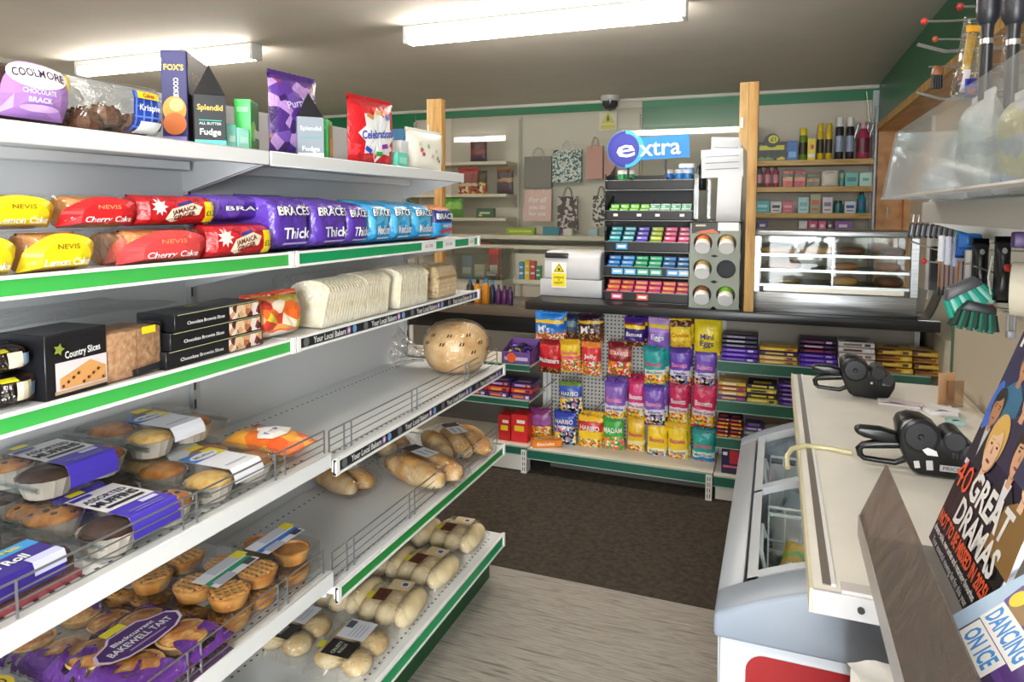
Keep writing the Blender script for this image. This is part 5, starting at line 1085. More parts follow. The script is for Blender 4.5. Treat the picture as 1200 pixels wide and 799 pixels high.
# ---- round loaf
t = thing('round_loaf', 'big round crusty loaf in a printed clear bag alone on the wide shelf', 'bread', (-1.135, 2.355, Z4R), .3)
RX_, RY_, RZ_ = .125, .135, .185
def dome(u, v, k=1.0):
    a = 2*PI*u; b = PI*v; r = max(0, math.sin(b))**(.42 if v < .5 else .8); z = -math.cos(b)
    zz_ = (z*.5+.5); zz_ = zz_**.9
    return (RX_*k*r*math.cos(a), RY_*k*r*math.sin(a), .002+RZ_*zz_*k)
MB().grid(lambda u, v: dome(u, v), 28, 16).build('loaf', LOAF, t, smooth=80)
MB().grid(lambda u, v: (lambda p: (p[0]*(1+.03*mnoise.noise(Vector((u*14, v*9, 0)))), p[1]*(1+.03*mnoise.noise(Vector((u*14, v*9, 4)))), p[2]*1.02))(dome(u, v, 1.035)), 36, 20).build('clear_bag', FILM(.05, .12, 'ffffff', .9, 16, fk=.4), t, smooth=80)
m = MB(); m.grid(lambda u, v: ((-.12-.11*v)+.004*math.sin(u*31), -.02+(.02+.07*v**1.5)*math.cos(2*PI*u)*(1+.25*math.sin(u*40)), .06+.03*v+(.02+.05*v**1.5)*math.sin(2*PI*u)*(1+.25*math.sin(u*33+1))), 40, 8); m.build('bag_neck', FILM(.22, .12, 'f0f0f0', .8, 25), t, smooth=80)
def dmap(u, v, o):
    p = dome(u, v, 1.045+o*4); return (p[0], p[1], p[2]*1.01)
P = Pr(dmap, .0)
for k in range(26):
    u = (k*.618) % 1; v = .36+.1*((k*7) % 5)
    if v > .84: continue
    for d in (-.007, .007): P.poly([(u+d-.004, v-.02), (u+d+.003, v-.02), (u+d+.008, v+.02), (u+d+.001, v+.02)], M('4a3420', .5))
P.build(t, 'bag_print')
# ---- bread sticks on the low shelf
def baguette(t, p, q, r, name='bread_stick'):
    p, q = Vector(p), Vector(q); N = 8; pts = [p.lerp(q, i/N) for i in range(N+1)]; rr = [r*max(.25, math.sin(PI*(.08+.84*i/N)))**.5 for i in range(N+1)]
    m = MB(); m.tube(pts, rr, 12); return m.build(name, BAG, t, smooth=80)
def stickpack(label, x, y, rz, n=2, L=.26, r=.038, lift=0.0, tilt=0.0):
    t = thing('bread_pack', label, 'bread', (x, y, Z5R+.003+lift), rz, None, rot=(0, tilt, rz)); W2 = n*r*1.85
    for i in range(n): baguette(t, (-L/2, (i-(n-1)/2)*r*1.8, r), (L/2, (i-(n-1)/2)*r*1.8, r), r)
    m = MB(); m.grid(lambda u, v: ((v-.5)*(L+.07), (W2/2+.008)*math.cos(2*PI*u)*max(.1, 1-abs(2*v-1)**8*.3), max(.0, r+(r*1.12)*math.sin(2*PI*u)*(1-abs(2*v-1)**7*.85)*(1+.05*math.sin(v*40+u*20)))), 24, 16); m.build('clear_bag', FILM(.1, .1, 'ffffff', 1.0, 24, fk=.5), t, smooth=70)
    P = Pr(top(r*2.16), .001); P.rect(.01, 0, .085, .062, M('e4e6ee', .4), 1, 1); P.rect(-.055, 0, .045, .062, M('2a2a30', .4), 1, 1); P.rect(.02, .01, .05, .008, M('9aa0b0', .4), 1, 1); P.rect(.01, -.012, .06, .006, M('9aa0b0', .4), 1, 1); P.build(t, 'label')
    return t
stickpack('nearest pack of bread sticks with its pale end towards the aisle', -1.12, 2.06, -.35, 2, .27, .047)
stickpack('bread stick pack behind the nearest one, further back on the low shelf', -1.335, 1.90, -.35, 2, .2, .038)
stickpack('flat bread stick pack lying along the far end of the low shelf', -1.135, 2.345, -.75, 3, .25, .043)
stickpack('bread stick pack resting at the back of the far end of the low shelf', -1.37, 2.25, -.3, 2, .13, .035)
# ---- muffins
CASE = M('c9bdb0', .7)
def muffin_parts(kind):
    top_ = {'choc': CHOCC, 'chip': GOLDC, 'plain': GOLDC, 'orange': sponge('c86a1f', 'd88a3a', 'e8a85a', 'orange'), 'pale': sponge('c8903a', 'deb468', 'ecc98a', 'pale')}[kind]
    c = MB(); n = 32
    prof = [(.036, 0), (.049, .036), (.0505, .037), (.048, .035), (.035, .004)]; vs = []
    for r, h in prof:
        for k in range(n):
            a = 2*PI*k/n; q = r*(1+(.022 if k % 2 else -.022)); vs.append((q*math.cos(a), q*math.sin(a), h))
    c.add(vs, [(i*n+k, i*n+(k+1) % n, (i+1)*n+(k+1) % n, (i+1)*n+k) for i in range(len(prof)-1) for k in range(n)]+[tuple(range(n))])
    d = MB(); d.lathe([(.044, .031), (.0465, .035), (.042, .042), (.03, .048), (.014, .051), (.0005, .0515)], 22)
    cm = c.mesh('paper_case', CASE, smooth=20); dm = d.mesh('cake_top', top_, smooth=80); chm = None
    if kind == 'chip':
        e = MB()
        for i in range(9):
            a = i*2.4; r = .006+.0036*i; hh = .0515-.0115*(r/.042)**2; e.lathe([(.0068, hh-.002), (.0058, hh+.002), (.001, hh+.0035)], 7, (r*math.cos(a), r*math.sin(a), 0))
        chm = e.mesh('chocolate_chips', M('2a150c', .4))
    return cm, dm, chm
MUF = {k: muffin_parts(k) for k in ('choc', 'chip', 'plain', 'orange', 'pale')}
PACKW = .2; PD = .215
TUB = FILM(.06, .08, 'f4f6f6', .25, 30)
TUBM = None
def muffinpack(label, x, y, z, kinds, lab, sp=(.118, .10), rz=0.0):
    """x is into the shelf (world -x is back); tray of four muffins, printed sleeve strip"""
    t = thing('muffin_pack', label, 'muffins', (x, y, z), rz); global TUBM
    for i, k in enumerate(kinds):
        px = (-1 if i < 2 else 1)*sp[0]/2; py = (-1 if i % 2 == 0 else 1)*sp[1]/2
        cm, dm, chm = MUF[k]; mu = link('muffin', dm, t, (px, py, .002), i*1.3); link('paper_case', cm, mu)
        if chm: link('chocolate_chips', chm, mu)
    if TUBM is None:
        m = MB(); a, b = .112, .105
        m.add([(-a, -b, 0), (a, -b, 0), (a, b, 0), (-a, b, 0), (-a-.004, -b-.004, .036), (a+.004, -b-.004, .036), (a+.004, b+.004, .036), (-a-.004, b+.004, .036),
               (-a+.004, -b+.004, .058), (a-.004, -b+.004, .058), (a-.004, b-.004, .058), (-a+.004, b-.004, .058)],
              [(3, 2, 1, 0), (0, 1, 5, 4), (1, 2, 6, 5), (2, 3, 7, 6), (3, 0, 4, 7), (4, 5, 9, 8), (5, 6, 10, 9), (6, 7, 11, 10), (7, 4, 8, 11), (8, 9, 10, 11)])
        m.box(-a-.009, a+.009, -b-.009, -b-.004, .035, .037); m.box(-a-.009, a+.009, b+.004, b+.009, .035, .037)
        TUBM = m.mesh('clear_tub', TUB, bevel=.006, seg=2)
    link('clear_tub', TUBM, t)
    # sleeve: u runs along +y, v from the front edge (negative) to the back (positive), folding down over the front
    def sl(u, v, o):
        q = -v
        if q < .107: return (q, u, .0585+o)
        return (.107+.009*min(1, (q-.107)/.022)+o, u, .0585-(q-.107)*.85)
    P = Pr(sl, .001)
    if lab == 'A':
        P.rect(0, -.05, .10, .21, M('e6e4e2', .4), 2, 42); P.rect(0, -.105, .10, .10, M('4a3ab8', .35), 2, 40)
        P2 = M('22222a', .4)
        P.text('ASSORTED', 0, .014, .017, P2, .084, 0, .025); P.text('MUFFINS', 0, -.014, .023, P2, .086, 0, .04); P.rect(0, -.040, .075, .010, P2, 2, 1); P.rect(.022, -.07, .035, .014, M('d8d8ec', .4), 1, 1); P.rect(-.028, .040, .04, .012, M('3a34a8', .35), 1, 1)
        P.rect(0, -.09, .07, .004, M('8a80d8', .4), 1, 1); P.rect(0, -.1, .06, .004, M('8a80d8', .4), 1, 1)
        P.rect(-.02, .066, .03, .018, M('f0e02a', .4), 1, 1)
    else:
        P.rect(0, -.055, .085, .17, M('e8eaf2', .4), 2, 14); P.rect(0, .012, .085, .05, M('2f7ac8', .4), 1, 1); P.rect(.03, .012, .03, .05, M('e8d83a', .4), 1, 1)
        P.ell(0.0, .008, .07, .036, WHITE); P.text('Muffins', 0, .008, .010, M('2a3a6a', .4), .052); P.rect(.0, -.08, .06, .004, M('a8acc0', .4), 1, 1); P.rect(.025, .062, .034, .026, M('f0dc2a', .4), 1, 1)
    P.build(t, 'sleeve'); return t
muffinpack('clear pack of assorted muffins at the front of the wire shelf, topmost front pack', -1.143, .893, Z4L, ('chip', 'choc', 'choc', 'chip'), 'A', (.14, .118))
muffinpack('assorted muffins pack at the bottom of the back stack, under another pack', -1.335, .91-.02, Z4L, ('choc', 'chip', 'chip', 'choc'), 'A', (.118, .10)).location.x = -1.327+.0
muffinpack('assorted muffins pack lying on top at the back of the wire shelf', -1.322, .912, Z4L+.0605, ('chip', 'choc', 'choc', 'plain'), 'A', (.118, .105))
muffinpack('clear pack of orange and plain muffins with a yellow and blue label, at the front', -1.14, 1.122, Z4L, ('plain', 'orange', 'pale', 'plain'), 'B', (.13, .115))
muffinpack('plain muffins pack at the bottom of the back right stack', -1.327, 1.135, Z4L, ('plain', 'plain', 'pale', 'plain'), 'B', (.118, .10))
muffinpack('plain muffins pack lying on top of the back right stack', -1.318, 1.138, Z4L+.0605, ('plain', 'plain', 'pale', 'orange'), 'B', (.118, .105))
o, f = bag('bun_pack', 'orange bag of buns lying on the wire shelf right of the muffins', 'bread', (-1.02, 1.30, Z4L+.034), RL, .125, .20, .062, ART([(0, 'e8742a'), (.25, 'e85a20'), (.5, 'f0a02a'), (.8, 'e0481f')], ['e8622a', 'f0a83a', 'e8742a', 'f2c83a'], -.1, 1, 16), seed=21, rot=(PI/2, 0, RL), wob=.2)
o.rotation_euler = (-PI/2, 0, RL); o.location = (-1.03, 1.30, Z4L+.033)
P = Pr(front(f), .0045); P.poly([(-.04, .05), (-.045, .09), (0, .13), (.045, .11), (.04, .06), (0, .04)], M('f0ece8', .4)); P.text('Fruity', 0, .082, .016, M('3a3a8a', .4), .06, .15); P.rect(.03, .15, .05, .012, M('a82a1a', .4), 2, 2, .1); P.build(o)
# mini roll boxes
for k, (x, y, z, n) in enumerate(((-1.115, .672, Z4L, 'front'), (-1.29, .672, Z4L, 'back'))):
    t = thing('cake_roll_pack', f'purple and blue labelled chocolate roll pack at the left of the wire shelf, {n} one', 'cake', (x, y, z), RL)
    m = MB()
    for i in range(3): m.tube([(-.075+.0, -.05+.045*i, .026), (.075, -.05+.045*i, .026)], .024, 12)
    m.build('chocolate_rolls', CHOCC, t, smooth=70)
    MB().box(-.085, .085, -.078, .07, 0, .012).build('card_tray', M('a83a44', .5), t, bevel=.002)
    MB().box(-.087, .087, -.08, .072, 0, .057).build('clear_tub', TUB, t, bevel=.006)
    P = Pr(lambda u, v, o: (u, v, .058+o) if v > -.082 else (u, -.082-o, .058+(v+.082)), .0008)
    P.rect(-.01, -.055, .13, .12, M('3a2a8a', .35), 2, 10); P.rect(-.01, -.008, .13, .028, M('3f9ae0', .35), 2, 2); P.text('Mini', -.04, -.008, .012, WHITE, .03); P.text('Milk', .02, -.008, .012, M('f0e02a', .4), .03); P.text('Swiss Roll', -.025, -.045, .02, WHITE, .09, 0, .03); P.rect(.03, -.08, .05, .04, M('c8ccf0', .4), 2, 4); P.build(t, 'sleeve')
# ---- tarts and pies
LATT = MIXN('lattice_pastry', ['a8622a', 'c8863e', 'd8a055'], (1, 1, 1), 30, 5, .5, .3)
def piemesh(r, lattice):
    m = MB(); m.lathe([(r*.8, 0), (r, .024), (r*1.02, .028), (r*.9, .030), (r*.86, .025), (.0005, .026)], 22); me = m.mesh('pie', [LATT], smooth=50)
    l = MB()
    if lattice:
        for k in range(-2, 3):
            h = math.sqrt(max(.0001, (r*.86)**2-(k*r*.34)**2))
            for an in (0, PI/2):
                c, s = math.cos(an), math.sin(an); l.tube([(c*k*r*.34-s*-h, s*k*r*.34+c*-h, .029), (c*k*r*.34-s*h, s*k*r*.34+c*h, .029)], .0042, 5)
    return me, (l.mesh('lattice', M('d49a50', .5, var=.15)) if lattice else None)
PIE, LAT = piemesh(.043, True)
TART = MB().lathe([(.032, 0), (.042, .018), (.040, .021), (.036, .018), (.0005, .019)], 24).mesh('tart_case', MIXN('short_pastry', ['c08a44', 'd8a860', 'e4bc7c'], (1, 1, 1), 30, 4, .6, .2), smooth=50)
ALM = MB().lathe([(.037, .017), (.03, .024), (.0005, .027)], 20).mesh('almond_top', MIXN('flaked_almond', ['a85a1c', 'c97f38', 'dca65c', 'e8c48a'], (1, 1, 1), 60, 5, .5, .5), smooth=60)
CARA = MB().lathe([(.037, .018), (.03, .0205), (.0005, .0208)], 20).mesh('caramel_filling', MIXN('caramel', ['8a4a16', 'a8601f', 'b8702a'], (1, 1, 1), 12, 3, .18), smooth=60)
def piepack(label, x, y, rz, stripe, n=2, lattice=True, z=Z5L, under=True):
    if under:
        piepack('pie pack lying under the pack '+label.split('label ')[1], x, y, rz, stripe, n, lattice, z, False); z += .0475
    t = thing('pie_pack', label, 'pies', (x, y, z), rz)
    for i in range(n*2):
        o = link('pie', PIE, t, ((-.5+(i % 2))*.092, (-(n-1)/2+i//2)*.092, .003), i)
        if LAT and lattice: link('lattice', LAT, o)
    MB().box(-.096, .096, -n*.048, n*.048, 0, .045).build('clear_tub', TUB, t, bevel=.006)
    P = Pr(top(.0455), .0008); P.rect(0, 0, .07, .135, M('e8e8f0', .4), 1, 1, .0); P.rect(0.008, 0, .016, .135, M(stripe, .4), 1, 1); P.rect(.022, -.03, .025, .05, M('b8b8c8', .4), 1, 1); P.rect(-.02, .01, .03, .08, M('c8c8d4', .4), 1, 1); P.rect(-.02, .062, .03, .03, M('f0e02a', .4), 1, 1); P.rect(.022, .045, .02, .028, M('44444c', .4), 1, 1); P.build(t, 'label')
    return t
piepack('lattice pie pack with a green striped label at the front of the tart shelf', -1.12, 1.15, .05, '1f9a6a')
piepack('lattice pie pack with a green striped label further back on the tart shelf', -1.325, 1.14, .0, '1f8a64')
t = piepack('golden pastry pack with a blue striped label at the right of the tart shelf', -1.115, 1.305, .0, '2f7ad0', 1, False)
# purple almond tart pack, one on another
t = thing('tart_pack', 'purple film tart pack lying under the pack with the purple oval label', 'tarts', (-1.125, .93, Z5L), 0)
for i in range(4):
    o = link('tart', TART, t, ((-.5+(i % 2))*.105, (-.5+i//2)*.105, .003), i); o.scale = (1.1, 1.1, 1)
MB().grid(lambda u, v: ((u-.5)*.24, (v-.5)*.24, .032*min(1, 9*min(u, 1-u))**.5*min(1, 9*min(v, 1-v))**.5), 16, 16).build('printed_film', FILM(.1, .12, 'b08ac0', .7, 18), t, smooth=70)
t = thing('tart_pack', 'purple film pack of almond tarts with a purple oval label', 'tarts', (-1.125, .93, Z5L+.034), 0)
for i in range(4):
    o = link('tart', TART, t, ((-.5+(i % 2))*.105, (-.5+i//2)*.105, .003), i); link('almond_top', ALM, o); o.scale = (1.18, 1.18, 1.05)
def purplefilm():
    mt = FILM(.06, .12, 'ffffff', .7, 18).copy(); mt.name = 'purple_printed_film'; nt = mt.node_tree; L = nt.links.new
    tr = [n for n in nt.nodes if n.type == 'BSDF_TRANSPARENT'][0]; df = nt.nodes.new('ShaderNodeBsdfDiffuse'); df.inputs[0].default_value = lin('5a2a80')
    tc = nt.nodes.new('ShaderNodeTexCoord'); nz = nt.nodes.new('ShaderNodeTexNoise'); nz.inputs['Scale'].default_value = 26; nz.inputs['Detail'].default_value = 1; L(tc.outputs['Object'], nz.inputs['Vector'])
    vl = nt.nodes.new('ShaderNodeVectorMath'); vl.operation = 'LENGTH'; L(tc.outputs['Object'], vl.inputs[0])
    mr = nt.nodes.new('ShaderNodeMapRange'); mr.inputs[1].default_value = .06; mr.inputs[2].default_value = .15; mr.inputs[3].default_value = -.25; mr.inputs[4].default_value = .25; L(vl.outputs['Value'], mr.inputs[0])
    ad = nt.nodes.new('ShaderNodeMath'); L(nz.outputs['Fac'], ad.inputs[0]); L(mr.outputs[0], ad.inputs[1]); gt = nt.nodes.new('ShaderNodeMath'); gt.operation = 'GREATER_THAN'; gt.inputs[1].default_value = .52; L(ad.outputs[0], gt.inputs[0])
    ms = nt.nodes.new('ShaderNodeMixShader'); L(gt.outputs[0], ms.inputs[0]); L(tr.outputs[0], ms.inputs[1]); L(df.outputs[0], ms.inputs[2])
    mx = [n for n in nt.nodes if n.type == 'MIX_SHADER' and n is not ms][0]; L(ms.outputs[0], mx.inputs[1]); return mt
PF = purplefilm()
MB().grid(lambda u, v: ((u-.5)*.24, (v-.5)*.24, .033*min(1, 9*min(u, 1-u))**.5*min(1, 9*min(v, 1-v))**.5+.002*mnoise.noise(Vector((u*8, v*8, 0)))), 24, 24).build('printed_film', PF, t, smooth=70)
P = Pr(top(.036), .001)
mp = P.mp; P.mp = lambda u, v, o: (-v*1.0, u, .036+o)
oval = [(-.075, -.02), (-.05, -.034), (0, -.04), (.05, -.034), (.075, -.02), (.085, 0), (.075, .02), (.045, .03), (.03, .044), (-.03, .044), (-.045, .03), (-.075, .02), (-.085, 0)]
P.poly([(a*1.08, b*1.1) for a, b in oval], M('d8c8e0', .4)); P.poly(oval, M('4a1f6a', .35)); P.text('Blackcurrant', 0, .018, .012, WHITE, .09); P.text('BAKEWELL TART', 0, -.004, .017, WHITE, .135, 0, .02); P.rect(0, -.024, .08, .004, M('b89ac8', .4), 1, 1)
P.rect(-.01, .06, .045, .022, M('e8d82a', .4), 1, 1); P.build(t, 'label')
for k, (x, y, n) in enumerate(((-1.115, .70, 'front'), (-1.33, .70, 'back'))):
    t = thing('tart_pack', f'caramel tart pack at the left end of the tart shelf, {n} one', 'tarts', (x, y, Z5L), 0)
    for i in range(4):
        o = link('tart', TART, t, ((-.5+(i % 2))*.1, (-.5+i//2)*.1, .003), i); link('caramel_filling', CARA, o); o.scale = (1.1, 1.1, 1.1)
    MB().box(-.108, .108, -.105, .105, 0, .042).build('clear_tub', TUB, t, bevel=.006)
    P = Pr(lambda u, v, o: (-v, u, .0425+o), .0008); P.ell(.055, -.05, .07, .07, M('f0d02a', .4)); P.text('£1.00', .055, -.05, .022, M('2a2a1a', .4), .05); P.build(t, 'price_sticker')
# more packs further back on the tart shelf
t = thing('tart_pack', 'purple film tart pack at the back, behind the purple oval label', 'tarts', (-1.34, .95, Z5L), 0)
for i in range(4):
    o = link('tart', TART, t, ((-.5+(i % 2))*.09, (-.5+i//2)*.1, .003), i); link('almond_top', ALM, o)
MB().grid(lambda u, v: ((u-.5)*.19, (v-.5)*.23, .033*min(1, 9*min(u, 1-u))**.5*min(1, 9*min(v, 1-v))**.5), 20, 20).build('printed_film', PF, t, smooth=70)
# ---- soft rolls on the bottom shelf
def rollmesh(L, r):
    N = 8; m = MB(); m.tube([(0, -L/2+L*i/N, r*.8) for i in range(N+1)], [r*max(.12, 1-abs(2*i/N-1)**3.5)**.5 for i in range(N+1)], 14); return m.mesh('finger_roll', ROLL, smooth=80)
FR = rollmesh(.185, .036)
BUN = MB().lathe([(.0005, 0), (.036, .002), (.046, .018), (.04, .034), (.022, .045), (.0005, .048)], 18).mesh('bun', MIXN('crusty_roll', ['b8935c', 'd8bd8a', 'e8d8b4'], (1, 1, 1), 14, 4, .6, .1), smooth=80)
def rollpack(label, x, y, rz, lift=0, n=3, kind='finger'):
    t = thing('roll_pack', label, 'bread rolls', (x, y, Z6+.002+lift), rz)
    if kind == 'finger':
        for i in range(n): link('finger_roll', FR, t, ((i-(n-1)/2)*.060, .004*(-1)**i, .0), 0)
        hx, hy, hz = n*.03+.008, .098, .066
    else:
        for i in range(4): link('bun', BUN, t, ((-.5+i % 2)*.09, (-.5+i//2)*.092, .0), i)
        hx, hy, hz = .1, .1, .056
    m = MB(); m.grid(lambda u, v: ((v-.5)*2*hx*(1.0), (u-.5)*2.3*hy, hz*min(1, 7*min(u, 1-u))**.6*min(1, 5*min(v, 1-v))**.5+.0025*mnoise.noise(Vector((u*9, v*9, x*50)))), 22, 18); m.build('clear_bag', FILM(.09, .14, 'ffffff', 1.0, 26, fk=.5), t, smooth=70)
    P = Pr(lambda u, v, o: (-v, u, hz+.003+o), .001)
    if kind == 'finger':
        P.rect(-.02, .028, .065, .045, M('5a2a18', .5, var=.5, scale=90), 1, 1); P.rect(-.03, .062, .04, .02, M('e0d02a', .4), 1, 1); P.rect(.045, -.01, .06, .075, M('d8bf92', .5), 1, 1); P.rect(.05, -.022, .026, .026, WHITE, 1, 1); P.rect(.05, -.022, .018, .018, M('3a4a8a', .4), 1, 1)
    else:
        P.rect(-.058, 0, .07, .09, M('221f1c', .4), 1, 1); P.text('CRUSTY', -.058, .012, .012, M('c8c8c0', .4), .055); P.text('ROLLS', -.058, -.006, .01, M('c8c8c0', .4), .04)
        P.rect(.03, 0, .09, .09, M('d8d8e0', .4), 1, 1); P.rect(.05, .03, .035, .024, M('55565e', .4), 1, 1)
        for q in range(4): P.rect(.025, .01-.012*q, .06, .003, M('a0a4b4', .4), 1, 1)
        P.rect(-.06, .06, .03, .02, M('d8cc2a', .4), 1, 1)
    P.build(t, 'label'); return t
rollpack('finger roll pack at the far front corner of the bottom shelf', -1.135, 2.36, .05)
rollpack('finger roll pack behind the far corner pack on the bottom shelf', -1.32, 2.34, -.05)
rollpack('finger roll pack second from the far end at the front of the bottom shelf', -1.125, 2.10, -.05)
rollpack('finger roll pack resting higher on the second row of the bottom shelf', -1.30, 2.10, .06)
rollpack('finger roll pack near the middle front of the bottom shelf', -1.125, 1.86, .1)
rollpack('finger roll pack at the back near the middle of the bottom shelf', -1.30, 1.87, 0)
rollpack('crusty round roll pack with black and grey labels, right of its pair', -1.125, 1.63, .04, 0, 3, 'bun')
rollpack('crusty round roll pack at the back of the bottom shelf', -1.335, 1.64, 0, 0, 3, 'bun')
rollpack('crusty round roll pack nearest the camera on the bottom shelf', -1.13, 1.27, 0, 0, 3, 'bun')
rollpack('crusty round roll pack with a black label set just inside the nearest bay', -1.345, 1.27, 0, 0, 3, 'bun')
# ================================================================== freezer
t = thing('chest_freezer', 'white chest freezer with grey curved rim and sliding glass lids', 'freezer', (0, 0, 0))
FX0, FX1, FY0, FY1 = -.083, .528, 1.172, 2.15
FZB = .776
FW = M('c2c8d1', .3); FG = M('858f9d', .35)
def arch(x): return .914-.098*((x-.25)/.335)**2
m = MB()
m.box(FX0+.01, FX1-.01, FY0+.012, FY0+.06, .06, FZB); m.box(FX0+.01, FX1-.01, FY1-.06, FY1-.012, .06, FZB)
m.box(FX0+.01, FX0+.05, FY0+.06, FY1-.06, .06, FZB); m.box(FX1-.05, FX1-.01, FY0+.06, FY1-.06, .06, FZB); m.box(FX0+.05, FX1-.05, FY0+.06, FY1-.06, .06, .40)
m.build('body', FW, t, bevel=.006)
def archbar(x0, x1, y0, y1, zb, off=0.0, n=18):
    P = [(x0, zb), (x1, zb)] + [(x1+(x0-x1)*i/n, arch(x1+(x0-x1)*i/n)+off) for i in range(n+1)]
    return P, y0, y1
for ya, yb in ((FY0, FY0+.085), (FY1-.075, FY1)):
    P, a, b = archbar(FX0, FX1, ya, yb, FZB); MB().prism(P, a, b).build('rim_end', FG, t, bevel=.008, seg=3)
MB().prism([(FX0, FZB), (FX0+.045, FZB), (FX0+.045, arch(FX0+.045)), (FX0+.02, arch(FX0+.02)), (FX0, arch(FX0)-.004)], FY0+.08, FY1-.07).build('rim_side', M('9aa0a8', .35), t, bevel=.006, seg=2)
MB().prism([(FX1-.045, FZB), (FX1, FZB), (FX1, arch(FX1)), (FX1-.045, arch(FX1-.045))], FY0+.08, FY1-.07).build('rim_side', M('9aa0a8', .35), t, bevel=.006, seg=2)
def lid(y0, y1, off, label):
    o = MB(); 
    n = 14; xs = [FX0+.05+(FX1-.05-FX0-.05)*i/n for i in range(n+1)]
    o.grid(lambda u, v: (FX0+.05+(FX1-FX0-.1)*u, y0+(y1-y0)*v, arch(FX0+.05+(FX1-FX0-.1)*u)+off-.012), n, 1)
    g = o.build('glass_lid', FILM(.02, .03, 'f6fafa', 0, fk=.25), t, smooth=80)
    f = MB()
    for y in (y0, y1-.022):
        P = [(x, arch(x)+off) for x in xs]+[(x, arch(x)+off-.016) for x in xs[::-1]]; f.prism(P, y, y+.022)
    f.prism([(xs[0], arch(xs[0])+off), (xs[0]+.018, arch(xs[0]+.018)+off), (xs[0]+.018, arch(xs[0]+.018)+off-.016), (xs[0], arch(xs[0])+off-.016)], y0, y1)
    f.build('lid_frame', M('b4b9bf', .3), g)
lid(FY0+.088, 1.70, .0, 'near'); lid(1.66, FY1-.078, .004, 'far')
m = MB(); ins = .052
m.box(FX0+ins, FX0+ins+.002, FY0+.062, FY1-.062, .40, FZB-.004); m.box(FX1-ins-.002, FX1-ins, FY0+.062, FY1-.062, .40, FZB-.004); m.box(FX0+ins, FX1-ins, FY1-.066, FY1-.064, .40, FZB-.004)
m.box(FX0+ins, FX1-ins, FY0+.064, FY0+.066, .40, FZB-.004); m.box(FX0+ins, FX1-ins, FY0+.066, FY1-.066, .4005, .403); m.build('liner', M('dfe7ea', .4), t)
P = Pr(lambda u, v, o: (u, FY0+.012-o, v), .001); cr = .03
P.poly([(.005-.035, .1), (.51, .1), (.51, .755), (.005, .755)]+[(-.0+.03*math.cos(a)*1-.0, .725+.03*math.sin(a)) for a in [PI/2+PI/2*i/6 for i in range(7)]], M('960e16', .35)); P.build(t, 'red_panel')
WIRE = M('e9eff2', .35)
def basket(x0, x1, y0, y1, z0, z1, label):
    m = MB(); r = .003
    for z in (z0, (z0+z1)/2, z1): m.tube([(x0, y0, z), (x1, y0, z), (x1, y1, z), (x0, y1, z)], r if z < z1 else .0042, 5, closed=True)
    n = max(3, int((y1-y0)/.035))
    for i in range(n+1):
        y = y0+(y1-y0)*i/n; m.tube([(x0, y, z1), (x0, y, z0), (x1, y, z0), (x1, y, z1)], r*.8, 5)
    k = max(3, int((x1-x0)/.035))
    for i in range(k+1):
        x = x0+(x1-x0)*i/k; m.tube([(x, y0, z1), (x, y0, z0), (x, y1, z0), (x, y1, z1)], r*.8, 5)
    yc = (y0+y1)/2
    for x in (x0, x1): m.tube([(x-.004, yc-.07, z1), (x-.012, yc-.06, z1+.03), (x-.012, yc+.06, z1+.03), (x-.004, yc+.07, z1)], .0045, 6)
    o = m.build('wire_basket', WIRE, smooth=60); tag(o, label, 'basket'); return o
basket(.0, .50, 1.27, 1.66, .63, .80, 'white wire basket of ice creams in the near half of the freezer')
basket(.0, .50, 1.70, 2.06, .64, .80, 'white wire basket in the far half of the freezer')
random.seed(11)
pk = [('8fbf3a', 'lime'), ('3a9ad0', 'blue'), ('e8c02a', 'yellow'), ('d8607a', 'pink'), ('6a3a7a', 'purple'), ('e8863a', 'orange'), ('5ab8a8', 'turquoise'), ('c8303a', 'red'), ('8a5a3a', 'brown'), ('d8d8e0', 'white')]
for i in range(18):
    c, n = pk[i % 10]; c2 = pk[(i*3+4) % 10][0]
    o, f = bag('ice_cream', f'{n} ice cream pack in the near basket, {["front", "middle", "back"][i//6]} row, {["first", "second", "third", "fourth", "fifth", "sixth"][i % 6]} from the aisle', 'ice cream', (.05+.085*(i % 6), 1.31+.12*(i//6), .70), 0, .075, .12, .035, ART([(0, c), (.4, c2), (.6, c), (.85, 'e8e8e4')], nz=.2), f'{n} ice creams in the near basket', i, rot=(-PI/2+.35, 0, random.uniform(-.3, .3)))
for i in range(6):
    c, n = [('e8ecee', 'white'), ('c8dce4', 'pale blue')][i % 2]
    o, f = bag('frozen_pack', f'{n} frosted pack in the far freezer basket, {["front", "back"][i//3]} row, {["first", "second", "third"][i % 3]} from the aisle', 'frozen food', (.07+.09*(i % 3)*1.6, 1.74+.16*(i//3), .67), 0, .12, .14, .05, M(c, .4), f'{n} packs in the far basket', i+40, rot=(-PI/2+.25, 0, random.uniform(-.3, .3)))
# ------------------------------------------------------------------ white board on the freezer
BZ = .955
t = thing('white_board', 'cream topped board lying across the freezer, with a scratched metal edge', 'worktop', (0, 0, BZ))
m = MB(); m.box(.062, .53, 1.055, 2.46, -.032, 0); m.build('panel', M('ece9e2', .3, var=.04, scale=5), t, bevel=.002, seg=1)
m = MB(); m.box(.058, .063, 1.05, 2.46, -.034, .002); m.build('cream_edge', M('d8cfb0', .4), t)
m = MB(); m.box(.076, .088, 1.07, 2.455, .0, .0018); m.build('metal_strip', M('a39a94', .35, .7), t)
m = MB(); m.box(.088, .094, 1.07, 2.455, 0, .003); m.build('white_bead', WHITE, t)
m = MB(); m.box(.062, .53, 1.048, 1.056, -.034, .001); m.build('end_rail', M('c4c3c6', .35), t, bevel=.001, seg=1)
m = MB(); m.box(.10, .53, 1.052, 1.078, .0005, .006); m.build('end_bead', M('cfcccb', .35), t)
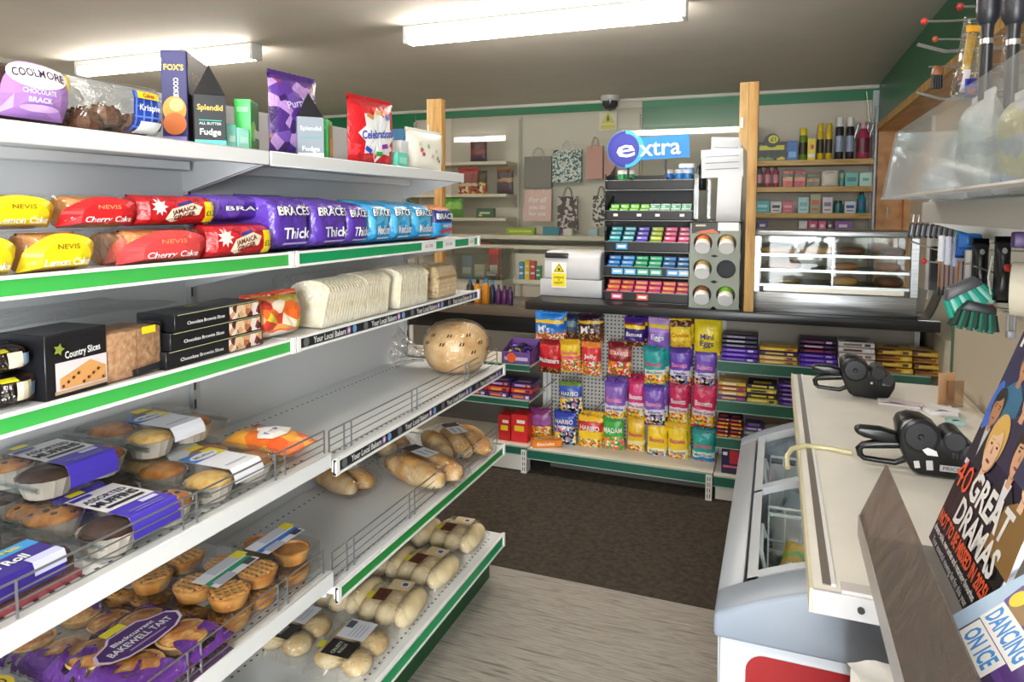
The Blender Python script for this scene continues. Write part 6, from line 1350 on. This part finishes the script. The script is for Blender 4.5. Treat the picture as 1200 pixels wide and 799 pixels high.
m = MB(); m.lathe([(.005, 0), (.005, .002)], 10, (.125, 1.047, -.016), 0, 'y'); m.build('screw_hole', M('222222', .5), t)
m = MB(); m.box(.515, .528, 1.1, 2.46, 0, .006); m.build('back_bead', M('d2c8b4', .4), t)
# feet between freezer lid and board
m = MB()
for y in (1.21, 2.1): m.box(.22, .28, y-.02, y+.02, .9185, BZ-.0325)
o = m.build('spacer', M('6a6a6a', .6), t); o.location = (0, 0, -BZ)
BEIGE = M('bdb3a0', .45)
t = thing('hook_panel', 'beige hook panel standing along the back of the freezer board', 'display', (0, 0, 0))
MB().box(.535, .555, .2, 2.52, 0, 1.247).build('lower_panel', BEIGE, t)
MB().box(.557, .575, .0, 1.95, 0, 2.25).build('upper_panel', PEG('cfc8ba', 40), t)
MB().box(.530, .56, 2.52, 2.535, .0, 1.25).build('edge_post', M('3a5a3a', .5), t)
MB().box(.532, .58, 2.47, 2.56, 1.2, 1.262).build('wood_cap', WOOD, t)
# ------------------------------------------------------------------ price guns
GBK = M('0d0e10', .3)
def gun(label, x, y, s, rz):
    t = thing('price_gun', label, 'price gun', (x, y, BZ+.0005), rz)
    k = s/490.0
    def Q(px, py): return ((px-450)*k, (518-py)*k)
    body = [(388, 300), (400, 268), (440, 252), (492, 257), (540, 285), (572, 332), (590, 345), (640, 345), (690, 360), (712, 392), (706, 440), (682, 490), (660, 516), (470, 508), (446, 490), (420, 440), (400, 385)]
    m = MB(); m.prism([Q(*p) for p in body], -.032, .03); m.build('body', GBK, t, bevel=.007, seg=3)
    up = [(220, 346), (242, 331), (330, 330), (395, 345), (405, 392), (350, 392), (262, 380), (230, 366)]
    m = MB(); m.prism([Q(*p) for p in up], -.016, .014); m.build('upper_handle', GBK, t, bevel=.006, seg=3)
    lp = [(415, 398), (330, 408), (262, 422), (246, 440), (252, 468), (268, 482), (330, 486), (395, 488), (432, 468), (446, 440)]
    m = MB(); m.tube([(Q(*p)[0], 0, Q(*p)[1]) for p in lp], [.011*s/.23, .011, .0085, .0075, .0065, .006, .006, .0065, .007, .008], 8); o = m.build('trigger_loop', GBK, t, smooth=60)
    m = MB(); c = Q(478, 335); m.lathe([(.036*s/.23, 0), (.036*s/.23, .036), (.03*s/.23, .040), (.028*s/.23, .038), (.006, .038), (.004, .042)], 28, (c[0], 0, c[1]), 0, 'y'); m.build('label_drum', M('202126', .3), t, smooth=30)
    m = MB(); c = Q(610, 345); m.lathe([(.022*s/.23, -.03), (.022*s/.23, .034), (.018*s/.23, .037)], 20, (c[0], 0, c[1]), 0, 'y'); m.lathe([(.015*s/.23, -.03), (.015*s/.23, .036)], 16, (Q(668, 385)[0], 0, Q(668, 385)[1]), 0, 'y'); m.build('ink_roller', M('24252a', .35), t, smooth=30)
    m = MB(); a = Q(585, 385); b = Q(700, 470)
    for i in range(6): m.box(Q(600+16*i, 0)[0], Q(607+16*i, 0)[0], -.0345, -.03, Q(0, 420)[1], Q(0, 395)[1])
    m.build('number_wheel', M('303238', .3), t, bevel=.001, seg=1)
    return t, Q
t, Q = gun('black price gun nearer the camera, with white label scraps stuck on its side', .272, 1.62, .228, .02)
P = Pr(front(-.0325), .0012)
for (a, b, w_, h, c, r) in ((468, 462, .010, .015, 'd8d8da', .2), (517, 460, .012, .02, 'c8c8cc', .1), (605, 466, .046, .013, 'a9aaab', 0)):
    q = Q(a, b); P.rect(q[0], q[1], w_, h, M(c, .5), 1, 1, r)
q = Q(600, 466); P.text('PRICE', q[0], q[1], .007, M('55565a', .5), .03); P.build(t, 'sticker')
P = Pr(front(-.0405), .0012); q = Q(512, 398); P.poly([(q[0]-.014, q[1]+.004), (q[0]-.004, q[1]+.01), (q[0]+.012, q[1]+.004), (q[0]+.015, q[1]-.006), (q[0]-.004, q[1]-.006)], M('e4e6ea', .5)); P.build(t, 'sticker')
t, Q = gun('black price gun at the far end of the freezer board', .212, 2.235, .222, -.02)
P = Pr(front(-.0325), .0012); q = Q(618, 455); P.rect(q[0]-.02, q[1]+.02, .006, .006, M('c8c8ca', .5), 1, 1); q = Q(655, 400); P.rect(q[0], q[1]-.006, .02, .006, M('8a8a8c', .5), 1, 1); P.build(t, 'sticker')
# papers, holder and strap on the board
def slip(label, x, y, z, w_, d, rz, col, name='paper_slip', cat='paper', h=.004):
    m = MB(); m.grid(lambda u, v: ((u-.5)*w_, (v-.5)*d, h+.006*math.sin(u*4+v*3)**2), 6, 4); m.box(-w_/2+.004, w_/2-.004, -d/2+.004, d/2-.004, 0, h)
    o = m.build(name, M(col, .5), None, (x, y, z), rz, smooth=60); tag(o, label, cat); return o
slip('curled white and lilac label strip behind the nearer price gun', .335, 2.17, BZ+.0005, .11, .05, -.15, 'e6dde4', 'label_strip', 'labels', .006)
slip('folded white paper slip beside the clear holder on the freezer board', .425, 2.12, BZ+.0005, .075, .06, .2, 'eeeef2', h=.012)
slip('small turquoise label roll box near the clear holder', .438, 2.02, BZ+.0005, .045, .03, .3, 'a8c8c4', 'label_box', 'box', .012)
t = thing('card_holder', 'small clear card holder standing at the back of the freezer board', 'holder', (.475, 2.2, BZ+.0005), .5)
MB().box(-.025, .025, -.002, .002, 0, .075).build('front_plate', FILM(.2, .1, 'e8d8c8', 0), t); MB().box(-.025, .025, .03, .034, 0, .09).build('back_plate', M('c8a078', .5), t); MB().box(-.025, .025, -.002, .034, 0, .004).build('base', ACRY, t)
p = MB(); p.tube([(.036, 1.60, .935), (.034, 1.63, .95), (.045, 1.66, BZ+.004), (.07, 1.685, BZ+.007), (.12, 1.69, BZ+.006), (.17, 1.675, BZ+.006)], .0055, 8); o = p.build('cream_strap', FILM(.1, .3, 'efe9c0', 0, dif=.5), smooth=70); tag(o, 'translucent cream strap hooked over the edge of the freezer board', 'strap')
# ------------------------------------------------------------------ magazine stand
t = thing('magazine_stand', 'clear fronted magazine stand at the lower right corner of the picture', 'stand', (0, 0, 0))
GA = FILM(.06, .25, 'b9b1ab', .3, 9, fk=.25, dif=.15)
m = MB(); m.prism([(.113, 1.095), (.116, 1.094), (.1445, 1.166), (.1415, 1.168)], .15, 1.0)
m2 = MB(); 
o = m.build('clear_lip', GA, t)
MB().box(.114, .37, .15, 1.004, 1.058, 1.066).build('tray', M('8f8a86', .3), t)
MB().box(.112, .119, .15, 1.004, 1.066, 1.094).build('tray_edge', M('a39c97', .3), t)
m = MB(); m.prism([(.345, 1.066), (.36, 1.066), (.45, 1.36), (.435, 1.36)], .15, 1.004); m.build('back_rest', M('b9b5b0', .4), t)
MB().box(.115, .45, .15, 1.02, 0, .86).build('pedestal', M('c9c5bd', .5), t); MB().box(.36, .40, .2, .95, .86, 1.10).build('support', M('8f8a86', .5), t)
t2 = slip('white folded paper bags piled on the magazine stand pedestal', .15, .975, .8605, .075, .07, .3, 'e9e8e4', 'paper_bag', 'paper', .028)
slip('second pile of white paper bags at the bottom edge of the picture', .155, .885, .8605, .07, .07, -.2, 'e2e2de', 'paper_bag', 'paper', .022)
def magazine(label, p0, up, w_, h, th=.006, back=None):
    """p0 far bottom corner, up unit vector up the spine, cover faces the aisle; pages run towards the camera"""
    up = Vector(up).normalized(); right = Vector((0, -1, 0)); nrm = right.cross(up).normalized()   # towards the aisle
    if nrm.x > 0: nrm = -nrm
    p0 = Vector(p0)
    t = thing('magazine', label, 'magazine', p0)
    def mp(u, v, o): return right*u + up*v + nrm*(o)
    m = MB(); q = [mp(0, 0, 0), mp(w_, 0, 0), mp(w_, h, 0), mp(0, h, 0)]; r = [x-nrm*th for x in q]
    m.add(q+r, [(0, 1, 2, 3), (7, 6, 5, 4), (0, 4, 5, 1), (1, 5, 6, 2), (2, 6, 7, 3), (3, 7, 4, 0)]); m.build('pages', M('dfe4ee', .4), t)
    return t, mp
NAVY = M('221a38', .25)
a = Vector((.194, 1.0, 1.081)); up = Vector((.088, 0, .268))
t, mp = magazine('glossy magazine with orange and white drama headlines on a dark cover', a+Vector((0, -.004, -.0)), up, .225, .30)
P = Pr(mp, .0006, .00002)
P.rect(.1125, .15, .225, .30, NAVY, 1, 1); P.rect(.1125, .045, .225, .09, M('141019', .25), 1, 1); P.rect(.04, .22, .08, .16, M('2a2050', .25), 1, 1); P.ell(.012, .19, .03, .07, M('3a6ad0', .3)); P.rect(.012, .135, .014, .05, M('d8d4e0', .3), 1, 1, -.1)
def figure(cx, cz, s, hair, skin, suit, shirt=None, w2=1.0):
    s = s*1.18
    P.poly([(cx-.6*s*w2, cz-1.5*s), (cx+.62*s*w2, cz-1.5*s), (cx+.5*s*w2, cz-.72*s), (cx+.15*s, cz-.5*s), (cx-.15*s, cz-.5*s), (cx-.5*s*w2, cz-.72*s)], suit)
    if shirt: P.poly([(cx-.16*s, cz-.5*s), (cx+.16*s, cz-.5*s), (cx+.02*s, cz-1.3*s)], shirt)
    P.rect(cx, cz-.48*s, .2*s, .25*s, skin, 1, 1); P.ell(cx, cz+.10*s, .74*s, .92*s, hair); P.ell(cx+.03*s, cz-.05*s, .56*s, .78*s, M('a87858', .4)); P.ell(cx, cz-.04*s, .53*s, .76*s, skin); P.ell(cx-.12*s, cz+.29*s, .5*s, .26*s, hair, rot=.35); P.rect(cx-.12*s, cz+.09*s, .15*s, .03*s, hair, 1, 1, .1); P.rect(cx+.13*s, cz+.09*s, .15*s, .03*s, hair, 1, 1, -.1)
    P.ell(cx-.13*s, cz+.02*s, .09*s, .05*s, M('2a1a14', .4), 8); P.ell(cx+.14*s, cz+.02*s, .09*s, .05*s, M('2a1a14', .4), 8); P.ell(cx+.01*s, cz-.25*s, .2*s, .06*s, M('8a3a34', .4), 8); P.poly([(cx-.02*s, cz+.02*s), (cx+.05*s, cz-.12*s), (cx-.05*s, cz-.12*s)], M('b08060', .4))
SK = M('d8a884', .35); SK2 = M('b8845e', .35); SK3 = M('e8c0a0', .35)
figure(.055, .262, .05, M('2a1c14', .4), SK2, M('2f6a90', .35)); figure(.028, .192, .042, M('16100c', .4), SK2, M('201a2a', .35), M('c8ccd8', .35)); figure(.105, .232, .05, M('4a3424', .4), SK, M('302848', .35))
figure(.145, .172, .055, M('30221a', .4), SK, M('1c1a22', .35), M('e4e6ee', .35)); figure(.07, .155, .062, M('d8b05a', .4), SK3, M('2a1a20', .35)); figure(.195, .165, .055, M('b88a4a', .4), SK3, M('8a6a3a', .35)); figure(.185, .235, .05, M('1c1410', .4), SK, M('3a3a5a', .35))
P.text('RadioTimes', .12, .288, .034, WHITE, .21, 0, .03)
OR = M('f05a28', .35)
P.text('40', .028, .10, .036, OR, .054, 0, .0); P.text('GREAT', .128, .104, .034, WHITE, .135, 0, .03, 0, .05); P.text('DRAMAS', .128, .066, .032, WHITE, .15, 0, .03, 0, .05); P.text('NOT TO BE MISSED IN 2025!', .11, .038, .0165, OR, .20, 0, .04)
P.text('drama guide, new series and returning favourites', .10, .022, .008, WHITE, .18, 0, .03); P.text('Your essential viewing list for this year', .10, .009, .008, M('c8c8d0', .4), .16)
P.build(t, 'cover')
b0 = atY(1116, 722, .755); b1 = atY(1192, 678, .755); upv = (b1-b0)
t, mp = magazine('second magazine in front with blue skating show lettering', b0, upv, .2, .27)
P = Pr(mp, .0006, .00002)
P.rect(.1, .135, .2, .27, M('3a2a5a', .3), 1, 1); P.rect(.012, .135, .024, .27, M('a8c4e0', .3), 1, 1); P.ell(.1, .2, .16, .12, M('6a4a8a', .3)); P.ell(.1, .2, .05, .06, SK); P.ell(.1, .222, .05, .03, M('2a1a14', .4)); P.ell(.1, .07, .17, .12, M('5a3a8a', .3)); P.ell(.1, .07, .15, .105, M('8a6a3a', .3))
P.ell(.085, .08, .05, .06, SK); P.ell(.13, .085, .045, .055, SK3); P.ell(.085, .10, .05, .03, M('3a2418', .4)); P.ell(.13, .105, .05, .03, M('c89a4a', .4)); P.rect(.11, .04, .09, .045, M('4a2a7a', .3), 1, 1)
P.rect(.065, .038, .085, .026, WHITE, 1, 1, .04); P.text('DANCING', .065, .038, .018, M('2f8ad8', .4), .075, .04, .03); P.rect(.062, .012, .07, .024, WHITE, 1, 1, .04); P.text('ON ICE', .062, .012, .017, M('2f8ad8', .4), .056, .04, .03)
P.ell(.03, .062, .02, .02, M('e8d02a', .4)); P.build(t, 'cover')
# ------------------------------------------------------------------ clear bin and shelf over the board
t = thing('bin_shelf', 'white shelf holding the clear front bin at the upper right', 'shelf', (0, 0, 0))
MB().box(.295, .556, .2, 1.73, 1.476, 1.520).build('board', M('c4c1ba', .4), t, bevel=.004)
m = MB(); m.prism([(.31, 1.475), (.556, 1.475), (.556, 1.40)], 1.712, 1.722); m.build('bracket', M('d2d0cb', .4), t)
t = thing('clear_bin', 'long clear acrylic bin of film packs on the white shelf at the upper right', 'bin', (0, 0, 0))
BA = FILM(.04, .06, 'e4e7e8', 0, fk=.12, dif=.13); BA2 = FILM(.05, .12, 'dfe2e4', .2, 6, fk=.12, dif=.3)
m = MB(); m.prism([(.200, 1.5235), (.204, 1.5235), (.226, 1.66), (.222, 1.66)], .3, 1.61); m.build('front_panel', BA, t)
m = MB(); m.prism([(.204, 1.5235), (.50, 1.5235), (.50, 1.66), (.226, 1.66)], 1.606, 1.61); m.build('end_panel', BA2, t)
MB().box(.2, .50, .3, 1.61, 1.5235, 1.527).build('floor', BA2, t); MB().box(.497, .5, .3, 1.606, 1.527, 1.72).build('back_panel', BA2, t)
m = MB(); m.tube([(.202, .3, 1.5255), (.202, 1.61, 1.5255)], .0035, 6); m.build('front_rod', M('c8c8cc', .2, .5), t)
for i, (y, c, n) in enumerate(((.62, 'e8e8ee', 'white'), (.80, 'e8b8b0', 'pink striped'), (.96, 'd8dce8', 'pale lilac'), (1.12, 'e8dca0', 'cream and yellow'), (1.30, 'dfe6e8', 'pale grey'))):
    o, f = bag('film_pack', f'{n} film pack standing in the long clear bin', 'pack', (.30+.012*(i % 2), y, 1.5275), -RL, .13, .13+.02*(i % 3), .06, ART([(0, c), (.35, 'c8ccd8'), (.5, c), (.8, 'e8e6e8')], nz=.2), seed=i+60)
# ------------------------------------------------------------------ hooks and hanging goods on the right
def hook(y, z, xt, tip=None, dbl=False, label=''):
    t = thing('display_hook', label, 'hook', (0, y, z))
    m = MB(); r = .0022
    for d in ((-.006, .006) if dbl else (0,)): m.tube([(.556, d, 0), (xt+.05, d, 0), (xt, d, .018 if dbl else .004)], r, 6)
    m.build('prong', STEEL, t, smooth=60)
    if tip: MB().lathe([(.0005, -.006), (.006, -.004), (.007, 0), (.006, .004), (.0005, .006)], 10, (xt, 0, .004), 0, 'x').build('tip', M(tip, .4), t, smooth=60)
    return t
def Hk(px, py, Y, tip=None, dbl=False, label=''):
    p = atY(px, py, Y); return hook(Y, p.z-(.018 if dbl else .004), p.x, tip, dbl, label)
Hk(1083, 25, 1.62, 'c8302a', False, 'single prong hook with a red tip, near the ceiling')
Hk(1096, 46, 1.75, 'b8502a', False, 'single prong hook with an orange tip below the red tipped one')
Hk(1075, 52, 1.60, None, True, 'double prong silver hook below the red tipped hook')
Hk(1125, 8, 1.5, 'b83030', False, 'red tipped hook at the top edge behind the yellow pack')
Hk(1124, 97, 1.45, None, True, 'double prong silver hook under the yellow pack')
Hk(1074, 108, 1.75, None, True, 'bent double prong hook low in front of the wooden beam')
Hk(1068, 283, 1.95, None, True, 'double prong hook under the row of small clippers')
Hk(1083, 306, 1.92, 'c8202a', False, 'red tipped hook beside the pie warmer')
Hk(1142, 312, 1.62, None, True, 'double prong hook in front of the black pouches')
Hk(1181, 314, 1.45, 'c83030', False, 'red tipped hook above the white roll')
Hk(1161, 360, 1.6, 'c83030', False, 'red tipped hook below the teal brush')
def hung(name, label, cat, px, Y, col, t_=.02, art=None, film=False, group=None, seed=0, tilt=0.0):
    x, w_, z0, z1 = FY(*px, Y); o, f = bag(name, label, cat, (x, Y, z0), 0, w_, z1-z0, t_, art or (FILM(.12, .1, col, .8, 24) if film else M(col, .35)), group, seed, rot=(0, tilt, 0)); return o, f, w_, z1-z0
o, f, w_, h = hung('bristle_pack', 'clear hanging pack with a bright yellow tool inside', 'pack', (1113, 26, 1143, 112), 1.42, 'e8e8e0', .03, film=True, tilt=.12)
MB().prism([(-w_*.15, h*.35), (w_*.15, h*.35), (w_*.2, h*.9), (-w_*.2, h*.9)], -.006, .006).build('yellow_handle', M('e8b81f', .4), o); P = Pr(front(f), .002); P.rect(0, h*.9, w_*.7, h*.1, M('f0b020', .4), 3, 2); P.rect(0, h*.18, w_*.3, h*.3, M('d8d0d8', .4), 3, 3); P.build(o)
o, f, w_, h = hung('bristle_pack', 'narrow clear hanging pack with yellow spots between the two black torches', 'pack', (1144, 38, 1156, 100), 1.38, 'f0f0e0', .02, film=True)
P = Pr(front(f), .002); P.ell(0, h*.55, w_*.5, h*.12, M('e8c02a', .4)); P.ell(0, h*.75, w_*.4, h*.1, M('d89a2a', .4)); P.ell(0, h*.2, w_*.4, h*.12, WHITE); P.build(o)
o, f, w_, h = hung('bristle_pack', 'clear hanging pack with a crimson brush head beside the right torch', 'pack', (1172, 38, 1192, 92), 1.34, 'f0e8ea', .025, film=True)
P = Pr(front(f), .002); P.ell(0, h*.5, w_*.6, h*.35, M('b81f44', .4)); P.rect(.0, h*.75, w_*.3, h*.35, M('a81f3a', .4), 2, 2); P.ell(.005, h*.15, w_*.4, h*.15, M('e8e4e4', .4)); P.build(o)
for a, b, Y, n in ((1143, 1172, 1.30, 'left'), (1173, 1204, 1.26, 'right')):
    p = atY((a+b)/2, 26, Y); hw = (atY(b, 20, Y).x-atY(a, 20, Y).x)/2
    t = thing('torch', f'{n} black torch hanging head up at the top right corner', 'torch', (p.x, Y, p.z))
    MB().lathe([(hw*.62, -.004), (hw*.95, .006), (hw, .02), (hw, .075), (hw*.8, .08)], 20).build('head', M('22232a', .4), t, smooth=30)
    MB().lathe([(hw*.42, -.145), (hw*.5, -.14), (hw*.55, -.09), (hw*.52, -.02), (hw*.6, 0)], 18).build('barrel', M('1a1b1f', .35), t, smooth=40)
    MB().lathe([(hw*.57, -.034), (hw*.58, -.03), (hw*.57, -.026)], 18).build('ring', STEEL, t, smooth=40)
    P = Pr(lambda u, v, o: (u, -math.sqrt(max(.0001, (hw+.001)**2-u*u))-o, v), .001); P.ell(.002, .045, .018, .022, M('8f96a0', .3)); P.build(t, 'badge')
for a, b, c, Y, n in ((1090, 1106, 76, 1.66, 'left'), (1120, 1135, 84, 1.6, 'right')):
    x, w_, z0, z1 = FY(a, c, b, c+28, Y); t = thing('hair_clip', f'{n} brown and black hair clip hanging from a hook by the wooden beam', 'hair clip', (x, Y, z0)); h = z1-z0
    m = MB(); m.prism([(-w_/2, h*.55), (-w_*.3, h), (w_*.4, h*.9), (w_/2, h*.5)], -.01, .01); m.build('brown_grip', M('8a5226', .35), t, bevel=.003)
    m = MB()
    for k in range(5): m.box(-w_*.4+k*w_*.18, -w_*.4+k*w_*.18+w_*.1, -.012, .012, 0, h*.55)
    m.build('teeth', BLACK, t)
t = thing('purple_card', 'purple carded pack behind the yellow tool pack', 'pack', (.375, 1.52, 1.86)); MB().box(-.03, .03, -.003, .003, 0, .14).build('card', M('4a4a8a', .4), t)
o, f, w_, h = hung('bristle_pack', 'blue and orange small pack above the clear bin', 'pack', (1130, 98, 1152, 112), 1.4, '4a5ac8', .02); P = Pr(front(f), .002); P.rect(-w_*.2, h*.3, w_*.4, h*.4, M('e8602a', .4), 2, 2); P.build(o)
# lower group
for k in range(9):
    x, w_, z0, z1 = FY(1064+6.2*k, 251+.6*k, 1068.5+6.2*k, 278+.3*k, 1.93+.004*k); h = z1-z0
    t = thing('nail_clipper', f'small black and silver clipper, {["first", "second", "third", "fourth", "fifth", "sixth", "seventh", "eighth", "last"][k]} from the left under the white shelf', 'clipper', (x, 1.93+.004*k, z0), 0, 'clippers under the white shelf', rot=(0, .12, 0))
    MB().box(-w_/2, w_/2, -.012, .012, 0, h*.65).build('body', M('23252c', .3), t, bevel=.002, seg=1); MB().box(-w_*.35, w_*.35, -.01, .01, h*.66, h).build('lever', M('c8b8b0', .25, .8), t, bevel=.001, seg=1)
    MB().box(-w_*.2, w_*.2, -.013, -.012, h*.1, h*.55).build('sheen', M('8fa0b8', .3), t)
for k, (a, b, c0, c1, c, n) in enumerate(((1098, 1108, 276, 306, 'e6e8f0', 'left white'), (1106, 1116, 277, 310, 'd8dcec', 'middle white'), (1115, 1124, 278, 312, 'b8c8e8', 'pale blue'))):
    x, w_, z0, z1 = FY(a, c0, b, c1, 1.80); t = thing('hair_roller', f'{n} ribbed hair roller hanging under the white shelf', 'roller', (x, 1.80, z0)); m = MB(); h = z1-z0
    m.lathe([(w_*.5*(1 if i % 2 else .86), h*i/12) for i in range(13)], 14); m.build('ribbed_tube', M(c, .5), t, smooth=30)
o, f, w_, h = hung('scourer_pack', 'bright blue folded pack hanging under the white shelf', 'pack', (1122, 272, 1153, 290), 1.72, '2f7ad0', .03); 
o, f, w_, h = hung('scourer_pack', 'turquoise topped blue pack beside the hair rollers', 'pack', (1119, 270, 1132, 300), 1.76, '2a8ac0', .02, ART([(0, '2a62b8'), (.6, '2a7ac0'), (.75, '2fb0a8')]))
for k, c in enumerate(('a8542a', '8a3a4a', '6a3a7a', '8a4a62', 'b8623a', '54306a')):
    x, w_, z0, z1 = FY(1099+5.4*k, 306, 1103+5.4*k, 346, 1.88); h = z1-z0; nm = ['rust', 'wine', 'purple', 'mauve', 'orange', 'dark violet'][k]
    t = thing('makeup_stick', f'{nm} make-up stick with a black end hanging beside the pie warmer', 'make-up', (x, 1.88, z0))
    MB().lathe([(w_*.5, h*.25), (w_*.5, h)], 10).build('barrel', M(c, .3), t, smooth=40); MB().lathe([(w_*.55, 0), (w_*.55, h*.25)], 10).build('cap', BLACK, t, smooth=40)
o = MB().box(-.008, .008, -.01, .01, -.06, .05).build('black_strap', BLACK, None, atY(1094, 312, 2.0)); tag(o, 'long black strap hanging in front of the pie warmer edge', 'strap')
for a, b, c0, c1, Y, n in ((1136, 1160, 285, 350, 1.66, 'left'), (1162, 1186, 283, 352, 1.60, 'right')):
    o, f, w_, h = hung('black_pouch', f'{n} shiny black pouch hanging under the white shelf', 'pouch', (a, c0, b, c1), Y, '1a1b1f', .03, M('1b1c20', .25)); P = Pr(front(f), .002); P.ell(0, h*.85, w_*.3, h*.1, M('c8ccd4', .2, .6)); P.build(o)
o = MB().tube([atY(1163, 300, 1.55)-Vector((0, 1.55, 0)), atY(1158, 325, 1.55)-Vector((0, 1.55, 0)), atY(1161, 345, 1.55)-Vector((0, 1.55, 0))], .0016, 5).build('white_string', WHITE, None, (0, 1.55, 0)); tag(o, 'thin white string hanging in front of the black pouches', 'string')
def brush(label, px, Y, rt, bristle, stripe, handle, n=9):
    x, w_, z0, z1 = FY(*px, Y); t = thing('scrub_brush', label, 'brush', (x, Y, (z0+z1)/2), rot=(0, rt, 0)); L = w_*1.15; h = (z1-z0)*.5
    m = MB(); m.prism([(-L/2, 0), (L/2, 0), (L*.45, h*.5), (-L*.3, h*.6)], -.018, .018); m.build('back', M(handle, .4), t, bevel=.004)
    m = MB(); s = MB()
    for i in range(n):
        for j in (-.012, 0, .012):
            xx = -L*.46+L*.92*i/(n-1); d = (s if i % 2 else m); d.tube([(xx, j, 0), (xx*1.22, j*1.5, -h*(1.0+.1*math.sin(i*3+j*99)))], [.004, .006], 5)
    stuff(m.build('bristles', M(bristle, .6), t)); stuff(s.build('pale_bristles', M(stripe, .6), t)); return t
brush('teal and white bristled scrub brush hanging beside the metal scoop', (1106, 322, 1152, 362), 1.62, -.55, '2aa894', '9fe0d4', '55555c')
brush('dark green bristled brush hanging under the teal brush', (1124, 346, 1164, 384), 1.60, .15, '12382f', '1f6a58', '2a2c30')
p = atY(1186, 338, 1.40); t = thing('white_roll', 'white paper roll lying on a hook at the right edge', 'roll', p, rot=(0, 0, -.35))
m = MB(); m.lathe([(.046, 0), (.047, .11)], 28, (0, 0, 0), 0, 'x', cap=False); m.lathe([(.040, .0), (.040, .11)], 28, (0, 0, 0), 0, 'x', cap=False); m.build('wound_paper', M('d8d0bc', .6), t, smooth=40)
m = MB(); m.lathe([(.040, .002), (.001, .0021)], 28, (0, 0, 0), 0, 'x', cap=False); m.build('end_disc', M('d5d9ea', .5), t)
m = MB(); m.lathe([(.0465, -.0005), (.040, -.0005)], 28, (0, 0, 0), 0, 'x', cap=False); m.build('rim', M('e6e2d4', .5), t)
x, w_, z0, z1 = FY(1178, 366, 1192, 396, 1.5); t = thing('belt_clip', 'grey plastic clip hanging under the white roll', 'clip', (x, 1.5, z0)); h = z1-z0
m = MB(); m.tube([(-w_*.3, 0, h), (-w_*.3, 0, h*.25), (0, 0, .0), (w_*.3, 0, h*.25), (w_*.3, 0, h)], .0035, 6); m.build('loop', M('8a8a8c', .4), t, smooth=60); MB().box(-w_*.45, w_*.45, -.006, .006, 0, h*.3).build('body', M('77777a', .4), t, bevel=.002)
p = atY(1196, 280, 1.4); o = MB().box(-.012, .02, -.01, .01, -.015, .012).build('purple_tag', M('4a2a6a', .4), None, p, bevel=.003); tag(o, 'small purple pack at the right edge under the white shelf', 'pack')
hook(1.885, atY(1112, 308, 1.88).z, atY(1097, 308, 1.88).x, None, False, 'thin hook carrying the make-up sticks')
hook(1.5, atY(1185, 368, 1.5).z, atY(1176, 368, 1.5).x, None, False, 'thin hook carrying the grey belt clip')
hook(1.66, atY(1098, 80, 1.66).z, atY(1088, 80, 1.66).x, None, False, 'thin hook carrying the left hair clip')
hook(1.6, atY(1127, 88, 1.6).z, atY(1117, 88, 1.6).x, None, False, 'thin hook carrying the right hair clip')
hook(1.80, atY(1112, 284, 1.80).z, atY(1095, 284, 1.80).x, None, False, 'thin hook carrying the hair rollers')
# metal scoop on the counter beside the warmer
t = thing('metal_scoop', 'shiny metal scoop pan standing at the right end of the black counter', 'scoop', (.655, 3.66, CT+.001))
m = MB(); m.grid(lambda u, v: (-.035+.085*u, (v-.5)*.16, .008+.13*(max(0, u-.35)/.65)**1.6+.006*math.cos((v-.5)*PI)), 16, 8); m.grid(lambda u, v: (-.035+.09*u, (v-.5)*.165, .001+.14*(max(0, u-.35)/.65)**1.6), 16, 8); m.build('pan', STEEL, t, smooth=80)
m = MB(); m.prism([(-.035, .03), (.0, .03), (.012, .13), (-.03, .14)], .03, .05); m.build('grey_plate', M('8f8a80', .5), t)
MB().box(-.04, .045, -.09, .09, 0, .004).build('foot_plate', STEEL, t)
o = MB().box(RW-.012, RW-.002, 5.98, 6.055, 1.44, 1.53).build('wall_socket', M('e2e2de', .4), None, bevel=.003); tag(o, 'white wall socket plate on the orange plywood', 'socket')
o.location = (.085, .07, 0); o.rotation_euler = (0, 0, 0)
